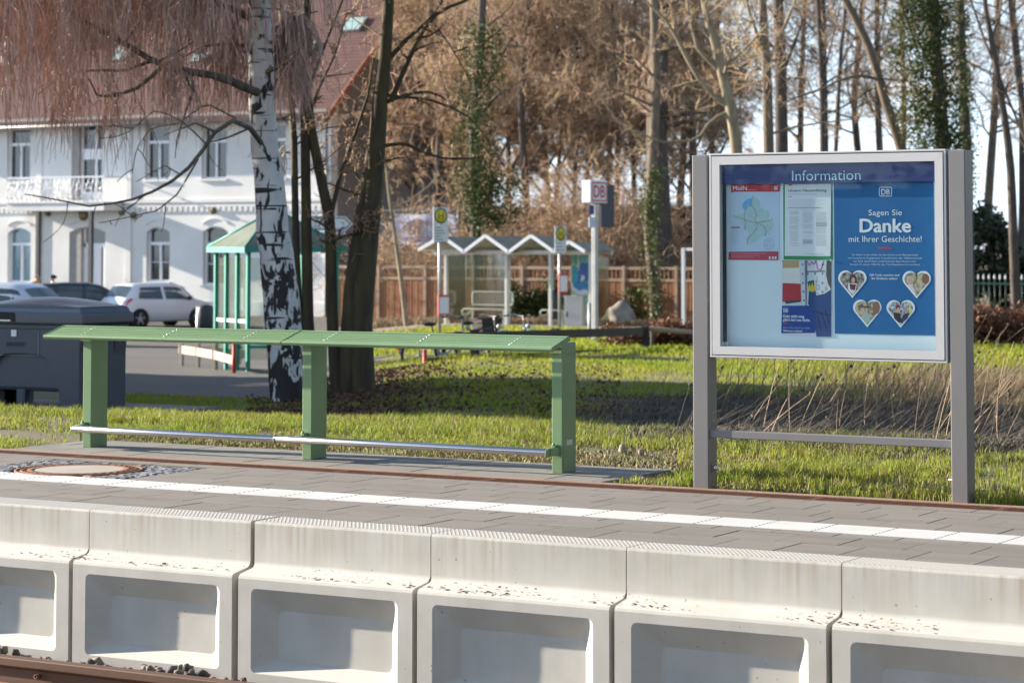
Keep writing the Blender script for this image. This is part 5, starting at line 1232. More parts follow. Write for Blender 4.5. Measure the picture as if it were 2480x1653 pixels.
t = thing('white_post', 'slim white post behind the left post of the information board', 'post', at_d_g(1655, 60)); m = MB(); m.box(-.04, .04, -.04, .04, -.1, at_d(1655, 600, 60).z-t.location.z); m.box(.04, .28, -.03, .03, at_d(1655, 607, 60).z-t.location.z, at_d(1655, 600, 60).z-t.location.z); local(t, m, 'post_tube', pure('white_post', (.6, .62, .66)))

# ================================================================== wooden fence with trellis top, dark shed, banner
M_larch = pm('larch_boards', (.34, .145, .065), .8, (.25, .10, .045), 3, 6, (.3, .7), island=.18, stretch=(1, 1, .2)); M_larch2 = pm('larch_frame', (.42, .30, .21), .85, (.33, .23, .16), 4)
FY = at_d(1240, 700, 76.5).y; zt = at_y(1000, 643, FY).z; zm = at_y(1000, 674, FY).z; zb = at_y(1000, 788, FY).z-.15
fx = lambda p_: at_y(p_, 700, FY).x
t = thing('wooden_fence', 'orange-brown board fence with trellis top behind the bus shelter', 'fence', (fx(1200), FY, zb)); loc = Vector(t.location)
edges = [fx(880)-1.2+1.80*i for i in range(0, 13)]
for a, b in zip(edges, edges[1:]):
    m = MB(); n = 15; w = (b-a-.12)/n
    for i in range(n): x0 = a+.06+i*w; m.box(x0+.008-loc.x, x0+w-.008-loc.x, -.012+(.006 if i % 2 else 0), .012, .05, zm-zb-.04)
    pn = m.build('board_panel', M_larch, t)
    m = MB(); m.box(a+.05-loc.x, b-.05-loc.x, -.03, .03, zm-zb-.04, zm-zb+.05); m.box(a+.05-loc.x, b-.05-loc.x, -.03, .03, zt-zb-.09, zt-zb); m.build('frame', M_larch2, t)
    m = MB(); cxm = (a+b)/2-loc.x; z0, z1 = zm-zb+.05, zt-zb-.09; zc = (z0+z1)/2
    for i in range(12):
        x0 = a+.12-loc.x+(b-a-.24)*i/11
        if abs(x0-cxm) < .22: continue
        m.box(x0-.018, x0+.018, -.012, .012, z0, z1)
    r_ = (z1-z0)/2
    for k in range(4):
        p0 = Vector((cxm+r_*math.cos(k*1.5708), zc+r_*math.sin(k*1.5708))); p1 = Vector((cxm+r_*math.cos((k+1)*1.5708), zc+r_*math.sin((k+1)*1.5708))); m.tube([(p0.x, 0, p0.y), (p1.x, 0, p1.y)], .022, 4)
    m.box(cxm-.21, cxm-.18, -.012, .012, z0, z1); m.box(cxm+.18, cxm+.21, -.012, .012, z0, z1); m.build('trellis', M_larch, t)
for a in edges:
    m = MB(); m.box(a-.05-loc.x, a+.05-loc.x, -.05, .05, -.2, zt-zb+.03); m.build('post', M_larch2, t)
SY = FY+9; t = thing('dark_shed', 'long dark blue-black shed behind the wooden fence', 'shed', (at_y(1200, 600, SY).x, SY, ground_z(-20, SY)-.1)); sxx = lambda p_: at_y(p_, 600, SY).x-t.location.x; zt = at_y(1200, 515, SY).z-t.location.z; ze = at_y(1200, 476, SY+1.5).z-t.location.z
M_shed = pm('shed_boards', (.035, .037, .055), .8, (.022, .023, .035), 3, stretch=(3, 1, .3))
m = MB(); m.box(sxx(905), sxx(1760), 0, 5, -.2, zt); local(t, m, 'shed_wall', M_shed)
m = MB(); m.prism([(-.4, zt-.03), (2.6, zt+.12), (5.4, zt-.03), (5.4, zt+.08), (2.6, zt+.24), (-.4, zt+.08)], 'x', sxx(895), sxx(1770)); local(t, m, 'roof', pm('shed_roof', (.022, .023, .032), .9, (.03, .03, .036), 2))
for a in (1150, 1330, 1500):
    m = MB(); m.box(sxx(a), sxx(a+60), -.06, -.005, zt-.9, zt-.3); local(t, m, 'window', M_pane)
BY = FY+4; p0, p1 = at_y(955, 519, BY), at_y(1110, 592, BY); t = thing('banner', 'pale blue printed banner hanging between posts above the wooden fence', 'banner', ((p0.x+p1.x)/2, BY, p1.z)); w = (p1.x-p0.x)/2; h_ = p0.z-p1.z
m = MB(); vs = []
for i in range(13): vs += [(-w+2*w*i/12, .03*math.sin(i*.8), h_+.02*math.sin(i*1.1)), (-w+2*w*i/12, .04*math.sin(i*.8+.5), .015*math.sin(i))]
m.add(vs, [(2*i, 2*i+1, 2*i+3, 2*i+2) for i in range(12)]); bn = local(t, m, 'cloth', pm('banner_cloth', (.36, .40, .52), .7, (.30, .34, .46), 1.2))
m = MB(); m.prism([(-w*.85, h_*.40), (-w*.55, h_*.75), (-w*.25, h_*.88), (w*.1, h_*.72), (w*.12, h_*.62), (-w*.25, h_*.74), (-w*.55, h_*.62)], 'y', -.062, -.055); m.prism([(-w*.36+.22*math.cos(k*.5236), h_*.55+.22*math.sin(k*.5236)) for k in range(12)], 'y', -.064, -.058); m.build('print_shapes', pure('print_dark', (.09, .08, .16)), bn)
m = MB(); m.box(-w*.9, w*.35, -.062, -.056, h_*.14, h_*.26); m.box(w*.05, w*.30, -.06, -.055, h_*.62, h_*.86); m.build('print_strip', pure('print_strip', (.16, .15, .28)), bn)
for s in (-1, 1):
    m = MB(); m.tube([(s*w, .06, -2.4), (s*w, .06, h_+.1)], .04, 6); local(t, m, 'post', M_oldwood)
# green spearhead fence far right
GY = at_d(2400, 700, 74).y; zt = at_y(2400, 662, GY).z; zb = at_y(2400, 766, GY).z; gx = lambda p_: at_y(p_, 700, GY).x
t = thing('iron_fence', 'green iron fence with white spear tips on a low brick base at the right edge', 'fence', (gx(2400), GY, zb)); loc = Vector(t.location); M_gfe = pm('fence_green', (.028, .10, .065), .5); 
x = gx(2240)-loc.x; i = 0; mt = MB()
while x < gx(2560)-loc.x:
    m = MB(); m.tube([(x, 0, 0), (x, 0, zt-zb-.18)], .012, 5); m.build('bar', M_gfe, t)
    m = MB(); m.lathe([(.012, 0), (.032, .04), (.026, .10), (.001, .19)], (x, 0, zt-zb-.19), 6); m.build('spear_tip', pure('tip_white', (.72, .74, .74)) if i == 0 else bpy.data.materials['tip_white'], t); x += .172; i += 1
m = MB(); xa, xb = gx(2230)-loc.x, gx(2570)-loc.x; m.box(xa, xb, -.022, .022, zt-zb-.33, zt-zb-.29); m.box(xa, xb, -.022, .022, .12, .16); m.build('cross_rail', M_gfe, t)
m = MB(); m.box(xa, xb, -.15, .15, -.5, -.012); m.build('base_wall', pm('fence_base', (.30, .17, .12), .9, (.22, .13, .10), 6), t)

# ================================================================== bicycles
def bicycle(label, px, d, yb, rotz, frame, basket, step=True):
    g = at_d(px, yb, d); t = thing('bicycle', label, 'bicycle', g, rotz); r = .34; wb = 1.08; M_f = pm('bike_paint_%d' % px, frame, .3, metal=.2)
    for x, nm in ((-wb/2, 'rear'), (wb/2, 'front')):
        m = MB(); m.tube([(x+r*math.cos(a*.2618), 0, r+r*math.sin(a*.2618)) for a in range(25)], .019, 6, cap=False); w = m.build('wheel', pure('tyre_b%d' % px, (.025, .025, .027), .8), t)
        m = MB(); m.tube([(x+(r-.03)*math.cos(a*.2618), 0, r+(r-.03)*math.sin(a*.2618)) for a in range(25)], .010, 5, cap=False)
        for a in range(14): m.tube([(x, .02 if a % 2 else -.02, r), (x+(r-.03)*math.cos(a*.4488), 0, r+(r-.03)*math.sin(a*.4488))], .0022, 3)
        m.tube([(x, -.05, r), (x, .05, r)], .022, 8); m.build('rim', M_galv, w)
        m = MB(); m.tube([(x+(r+.04)*math.cos(R(a)), 0, r+(r+.04)*math.sin(R(a))) for a in range(20 if nm == 'front' else -10, 190, 17)], .022, 5); m.build('mudguard', M_galv if nm == 'front' else M_f, t)
    bb = (-.10, 0, .29); st = (-.26, 0, .74); hd = (.34, 0, .78); hb = (.40, 0, .62); fa, ra = (wb/2, 0, r), (-wb/2, 0, r)
    m = MB(); m.tube([bb, st], .018, 8); m.tube([bb, hb], .022, 8); m.tube([(-.20, 0, .52) if step else st, hb if step else hd], .018, 8); m.tube([hd, hb], .02, 8)
    for s in (.03, -.03): m.tube([bb, (ra[0], s, ra[2])], .010, 6); m.tube([st, (ra[0], s, ra[2])], .009, 6); m.tube([hb, (fa[0], s*1.3, fa[2])], .011, 6)
    m.build('frame', M_f, t)
    m = MB(); m.ball((-.33, 0, .88), .10, 6, sc=(1.35, .95, .38)); m.tube([st, (-.29, 0, .86)], .013, 6); m.build('saddle', pure('saddle_%d' % px, (.018, .017, .018), .6), t)
    m = MB(); m.tube([(.34, 0, .78), (.31, 0, .98)], .013, 6); m.tube([(.14, .30, .99), (.27, .26, 1.02), (.34, .10, .985), (.34, -.10, .985), (.27, -.26, 1.02), (.14, -.30, .99)], .012, 6); m.build('handlebar', M_galv, t)
    m = MB(); [m.tube([(.08, s*.31, .985), (.19, s*.285, 1.0)], .017, 6) for s in (1, -1)]; m.build('grip', M_dark, t)
    m = MB(); m.lathe([(.09, -.008), (.09, .008)], (0, 0, 0), 16, M=Matrix.Translation((bb[0], -.06, bb[2])) @ Matrix.Rotation(R(90), 4, 'X')); m.tube([(bb[0], -.08, bb[2]), (bb[0]+.1, -.09, bb[2]-.13)], .010, 5); m.box(bb[0]+.06, bb[0]+.14, -.18, -.09, bb[2]-.15, bb[2]-.125); m.build('crank', M_galv, t)
    m = MB(); m.box(-wb/2-.30, -wb/2+.18, -.06, .06, .70, .715); m.tube([(-wb/2, .06, r), (-wb/2-.12, .06, .70)], .006, 4); m.tube([(-wb/2, -.06, r), (-wb/2-.12, -.06, .70)], .006, 4); m.build('rack', M_galv, t)
    m = MB(); m.box(-wb/2-r-.075, -wb/2-r-.055, -.035, .035, .44, .56); m.build('rear_reflector', pm('reflector_%d' % px, (.6, .02, .02), .2), t)
    m = MB(); m.ball((.44, 0, .80), .05, 6); m.build('lamp', M_galv, t)
    if basket:
        m = MB(); xb = -wb/2-.02
        for zz in (0, .08, .16, .24): w_ = .15+zz*.18; m.tube([(xb-w_*1.25, -w_, .72+zz), (xb+w_*1.25, -w_, .72+zz), (xb+w_*1.25, w_, .72+zz), (xb-w_*1.25, w_, .72+zz), (xb-w_*1.25, -w_, .72+zz)], .010, 4)
        m.add([(xb-.19, -.15, .72), (xb+.19, -.15, .72), (xb+.19, .15, .72), (xb-.19, .15, .72), (xb-.24, -.19, .96), (xb+.24, -.19, .96), (xb+.24, .19, .96), (xb-.24, .19, .96)], [(0, 1, 5, 4), (1, 2, 6, 5), (2, 3, 7, 6), (3, 0, 4, 7), (0, 3, 2, 1)]); m.build('basket', pm('basket_%d' % px, (.030, .026, .024), .8, (.06, .05, .05), 60), t)
bicycle('silver step-through bicycle leaning by the red post, its red rear reflector facing left', 1080, 43, 905, dir_angle(.86, .5), (.42, .46, .55), False)
bicycle('blue bicycle with a dark rear basket behind the plank fence', 1235, 46, 893, dir_angle(.8, .6), (.02, .16, .48), True)
bicycle('dark bicycle between the silver and the blue one, mostly hidden by the bench', 1165, 44.5, 898, dir_angle(.75, .66), (.03, .03, .035), False, False)

# ================================================================== vegetation
def strands(name, P, Rd, sides, mat, parent=None):
    """many thin tubes at once: P (m,k,3) points, Rd (m,k) radii"""
    P = np.asarray(P, float); m, k, _ = P.shape
    T = np.gradient(P, axis=1); T /= np.linalg.norm(T, axis=2, keepdims=True)+1e-9
    ref = np.where(np.abs(T[..., 2:3]) > .85, np.array([1., .2, 0]), np.array([0, 0, 1.]))
    A = np.cross(T, ref); A /= np.linalg.norm(A, axis=2, keepdims=True)+1e-9; Bv = np.cross(A, T)
    ang = np.arange(sides)*2*np.pi/sides
    V = P[:, :, None, :]+Rd[:, :, None, None]*(A[:, :, None, :]*np.cos(ang)[None, None, :, None]+Bv[:, :, None, :]*np.sin(ang)[None, None, :, None])
    V = V.reshape(-1, 3)
    i = np.arange(m)[:, None, None]*k*sides+np.arange(k-1)[None, :, None]*sides; j = np.arange(sides)[None, None, :]; j2 = (j+1) % sides
    F = np.stack([i+j, i+j2, i+sides+j2, i+sides+j], -1).reshape(-1, 4)
    return np_mesh(name, V, F, mat, parent, smooth=True)
def resample(pts, rad, k):
    pts = np.array(pts, float); rad = np.array(rad, float); s = np.concatenate([[0], np.cumsum(np.linalg.norm(np.diff(pts, axis=0), axis=1))]); s /= s[-1]
    t_ = np.linspace(0, 1, k); return np.stack([np.interp(t_, s, pts[:, c]) for c in range(3)], 1), np.interp(t_, s, rad)
class Tree:
    def __init__(s, seed): s.b = {}; s.r = np.random.default_rng(seed)
    def put(s, lvl, pts, rad, k):
        p, r = resample(pts, rad, k); s.b.setdefault((lvl, k), []).append((p, r)); return p, r
    def limb(s, lvl, p0, d, length, r0, k=7, wig=.18, lift=0.0, r1=None):
        d = np.array(d, float); d /= np.linalg.norm(d)+1e-9; pts = [np.array(p0, float)]; st = length/(k-1)
        for i in range(k-1):
            d = d+s.r.normal(0, wig, 3)+np.array([0, 0, lift]); d /= np.linalg.norm(d); pts.append(pts[-1]+d*st)
        return s.put(lvl, pts, np.linspace(r0, r1 if r1 is not None else r0*.35, k), k)
    def fork(s, p, r, lvl, n, lo, hi, lr, rr, spread=.9, up=.3, k=6, wig=.2, lift=.0, out=None, minr=.006):
        res = []
        for i in range(n):
            t_ = s.r.uniform(lo, hi)*(len(p)-1); i0 = int(min(t_, len(p)-2)); f = t_-i0
            q = p[i0]*(1-f)+p[i0+1]*f; ax = p[i0+1]-p[i0]; L_ = np.linalg.norm(p[-1]-p[0]); ax /= np.linalg.norm(ax)+1e-9
            v = s.r.normal(0, 1, 3); v -= ax*np.dot(v, ax); v /= np.linalg.norm(v)+1e-9
            d = ax*(1-spread)+v*spread+np.array([0, 0, up])
            rad = max(minr, (r[i0]*(1-f)+r[i0+1]*f)*rr)
            res.append(s.limb(lvl, q, d, L_*lr*s.r.uniform(.6, 1.2)*(1.15-.5*t_/(len(p)-1)), rad, k, wig, lift, minr*.6))
        return res
    def build(s, root, mats, sides=(9, 6, 4, 3, 3)):
        out = {}
        for lvl in sorted({a for a, _ in s.b}):
            arrs = [(kk, v) for (a, kk), v in s.b.items() if a == lvl]; nm = ('trunk', 'limb', 'branch', 'twigs', 'twigs')[min(lvl, 4)]
            for kk, v in arrs:
                P = np.array([x[0] for x in v]); Rr = np.array([x[1] for x in v])
                if lvl <= 1:
                    for a_, b_ in zip(P, Rr): strands(nm, a_[None]-np.array(root.location), b_[None], sides[lvl], mats[lvl], root)
                else: strands('crown_branches' if lvl == 2 else 'crown_twigs', P-np.array(root.location), Rr, sides[lvl], mats[lvl], root)
def bark(n, c, c2, sc=9): return pm(n, c, .92, c2, sc, 6, (.35, .65), .6, 30, stretch=(1, 1, .25))
def px_line(pts, d, width):
    P = []; Rr = []
    for i, q in enumerate(pts):
        dd = d if len(q) < 3 else q[2]; P.append(np.array(at_d(q[0], q[1], dd))); w = width[0]+(width[1]-width[0])*i/(len(pts)-1); Rr.append(w*dd/F_PX/2)
    return P, Rr
def leaves(name, C, size, mat, parent=None, flat=0.0, rng=RNG):
    """leaf-sized quads at centres C"""
    n = len(C); a = rng.normal(size=(n, 3)); a[:, 2] *= (1-flat); a /= np.linalg.norm(a, axis=1, keepdims=True); b = np.cross(a, rng.normal(size=(n, 3))); b /= np.linalg.norm(b, axis=1, keepdims=True)
    s = (size*rng.uniform(.6, 1.3, n))[:, None]; V = np.stack([C-a*s, C+b*s*.55, C+a*s, C-b*s*.55], 1).reshape(-1, 3); F = np.arange(4*n).reshape(n, 4)
    return np_mesh(name, V, F, mat, parent)

# ---------------------------------------------------------------- birch
def birch_mat():
    m = pm('birch_bark', (.70, .70, .69), .75, (.58, .57, .55), 6, 5, (.3, .7), .25, 30)
    nt = m.node_tree; L = nt.links.new; b = nt.nodes['Principled BSDF']; src = b.inputs['Base Color'].links[0].from_socket
    tc = nt.nodes.new('ShaderNodeTexCoord'); mp = nt.nodes.new('ShaderNodeMapping'); mp.inputs['Scale'].default_value = (6.5, 6.5, 3.0); L(tc.outputs['Object'], mp.inputs[0])
    n = nt.nodes.new('ShaderNodeTexNoise'); n.inputs['Detail'].default_value = 3.5; n.inputs['Roughness'].default_value = .55; n.inputs['Scale'].default_value = 1.25; n.inputs['Distortion'].default_value = .8; L(mp.outputs[0], n.inputs[0])
    sp = nt.nodes.new('ShaderNodeSeparateXYZ'); L(tc.outputs['Object'], sp.inputs[0])
    th = nt.nodes.new('ShaderNodeMapRange'); th.inputs[1].default_value = .3; th.inputs[2].default_value = 2.6; th.inputs[3].default_value = .425; th.inputs[4].default_value = .57; L(sp.outputs['Z'], th.inputs[0])
    su = nt.nodes.new('ShaderNodeMath'); su.operation = 'SUBTRACT'; L(n.outputs['Fac'], su.inputs[0]); L(th.outputs[0], su.inputs[1])
    rp = nt.nodes.new('ShaderNodeMapRange'); rp.inputs[1].default_value = -.012; rp.inputs[2].default_value = .012; L(su.outputs[0], rp.inputs[0])
    # thin level bands higher up
    m2 = nt.nodes.new('ShaderNodeMapping'); m2.inputs['Scale'].default_value = (1.5, 1.5, 16); L(tc.outputs['Object'], m2.inputs[0])
    n2 = nt.nodes.new('ShaderNodeTexNoise'); n2.inputs['Scale'].default_value = 1; n2.inputs['Detail'].default_value = 2; L(m2.outputs[0], n2.inputs[0])
    r2 = nt.nodes.new('ShaderNodeMapRange'); r2.inputs[1].default_value = .63; r2.inputs[2].default_value = .66; L(n2.outputs['Fac'], r2.inputs[0])
    mx_ = nt.nodes.new('ShaderNodeMath'); mx_.operation = 'MAXIMUM'; L(rp.outputs[0], mx_.inputs[0]); L(r2.outputs[0], mx_.inputs[1])
    mx = nt.nodes.new('ShaderNodeMix'); mx.data_type = 'RGBA'; mx.inputs['B'].default_value = (.030, .027, .027, 1); L(mx_.outputs[0], mx.inputs['Factor']); L(src, mx.inputs['A']); L(mx.outputs['Result'], b.inputs['Base Color'])
    return m
M_btwig = pm('birch_twig', (.60, .405, .33), .8, (.44, .28, .225), 3, island=.35)
M_blimb = bark('birch_limb', (.075, .065, .055), (.16, .14, .11), 14)
bd = 28.0; g = at_d_g(696, bd)
birch = thing('birch_tree', 'white birch with black diamond bark patches and hanging twigs, left of the brown trunks', 'birch', g)
TR = [(697, 1010, 90), (694, 930, 84), (690, 850, 86), (685, 760, 90), (672, 640, 84), (659, 520, 77), (648, 420, 72), (640, 330, 66), (633, 220, 63), (629, 100, 60), (631, 0, 56), (634, -200, 50), (630, -500, 38), (640, -900, 18)]
P = [np.array(at_d(a, b, bd)) for a, b, _ in TR]; Rr = [w*bd/F_PX/2 for *_, w in TR]
tp, tr = resample(P, Rr, 40)
tp[1:-1] += np.random.default_rng(1).normal(0, .006, (38, 3))
strands('trunk', tp[None]-np.array(g), tr[None], 20, birch_mat(), birch)
bt = Tree(11)
LB = [([(625, 225), (530, 185), (420, 168), (372, 148), (290, 100), (180, 38), (100, 20), (40, 5), (-60, -20)], (22, 9), 27.2), ([(632, 345), (605, 310), (572, 287), (520, 320), (480, 380), (440, 425), (380, 460), (310, 487), (220, 500), (130, 482), (60, 470)], (15, 3), 26.8),
      ([(390, 165), (335, 212), (275, 234), (235, 232), (215, 190)], (13, 4), 27), ([(368, 148), (300, 172), (240, 170), (160, 175), (90, 230)], (10, 3), 27.5), ([(620, 50), (570, 25), (520, 5), (470, -40)], (20, 10), 28.6), ([(618, 112), (560, 108), (500, 110), (440, 140)], (12, 4), 28.8), ([(640, 75), (690, 60), (735, 35), (770, 28)], (10, 4), 28.4),
      ([(645, 175), (690, 155), (720, 135), (735, 105)], (12, 5), 27.4), ([(640, 300), (690, 285), (715, 270)], (8, 3), 28.6), ([(605, 310), (560, 330), (500, 350), (450, 300), (380, 262), (300, 330), (240, 335)], (6, 2), 26.5), ([(480, 385), (430, 470), (380, 510), (300, 528), (240, 540)], (5, 2), 26.4), ([(440, 425), (400, 400), (330, 440)], (4, 2), 26.6), ([(572, 287), (500, 250), (430, 300), (365, 310), (330, 360), (320, 420)], (5, 2), 27), ([(380, 150), (440, 120), (470, 100)], (6, 3), 27)]
limbs = []
for pts, w, d in LB:
    pp, rr_ = px_line(pts, d, w); pp[0] = pp[0]*.4+np.array(at_d(pts[0][0], pts[0][1], bd))*.6 if pts[0][0] > 600 else pp[0]
    limbs.append(bt.put(1, pp, rr_, 16))
rb = np.random.default_rng(21)
for i in range(80):                                           # upper limbs, mostly above the picture
    t0 = rb.uniform(.60, .97); i0 = int(t0*39); a = rb.uniform(-math.pi, math.pi); out = RIGHT*math.cos(a)+DEEP*math.sin(a)
    if i < 62 and out.dot(RIGHT) > -.1: out = -out
    limbs.append(bt.limb(2, tp[i0], np.array(out)*.9+np.array([0, 0, .55]), rb.uniform(3.0, 6.8)*(1.15-t0*.5), .035, 9, .10, -.09, .008))
sub = []
for p, r in limbs: sub += bt.fork(p, np.maximum(r, .008), 2, 7 if len(p) == 9 else 5, .2, 1, .30, .5, .8, -.15, 6, .2, -.10)
# hanging twigs
HP = []; HR = []
def hang(q, L_, rng, r=.0062):
    k = 7; d = np.array([rng.normal(0, .55), rng.normal(0, .55), -.25]); pts = [q]
    for i in range(k-1):
        d = d*.72+np.array([rng.normal(0, .10), rng.normal(0, .10), -.42]); pts.append(pts[-1]+d/np.linalg.norm(d)*L_/(k-1))
    HP.append(np.array(pts)); HR.append(np.linspace(r, r*.55, k)); return HP[-1]
cand = [p for p, r in limbs[14:]]+[p for p, r in sub]
lim_fn = lambda px: np.interp(px, [-100, 60, 150, 250, 350, 450, 560, 640, 740], [400, 380, 320, 330, 300, 330, 320, 260, 200])
CP = np.concatenate([np.array([p[i]*(1-f)+p[i+1]*f for i in range(len(p)-1) for f in (0, .33, .66)]) for p in cand])
cX = CP[:, 0]*RIGHT.x+CP[:, 1]*RIGHT.y; cD = CP[:, 0]*DEEP.x+CP[:, 1]*DEEP.y; cpx = 1240+F_PX*cX/cD; bins = ((cpx+120)/28).astype(int); nb = 31
byb = [np.where((bins == i) & (cD > 20))[0] for i in range(nb)]
made = 0; tries = 0
while made < 9500 and tries < 90000:
    tries += 1; ids = byb[rb.integers(nb)]
    if len(ids) == 0: continue
    i = ids[rb.integers(len(ids))]; q = CP[i]; D = cD[i]; zl = CAM_H+(586-lim_fn(cpx[i])*rb.uniform(.35, 1.08))*D/F_PX; Lm = q[2]-zl
    if Lm < .2: continue
    pts = hang(q, min(Lm, rb.uniform(.5, 3.0)), rb); made += 1
    for s_ in range(4):
        j = rb.integers(1, 6); hang(pts[j], rb.uniform(.15, .6), rb, .0046)
bt.build(birch, (None, M_blimb, M_blimb))
strands('crown_twigs', np.array(HP)-np.array(g), np.array(HR), 3, M_btwig, birch)
print('birch strands', len(HP), tries)

# ---------------------------------------------------------------- traced trees
M_moss = bark('mossy_bark', (.062, .048, .036), (.105, .090, .040), 8); M_brown = bark('brown_bark', (.19, .14, .095), (.10, .075, .055), 8); M_pale = bark('pale_bark', (.30, .245, .16), (.18, .14, .09), 7); M_darkb = bark('dark_bark', (.055, .042, .036), (.10, .075, .06), 8)
M_twig = pm('bare_twig', (.50, .345, .215), .85, (.34, .225, .14), 3, island=.4); M_twig2 = pm('bare_twig_pale', (.58, .43, .25), .85, (.38, .275, .16), 3, island=.4)
M_ivy = pm('ivy_leaf', (.042, .066, .016), .55, (.10, .115, .028), 2.2, island=.5, spec=.25, trans=.15)
def traced(name, label, d, stems, limbs_, mats, n2=10, n3=14, n4=5, seed=1, group=None, cat='tree', lr=(.5, .45, .45), up=.25, spread=.75, lift=.02, minr=.006):
    t0 = stems[0][0][0]; dd = d; g = at_d_g(t0[0], dd); t = thing(name, label, cat, g, 0, group); T = Tree(seed); base = []
    for pts, w in stems:
        pp, rr_ = px_line(pts, d, w); pp[0] = pp[0]; base.append(T.put(0, pp, rr_, 18))
    lm = []
    for pts, w in limbs_: pp, rr_ = px_line(pts, d, w); lm.append(T.put(1, pp, rr_, 14))
    s2 = []
    for p, r in base: s2 += T.fork(p[6:], r[6:], 2, n2, .1, 1, lr[0], .32, spread, up, 7, .17, lift, minr=minr*1.6)
    for p, r in lm: s2 += T.fork(p, r, 2, max(4, n2//2), .15, 1, lr[0]*.9, .5, spread, up, 7, .17, lift, minr=minr*1.6)
    s3 = []
    for p, r in s2: s3 += T.fork(p, r, 3, n3, .1, 1, lr[1], .5, .75, up*.6, 6, .22, lift, minr=minr)
    if n4:
        for p, r in s3: T.fork(p, r, 4, n4, .1, 1, lr[2], .5, .75, 0, 5, .25, lift, minr=minr*.8)
    T.build(t, mats); t['_n'] = 0; del t['_n']; return t, T, base
tw = lambda a, b=None: (a, a, b or a, M_twig, M_twig)
traced('brown_tree', 'dark mossy tree with several stems right beside the birch, widest trunk at the right', 31,
  [([(880, 975), (872, 800), (884, 650), (897, 530), (913, 353), (920, 247), (932, 141), (942, 0), (950, -250), (960, -600)], (66, 16)), ([(840, 975), (842, 860), (852, 700), (872, 550), (892, 420), (912, 300)], (48, 26)), ([(760, 960), (746, 780), (742, 520), (738, 250), (744, 0), (750, -250), (748, -600)], (32, 12)), ([(815, 960), (804, 760), (800, 540), (775, 420), (755, 320), (744, 230)], (30, 22)), ([(735, 955), (724, 800), (716, 560), (712, 300), (698, 215), (688, 110), (680, 0), (670, -200)], (22, 8))],
  [([(946, 247), (999, 123), (1042, 46), (1077, 21), (1133, 0), (1240, -60)], (14, 7)), ([(935, 150), (990, 90), (1049, 39), (1070, 0), (1090, -60)], (14, 6)), ([(925, 353), (982, 347), (1027, 370), (1077, 384), (1147, 384), (1200, 372)], (11, 4)), ([(925, 230), (1035, 240), (1095, 261), (1140, 286), (1165, 317), (1190, 360)], (8, 3)), ([(800, 530), (822, 430), (865, 310), (893, 226), (905, 140)], (12, 5)), ([(742, 230), (790, 100), (830, 0), (850, -80)], (9, 4)), ([(742, 300), (770, 220), (812, 130), (840, 30)], (8, 4)), ([(740, 180), (715, 90), (700, 0)], (10, 6)), ([(1042, 46), (1090, 110), (1130, 180), (1165, 270)], (5, 2)), ([(716, 260), (690, 215), (676, 160)], (7, 4))],
  (M_moss, M_moss, M_moss, M_twig, M_twig), 9, 9, 4, 5, lr=(.26, .5, .5), lift=-.02)
R1 = 'bare trees behind the information board'
traced('bare_tree', 'pale yellowish tree bending left just above the left end of the information board', 58, [([(1792, 800), (1786, 500), (1786, 365), (1768, 250), (1747, 170), (1731, 100), (1702, 0), (1690, -200), (1680, -500)], (36, 14))],
  [([(1770, 260), (1737, 242), (1691, 189), (1665, 145), (1638, 90), (1611, 46), (1582, 21), (1555, -5)], (14, 6)), ([(1750, 180), (1690, 120), (1672, 50), (1660, -20)], (12, 6)), ([(1766, 270), (1722, 290), (1690, 340), (1600, 345), (1500, 300), (1440, 215)], (11, 4)), ([(1735, 110), (1690, 60), (1660, 30)], (8, 4))], (M_pale, M_pale, M_pale, M_twig2, M_twig), 9, 10, 4, 6, R1, lr=(.30, .5, .5))
traced('bare_tree', 'upright grey tree forking high above the middle of the word Information', 60, [([(1866, 800), (1862, 365), (1857, 180), (1846, 0), (1842, -200), (1838, -500)], (30, 14))],
  [([(1858, 165), (1835, 90), (1812, 20), (1795, -60)], (12, 6)), ([(1858, 160), (1885, 100), (1910, 40), (1935, -20)], (11, 6)), ([(1866, 325), (1920, 308), (1985, 298), (2060, 290), (2120, 270)], (7, 2))], (M_brown, M_pale, M_brown, M_twig2, M_twig), 11, 12, 5, 7, R1, lr=(.30, .5, .5))
traced('bare_tree', 'dark thick-barked tree right behind the upright grey tree', 66, [([(1893, 800), (1893, 365), (1890, 150), (1884, 0), (1880, -300)], (36, 22))], [([(1890, 190), (1915, 130), (1940, 60), (1950, 0)], (9, 4))], (M_darkb, M_darkb, M_darkb, M_twig, M_twig), 10, 12, 4, 8, R1, lr=(.22, .5, .5))
traced('bare_tree', 'straight thin dark tree, left one of the thin pair against the sky', 75, [([(1993, 800), (1993, 365), (1990, 180), (1980, 0), (1975, -300)], (17, 9))], [([(1990, 200), (2010, 120), (2030, 40), (2040, -20)], (6, 3))], (M_darkb, M_darkb, M_darkb, M_twig, M_twig), 10, 11, 4, 9, R1, lr=(.22, .5, .5))
traced('bare_tree', 'slim slightly wavy dark tree, right one of the thin pair against the sky', 76, [([(2027, 800), (2024, 365), (2032, 200), (2037, 120), (2050, 0), (2060, -250)], (12, 7))], [([(2032, 170), (2060, 110), (2090, 60)], (4, 2))], (M_darkb, M_darkb, M_darkb, M_twig, M_twig), 7, 8, 3, 10, R1, lr=(.22, .5, .5))
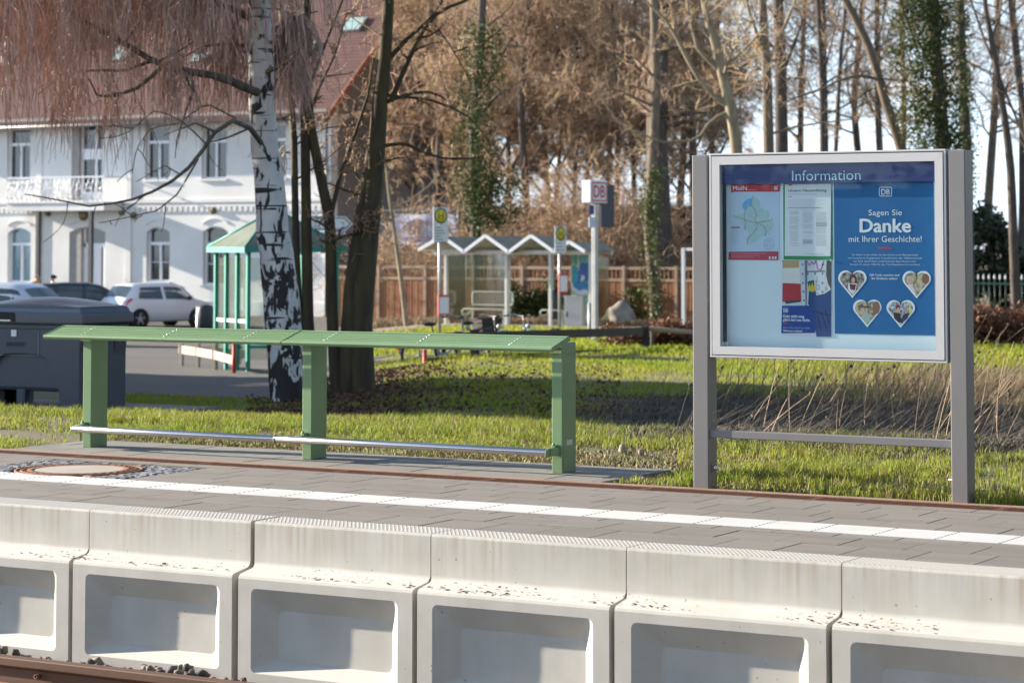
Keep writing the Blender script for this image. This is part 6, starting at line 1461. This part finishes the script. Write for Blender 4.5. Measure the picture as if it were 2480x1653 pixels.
traced('bare_tree', 'leaning brown tree tilted to the left with a long level side branch', 64, [([(2232, 800), (2210, 500), (2186, 365), (2150, 265), (2122, 165), (2095, 85), (2045, 0), (2000, -120), (1980, -350)], (30, 14))], [([(2122, 190), (2075, 183), (2030, 196), (2000, 212), (1960, 226), (1915, 240), (1890, 260)], (9, 4)), ([(2118, 110), (2135, 65), (2143, 20), (2140, -60)], (8, 4)), ([(2130, 190), (2175, 195), (2220, 200)], (6, 3))], (M_brown, M_brown, M_brown, M_twig2, M_twig), 8, 8, 3, 11, R1, lr=(.24, .5, .5))
def ivy_on(t, pts, n, spread, y0, y1, d, size=.055, seed=1, mat=None):
    rng = np.random.default_rng(seed); C = []
    ys = np.array([p[1] for p in pts], float); xs_ = np.array([p[0] for p in pts], float); o = np.argsort(ys)
    for i in range(n//26):
        y = rng.uniform(y0, y1); x = np.interp(y, ys[o], xs_[o]); sp_ = spread*(rng.random()**1.6)*rng.choice([-1, 1])
        c = np.array(at_d(x, y, d))+np.array(RIGHT)*sp_+np.array(DEEP)*rng.uniform(-.3, .3); C.append(c+rng.normal(0, 1, (26, 3))*np.array([.13, .13, .17]))
    leaves('ivy_leaves', np.concatenate(C)-np.array(t.location), size, mat or M_ivy, t, rng=rng)
S7 = [(2292, 800), (2285, 365), (2270, 180), (2256, 0), (2250, -300)]
t, *_ = traced('ivy_tree', 'tree thickly covered in green ivy above the right end of the board', 62, [(S7, (40, 24))], [([(2275, 200), (2240, 130), (2200, 60), (2180, 0)], (9, 5))], (M_darkb, M_darkb, M_darkb, M_twig2, M_twig), 12, 9, 3, 12, lr=(.22, .5, .5))
ivy_on(t, S7, 9000, .55, -150, 420, 62, .05, 2); ivy_on(t, [(2230, 420), (2215, 200), (2200, 0)], 5200, .55, -100, 400, 61.8, .045, 3)
S8 = [(2348, 800), (2342, 365), (2330, 180), (2325, 0), (2320, -300)]
t, *_ = traced('ivy_tree', 'narrow dark ivy tree directly above the right post of the board', 66, [(S8, (28, 18))], [], (M_darkb, M_darkb, M_darkb, M_twig, M_twig), 9, 8, 3, 13, lr=(.20, .5, .5)); ivy_on(t, S8, 4200, .16, -100, 480, 66, .045, 4)
traced('bare_tree', 'forked bare tree at the right edge of the photo, right of the ivy trees', 58, [([(2462, 800), (2450, 460), (2446, 380), (2432, 280), (2412, 160), (2400, 90), (2383, 0), (2370, -300)], (24, 9))], [([(2410, 160), (2440, 235), (2480, 330), (2520, 420)][::-1], (8, 6)), ([(2404, 90), (2420, 40), (2432, -40)], (8, 4)), ([(2415, 170), (2385, 100), (2365, 40), (2340, -30)], (8, 4))], (M_darkb, M_brown, M_darkb, M_twig, M_twig), 9, 8, 3, 14, R1, lr=(.24, .5, .5))
traced('bare_tree', 'thin bare tree cut by the right picture edge', 62, [([(2500, 800), (2490, 330), (2462, 180), (2450, 60), (2438, -60)], (14, 8))], [], (M_darkb, M_darkb, M_darkb, M_twig, M_twig), 9, 8, 3, 15, R1, lr=(.24, .5, .5))
traced('bare_tree', 'thick dark trunk hung with brown twigs left of the information board', 79, [([(1612, 800), (1590, 365), (1592, 200), (1600, 0), (1605, -300)], (58, 40))], [], (M_darkb, M_darkb, M_darkb, M_twig, M_twig), 16, 14, 4, 16, R1, lr=(.20, .5, .5))
S11 = [(1586, 790), (1572, 560), (1580, 400), (1590, 200)]
t, *_ = traced('ivy_tree', 'ivy-clad trunk behind the boulder left of the information board', 73, [([(1592, 800), (1586, 700), (1572, 560), (1580, 400), (1590, 200), (1580, -100)], (34, 20))], [], (M_brown, M_brown, M_brown, M_twig, M_twig), 12, 12, 4, 17, lr=(.22, .5, .5)); ivy_on(t, S11, 2600, .28, 400, 780, 72.5, .045, 5)
S12 = [(1160, 780), (1150, 500), (1148, 300), (1165, 100), (1172, -100)]
t, *_ = traced('ivy_tree', 'ivy-covered tree rising behind the bus shelter', 78, [([(1160, 800), (1150, 500), (1148, 300), (1165, 100), (1172, -100), (1175, -400)], (30, 16))], [([(1150, 330), (1090, 250), (1060, 160)], (8, 4)), ([(1150, 260), (1200, 170), (1240, 90)], (8, 4))], (M_darkb, M_darkb, M_darkb, M_twig, M_twig), 16, 12, 4, 18, lr=(.24, .5, .5)); ivy_on(t, S12, 6500, .75, 60, 545, 77.3, .05, 6); ivy_on(t, [(1200, 540), (1190, 400)], 3200, .9, 420, 545, 77, .05, 7)
traced('young_tree', 'slim pale sapling leaning in front of the wooden fence', 71, [([(985, 790), (972, 680), (955, 560), (942, 470), (935, 400)], (14, 5))], [([(950, 540), (920, 510), (905, 470)], (6, 3)), ([(945, 500), (985, 490), (1040, 450), (1060, 425)], (6, 3))], (M_pale, M_pale, M_pale, M_twig2, M_twig), 8, 8, 3, 19, lr=(.3, .5, .5))
# bare wood further back: each tree its own thing
WL = ['bare brown tree in the wood above the %s', ]
spots = [(1055, 90, 'gap left of the ivy-covered tree', 50), (1190, 88, 'second peak of the zigzag roof', 51), (1275, 86, 'third peak of the zigzag roof', 52), (1350, 93, 'shorter bus stop sign', 53), (1500, 86, 'boulder, nearest the fence', 54), (1685, 88, 'left edge of the display case', 55), (1990, 92, 'poster lettering', 56), (2130, 95, 'right half of the thank-you poster', 57), (1010, 98, 'banner', 30), (1095, 104, 'left end of the bus shelter', 31), (1235, 92, 'middle of the bus shelter', 32), (1320, 100, 'right half of the bus shelter', 33), (1395, 88, 'white station sign box', 34), (1465, 96, 'dark blue station sign panel', 35), (1530, 90, 'boulder', 36), (1655, 94, 'slim white post', 37), (1720, 104, 'route map sheet', 38), (1945, 110, 'gap between Information letters and poster logo', 39), (2080, 104, 'thank-you poster', 40), (2400, 100, 'iron fence', 41), (2470, 92, 'right end of the iron fence', 42), (1150, 118, 'ivy-covered tree, furthest back', 43), (1420, 120, 'plank fence post, furthest back', 44), (2180, 116, 'four heart photos, furthest back', 45), (1590, 112, 'ivy-clad trunk, furthest back', 46)]
for px, d, wh, sd in spots:
    rg = np.random.default_rng(sd); w = rg.uniform(13, 26); wob = lambda: rg.uniform(-25, 25)
    dense = px < 1750
    traced('wood_tree', WL[0] % wh, d, [([(px+wob(), 820), (px+wob()*.4, 500), (px+wob()*.6, 250), (px+wob(), 0), (px+wob(), -300)], (w, w*.45))], [([(px, 480), (px-70, 380), (px-110, 260)], (7, 3)), ([(px, 420), (px+60, 300), (px+95, 180)], (7, 3))] if dense else [], (M_brown if sd % 2 else M_darkb,)*3+(M_twig, M_twig), 30 if dense else 20, 18 if dense else 15, 9 if dense else 6, sd, 'bare trees of the wood behind', lr=(.34, .5, .5), minr=.0135)

# ---------------------------------------------------------------- ground cover
def vnoise(x, y, f, seed=0):
    r = np.random.default_rng(seed); G = r.random((64, 64)); X = (x*f) % 64; Y = (y*f) % 64; i = X.astype(int) % 64; j = Y.astype(int) % 64; a = X-np.floor(X); b = Y-np.floor(Y); a = a*a*(3-2*a); b = b*b*(3-2*b); i2, j2 = (i+1) % 64, (j+1) % 64
    return (G[i, j]*(1-a)+G[i2, j]*a)*(1-b)+(G[i, j2]*(1-a)+G[i2, j2]*a)*b
gz_v = np.vectorize(ground_z)
def blades(name, x, y, h, w, mat, lean=.45, wind=(0, 0), rng=RNG, kind='stuff', zoff=0):
    n = len(x); z = gz_v(x, y)+zoff; a = rng.uniform(0, 2*np.pi, n); lx = np.cos(a)*lean*h*rng.random(n)+wind[0]*h; ly = np.sin(a)*lean*h*rng.random(n)+wind[1]*h; b = a+rng.uniform(.6, 2.5, n); ux, uy = np.cos(b)*w/2, np.sin(b)*w/2
    P0 = np.stack([x-ux, y-uy, z-.01], 1); P1 = np.stack([x+ux, y+uy, z-.01], 1); m_ = np.stack([x+lx*.35, y+ly*.35, z+h*.6], 1); q = np.stack([ux*.8, uy*.8, 0*ux], 1); tp_ = np.stack([x+lx, y+ly, z+h*(1-.25*np.hypot(lx, ly)/np.maximum(h, .01))], 1); q2 = np.stack([ux*.12, uy*.12, 0*ux], 1)
    V = np.stack([P0, P1, m_+q, m_-q, tp_+q2, tp_-q2], 1).reshape(-1, 3); i = np.arange(n)[:, None]*6
    F = np.concatenate([i+np.array([0, 1, 2, 3]), i+np.array([3, 2, 4, 5])]); return tag(np_mesh(name, V, F, mat), kind=kind)
def view_pts(n, y0, y1, pa=-150, pb=2650, rng=RNG):
    y = y0+(y1-y0)*rng.random(n); pxv = rng.uniform(pa, pb, n); a = (pxv-1240)/F_PX
    x = y*(a*math.cos(PHI)-math.sin(PHI))/(a*math.sin(PHI)+math.cos(PHI)); return x, y, pxv
M_grass = pm('grass_blade', (.200, .280, .022), .55, (.320, .325, .055), .8, 4, (.3, .7), island=.35, spec=.35, trans=.45)
M_grass2 = pm('meadow_grass', (.200, .275, .016), .6, (.320, .315, .040), .45, 4, (.3, .7), island=.35, spec=.3, trans=.45)
M_straw = pm('dead_grass', (.30, .215, .125), .85, (.20, .15, .10), 1.5, 4, (.3, .7), island=.45, trans=.2)
M_grey = bpy.data.materials['grey_powder_coat']
M_deadg = pm('grey_dead_grass', (.150, .125, .100), .9, (.095, .080, .070), 1.2, 4, (.3, .7), island=.5)
# near strip behind the platform, up to the crest
x, y, p = view_pts(230000, 11.91, 17.2); nz = vnoise(x, y, 1.1, 1)*.5+vnoise(x, y, 4.3, 2)*.5; clump = vnoise(x, y, 11., 12)
onpad = (x > -10.80) & (x < -6.36) & (y < 12.80); bare = (np.abs(y-12.95) < .28) & (x < -6.0); dirt = (p > 1340) & (p < 1640) & (y < 14.2) & (nz < .62); foot = (np.abs(x+5.55) < .38) & (y < 12.25)
binz = (p < 300) & (y > 16.0)
dens = np.where(p > 1640, np.where(y < 13.6, 1.0, .45), np.where(p > 1000, np.clip(1.15-(p-1000)/800, .35, 1), .95))*np.where(nz > .42, 1, .30)*np.clip(clump*2.2-.25, .08, 1)
keep = ~onpad & ~(foot & (RNG.random(len(x)) < .8)) & ~binz & ~(bare & (RNG.random(len(x)) < .82)) & ~(dirt & (RNG.random(len(x)) < .93)) & (RNG.random(len(x)) < dens)
x, y, p, nz, clump = x[keep], y[keep], p[keep], nz[keep], clump[keep]
h = (.55+.9*clump)*RNG.uniform(.022, .062, len(x))*(.45+1.0*nz)*np.where(p > 1640, 1.2, np.where(y > 14.2, 1.15, .8)); h = np.where((x > -10.8) & (x < -6.3) & (y < 13.4), h*.65, h)
cut = RNG.random(len(x)) < .80
blades('grass', x[cut], y[cut], h[cut], np.full(cut.sum(), .0055), M_grass, 1.0, (.05, .0))
blades('dry_grass', x[~cut], y[~cut], h[~cut]*1.05, np.full((~cut).sum(), .005), M_straw, .9)
x, y, p = view_pts(70000, 11.95, 14.6, 200, 1950); nz = vnoise(x, y, 2.1, 15); keep = ~((x > -10.80) & (x < -6.36) & (y < 12.80)) & (RNG.random(len(x)) < np.where(y < 13.35, .9, np.where(p > 1150, .6, .12))*np.clip(nz*1.8-.1, .1, 1)) & ((x < -5.9) | ((y < 12.5) & (x < -5.0))); x, y = x[keep], y[keep]
blades('withered_turf', x, y, RNG.uniform(.008, .030, len(x)), np.full(len(x), .006), pm('withered_turf', (.34, .255, .115), .85, (.235, .215, .070), 2.2, 4, (.3, .7), island=.4), 1.8)
# meadow behind the crest
x, y, p = view_pts(120000, 17.0, 44.0, 250); nz = vnoise(x, y, .45, 3)*.55+vnoise(x, y, 1.6, 4)*.45
lit_p = np.clip(1.35-np.hypot((p-830)/230, (y-25.5)/6.5)+(vnoise(x, y, .8, 31)-.5)*1.1, 0, 1); litter = RNG.random(len(x)) < lit_p*1.4; slope = (p > 1330) & (y < 24.5)
keep = ~((px_of(0, 0) < 0) & (y < 0)); yard = (y > 23.6) & (p < 760+(y-24)*12+10); yard |= (y > 36) & (p < 905)
keep &= ~yard & ~(litter & (RNG.random(len(x)) < .93)) & ~(slope & (RNG.random(len(x)) < np.clip((p-1330)/160, 0, .97))) & (RNG.random(len(x)) < np.where(nz > .42, 1, .35))
x, y, p, nz = x[keep], y[keep], p[keep], nz[keep]
h = RNG.uniform(.03, .075, len(x))*(.6+.8*nz); blades('meadow_grass', x, y, h, .006+.0004*(y-17), M_grass2, .7, (.05, 0))
# dead tangled grass on the dark slope
x, y, p = view_pts(80000, 14.3, 25.5, 1330, 2700); nz = vnoise(x, y, 1.2, 5); keep = RNG.random(len(x)) < np.clip((p-1330)/250, .1, 1)*np.where(y < 15.2, .35, 1)
x, y, p, nz = x[keep], y[keep], p[keep], nz[keep]; h = RNG.uniform(.04, .17, len(x))*(.4+nz)*np.clip((p-1250)/500, .45, 1.15); blades('dead_grass', x, y, h*.8, np.full(len(x), .007), M_deadg, 1.9, (.3, .1))
x, y, p = view_pts(9000, 24.5, 34, 1900, 2750); keep = RNG.random(len(x)) < np.clip((p-1900)/500, .05, 1); x, y, p = x[keep], y[keep], p[keep]; blades('tall_dry_grass', x, y, RNG.uniform(.08, .30, len(x)), np.full(len(x), .009), M_straw, .8, (.25, .05))
# stems of dead weeds with round heads
def stems(name, n, y0, y1, pa, pb, h0, h1, seed, mat, rad=.0035, wind=.28, heads=.3):
    rng = np.random.default_rng(seed); x, y, p = view_pts(n, y0, y1, pa, pb, rng); P = []; Rr = []; C = []
    for i in range(n):
        z = ground_z(x[i], y[i]); h = rng.uniform(h0, h1); d = np.array([rng.normal(wind, .30), rng.normal(wind*.3, .25), 1.]); d /= np.linalg.norm(d); b = np.array([rng.normal(.12, .12), rng.normal(0, .08), -.05])*h
        pts = [np.array([x[i], y[i], z-.02])+d*h*t_+b*t_*t_ for t_ in np.linspace(0, 1, 5)]; P.append(pts); Rr.append(np.linspace(rad, rad*.5, 5))
        if rng.random() < heads: C.append(pts[-1])
    o = strands(name, np.array(P), np.array(Rr), 4, mat); tag(o, kind='stuff')
    if C: tag(stones('seed_heads', C, [rng.uniform(.010, .018) for _ in C], M_brown, (1.0, 1.7), .15), kind='stuff')
M_stem = pm('dry_stem', (.36, .27, .165), .8, (.20, .15, .10), 3, island=.4); M_stem2 = pm('grey_stem', (.13, .11, .09), .9, (.08, .07, .06), 3, island=.4)
stems('dry_weed_stems', 60, 15.0, 21, 1700, 2560, .35, 1.0, 1, M_stem, .0042); stems('dry_weed_stems', 110, 20, 29, 2180, 2700, .5, 1.25, 2, M_stem, .005); stems('dry_weed_stems', 90, 18, 27, 1660, 2350, .5, 1.15, 3, M_stem2, .004, .15)
stems('bent_weed_stems', 800, 15, 25, 1620, 2600, .15, .5, 4, M_stem2, .003, .9, .02)
# leaf litter under the brown trees, clods and stones near the pad, litter scraps
M_litter = pm('leaf_litter', (.16, .085, .045), .9, (.075, .045, .03), 2, 4, (.3, .7), island=.5)
x, y, p = view_pts(30000, 19.5, 33, 600, 1500); keep = (RNG.random(len(x)) < np.clip(1.35-np.hypot((p-830)/260, (y-25.5)/7)+(vnoise(x, y, .8, 31)-.5)*1.1, .10, 1)) & ~((y > 24) & (p < 760+(y-24)*12-60)); x, y = x[keep], y[keep]
tag(leaves('leaf_litter', np.stack([x, y, gz_v(x, y)+RNG.uniform(.01, .06, len(x))], 1), .030, M_litter, flat=.3), kind='stuff')
x, y, p = view_pts(1100, 12.0, 14.4, 1000, 1830); keep = (RNG.random(len(x)) < np.where(p > 1640, np.where(y < 12.5, 1, .05), np.clip((p-900)/700, .05, .5))) & ~((x < -6.36) & (y < 12.8)); x, y = x[keep], y[keep]
tag(stones('soil_clods', np.stack([x, y, gz_v(x, y)+.004], 1), RNG.choice([.006, .009, .013, .020], len(x), p=[.55, .3, .12, .03]), pm('clod', (.11, .080, .052), .95, (.17, .13, .095), 2, island=.5)), kind='stuff')
x, y, p = view_pts(6000, 15.0, 19.5, 1250, 2500); keep = RNG.random(len(x)) < np.clip(1.4-np.abs(p-1500)/330, 0, 1); x, y = x[keep], y[keep]
tag(stones('dark_gravel', np.stack([x, y, gz_v(x, y)+.002], 1), RNG.uniform(.008, .018, len(x)), pm('dark_gravel', (.085, .075, .068), .95, (.17, .155, .14), 2, island=.6)), kind='stuff')
for px, py, s, lab in ((1508, 1094, .038, 'pale fist-sized stone on the bare soil right of the bench'), (1553, 1098, .024, 'small pale stone right of the fist-sized one')):
    r, Y = ray(px, py); q = r*((-.0-CAM_H)/r.z)+Vector((0, 0, CAM_H)); o = stones('stone', [tuple(q+Vector((0, 0, s*.5)))], [s], pm('pale_stone_%d' % px, (.36, .29, .23), .9)); tag(o, lab, 'stone')
# dry grass in front of the wooden fence, low brown hedge, evergreens
x, y, p = view_pts(24000, 62.5, 66, 870, 2560); nz = vnoise(x, y, .5, 8); blades('verge_grass', x, y, RNG.uniform(.08, .35, len(x))*(.3+nz), np.full(len(x), .03), M_straw, 1.0)
x, y, p = view_pts(26000, 40, 58.5, 900, 2700); keep = p > 900+0*y; x, y = x[keep], y[keep]; blades('verge_grass', x, y, RNG.uniform(.06, .14, len(x)), np.full(len(x), .03), M_grass2, .8)
def bush(name, label, cat, pa, pb, d, depth, h, n, size, mat, seed, group=None, flat=0, ybase=None):
    rng = np.random.default_rng(seed); g = at_d_g((pa+pb)/2, d); half = (pb-pa)/2*d/F_PX; k = max(3, int(n/60)); u = rng.uniform(-1, 1, k); v = rng.uniform(-1, 1, k); hh = h*(.62+.38*np.sin(u*5+seed)*np.cos(u*2.3+1))*np.sqrt(np.clip(1-.35*np.abs(u)**6, .2, 1)); w = rng.random(k)**.55*hh
    c = np.stack([u*half*RIGHT.x+v*depth*DEEP.x, u*half*RIGHT.y+v*depth*DEEP.y, w], 1); C = (c[:, None, :]+rng.normal(0, 1, (k, 60, 3))*np.array([.14, .14, .12])*min(1, h)).reshape(-1, 3); C[:, 2] = np.abs(C[:, 2])
    t = thing(name, label, cat, g, 0, group); leaves('foliage', C, size, mat, t, flat, rng)
    m = 40; P = []; Rr = []
    for i in range(m): a = rng.uniform(-.9, .9)*half; b = rng.uniform(-.8, .8)*depth; p0 = np.array([a*RIGHT.x+b*DEEP.x, a*RIGHT.y+b*DEEP.y, -.1]); d_ = np.array([rng.normal(0, .25), rng.normal(0, .25), 1]); P.append([p0+d_*h*.85*t_ for t_ in np.linspace(0, 1, 4)]); Rr.append(np.linspace(.018, .006, 4))
    strands('stems', np.array(P), np.array(Rr), 4, M_brown, t); return t
M_brleaf = pm('brown_beech_leaf', (.19, .085, .045), .75, (.115, .055, .032), 2, island=.5, trans=.2); M_evg = pm('evergreen_leaf', (.022, .032, .014), .5, (.040, .050, .018), 1.5, island=.6, spec=.4)
bush('brown_hedge', 'low reddish-brown leafy hedge behind the left post of the information board', 'hedge', 1470, 1760, 49.5, .5, .62, 9000, .05, M_brleaf, 1); bush('brown_hedge', 'low reddish-brown leafy hedge at the right picture edge below the iron fence', 'hedge', 2100, 2640, 53, .8, .95, 16000, .055, M_brleaf, 2); bush('brown_hedge', 'reddish-brown leafy hedge hidden behind the display case', 'hedge', 1765, 2095, 50, .5, .7, 8000, .05, M_brleaf, 3)
bush('evergreen_bush', 'dark evergreen bush behind the iron fence at the right edge', 'bush', 2270, 2700, 84, 1.6, 3.9, 26000, .10, M_evg, 4); bush('evergreen_bush', 'dark evergreen bush hidden behind the display case and iron fence', 'bush', 1900, 2280, 88, 1.6, 2.6, 16000, .10, M_evg, 5)
bush('ivy_bush', 'glossy ivy bush growing over the wooden fence in the bus shelter gap', 'bush', 1225, 1345, 75.3, .3, 1.5, 7000, .055, M_ivy, 6); bush('ivy_bush', 'dark ivy clump on the fence right of the boulder', 'bush', 1530, 1660, 74.5, .3, 1.6, 9000, .055, M_ivy, 7)
# brown shrubbery tangle between the fence and the shed
SHR = ((930, 130, 3.4, 'tangled bare shrub left of the banner'), (1010, 120, 3.0, 'tangled bare shrub below the banner'), (1085, 110, 4.6, 'tangled bare shrub left of the ivy-covered tree'), (1215, 130, 5.4, 'tangled bare shrub right of the ivy-covered tree'), (1290, 120, 5.8, 'tall tangled bare shrub above the middle of the bus shelter'), (1360, 120, 6.2, 'tall tangled bare shrub left of the station sign'), (1430, 110, 5.6, 'tall tangled bare shrub behind the station sign'), (1505, 120, 5.2, 'tangled bare shrub above the boulder'), (1560, 90, 6.4, 'tall tangled bare shrub beside the ivy-clad trunk'), (1650, 110, 4.6, 'tangled bare shrub behind the slim white post'), (1720, 110, 4.6, 'tangled bare shrub hidden behind the route map sheet'))
for i, (px, w_, H_, lab) in enumerate(SHR):
    g = at_d_g(px, 80+(i*5) % 7); t = thing('bare_shrub', lab, 'shrub', g, 0, 'bare shrubs behind the wooden fence'); T = Tree(60+i); rg = np.random.default_rng(80+i); st = []
    for k in range(22):
        a = rg.uniform(-1, 1)*w_/2*80/F_PX; st.append(T.limb(2, np.array(g)+np.array(RIGHT)*a, (rg.normal(0, .30), rg.normal(0, .30), 1), rg.uniform(.6, 1.05)*H_, .026, 8, .14, -.015))
    s3 = []
    for p_, r_ in st: s3 += T.fork(p_, r_, 3, 15, .2, 1, .40, .5, .8, .1, 6, .25, -.04, minr=.011)
    for p_, r_ in s3: T.fork(p_, r_, 4, 5, .1, 1, .5, .5, .8, 0, 5, .3, -.05, minr=.009)
    T.build(t, (None, None, M_brown, M_twig, M_twig))
# tall hedge left of the picture: throws the long shadow across yard and meadow
def hedge_row(label, A, B_, zt, dep, n, size, seed):
    rng = np.random.default_rng(seed); A = np.array(A); B_ = np.array(B_); mid = (A+B_)/2; g = Vector((mid[0], mid[1], ground_z(*mid[:2]))); t = thing('unseen_hedge', label, 'hedge', g); L_ = np.linalg.norm(B_-A); ax = (B_-A)/L_; nn = np.array([-ax[1], ax[0]])
    k = n//30; u = rng.uniform(0, L_, k); hh = (zt-g.z)*(1-.07*(1+np.sin(u*1.3+seed))-.05*np.sin(u*3.7)); w = rng.random(k)**.7*hh; v = rng.uniform(-dep, dep, k); c = np.stack([A[0]+ax[0]*u+nn[0]*v-g.x, A[1]+ax[1]*u+nn[1]*v-g.y, w], 1)
    leaves('foliage', (c[:, None, :]+rng.normal(0, .22, (k, 30, 3))).reshape(-1, 3), size, M_evg, t, 0, rng)
    m = MB(); M_ = Matrix.Rotation(math.atan2(ax[1], ax[0]), 4, 'Z'); m.box(-L_/2, L_/2, -dep*.5, dep*.5, -.4, (zt-g.z)*.86, M=M_); m.build('hedge_core', pure('core_%d' % seed, (.018, .024, .012), .95), t)
pA = RIGHT*-11.5+DEEP*24.8; pB = RIGHT*-11.8+DEEP*38.2
hedge_row('tall dense hedge outside the left picture edge', (pA.x, pA.y), (pB.x, pB.y), 5.0, .7, 24000, .11, 9)
pC = RIGHT*-12+DEEP*42.8
hedge_row('lower dense hedge further back outside the left picture edge', (pB.x, pB.y), (pC.x, pC.y), 2.0, .7, 9000, .11, 19)
# unseen hedge added behind the camera so the display glass mirrors something dark
t = thing('unseen_hedge', 'unseen long dark hedge added behind the viewer for the display glass to mirror', 'hedge', (-14, -13, -.5)); rng = np.random.default_rng(77)
k = 900; u = rng.uniform(-32, 40, k); hh = 3.3+.5*np.sin(u*.7)+.4*np.sin(u*1.9+1); c = np.stack([u, rng.uniform(-1.2, 1.2, k), rng.random(k)**.6*hh], 1); C = (c[:, None, :]+rng.normal(0, .25, (k, 30, 3))).reshape(-1, 3); leaves('foliage', C, .15, M_evg, t, 0, rng)
m = MB(); m.box(-34, 42, -.25, .25, -.3, 2.7); m.build('hedge_core', pure('hedge_core', (.018, .024, .012), .95), t)

t = thing('unseen_hedge', 'unseen dark conifer row added outside the right picture edge to block side light', 'hedge', (15, 12, -.6)); k = 1500  # added out of view to keep sky light off faces turned right
c = np.stack([rng.uniform(-1.5, 1.5, k), rng.uniform(-34, 34, k), rng.random(k)**.7*13], 1); C = (c[:, None, :]+rng.normal(0, .5, (k, 30, 3))).reshape(-1, 3); leaves('foliage', C, .34, M_evg, t, 0, rng)
m = MB(); m.box(-.4, .4, -34, 34, -.3, 11.8); m.build('hedge_core', bpy.data.materials['hedge_core'], t)
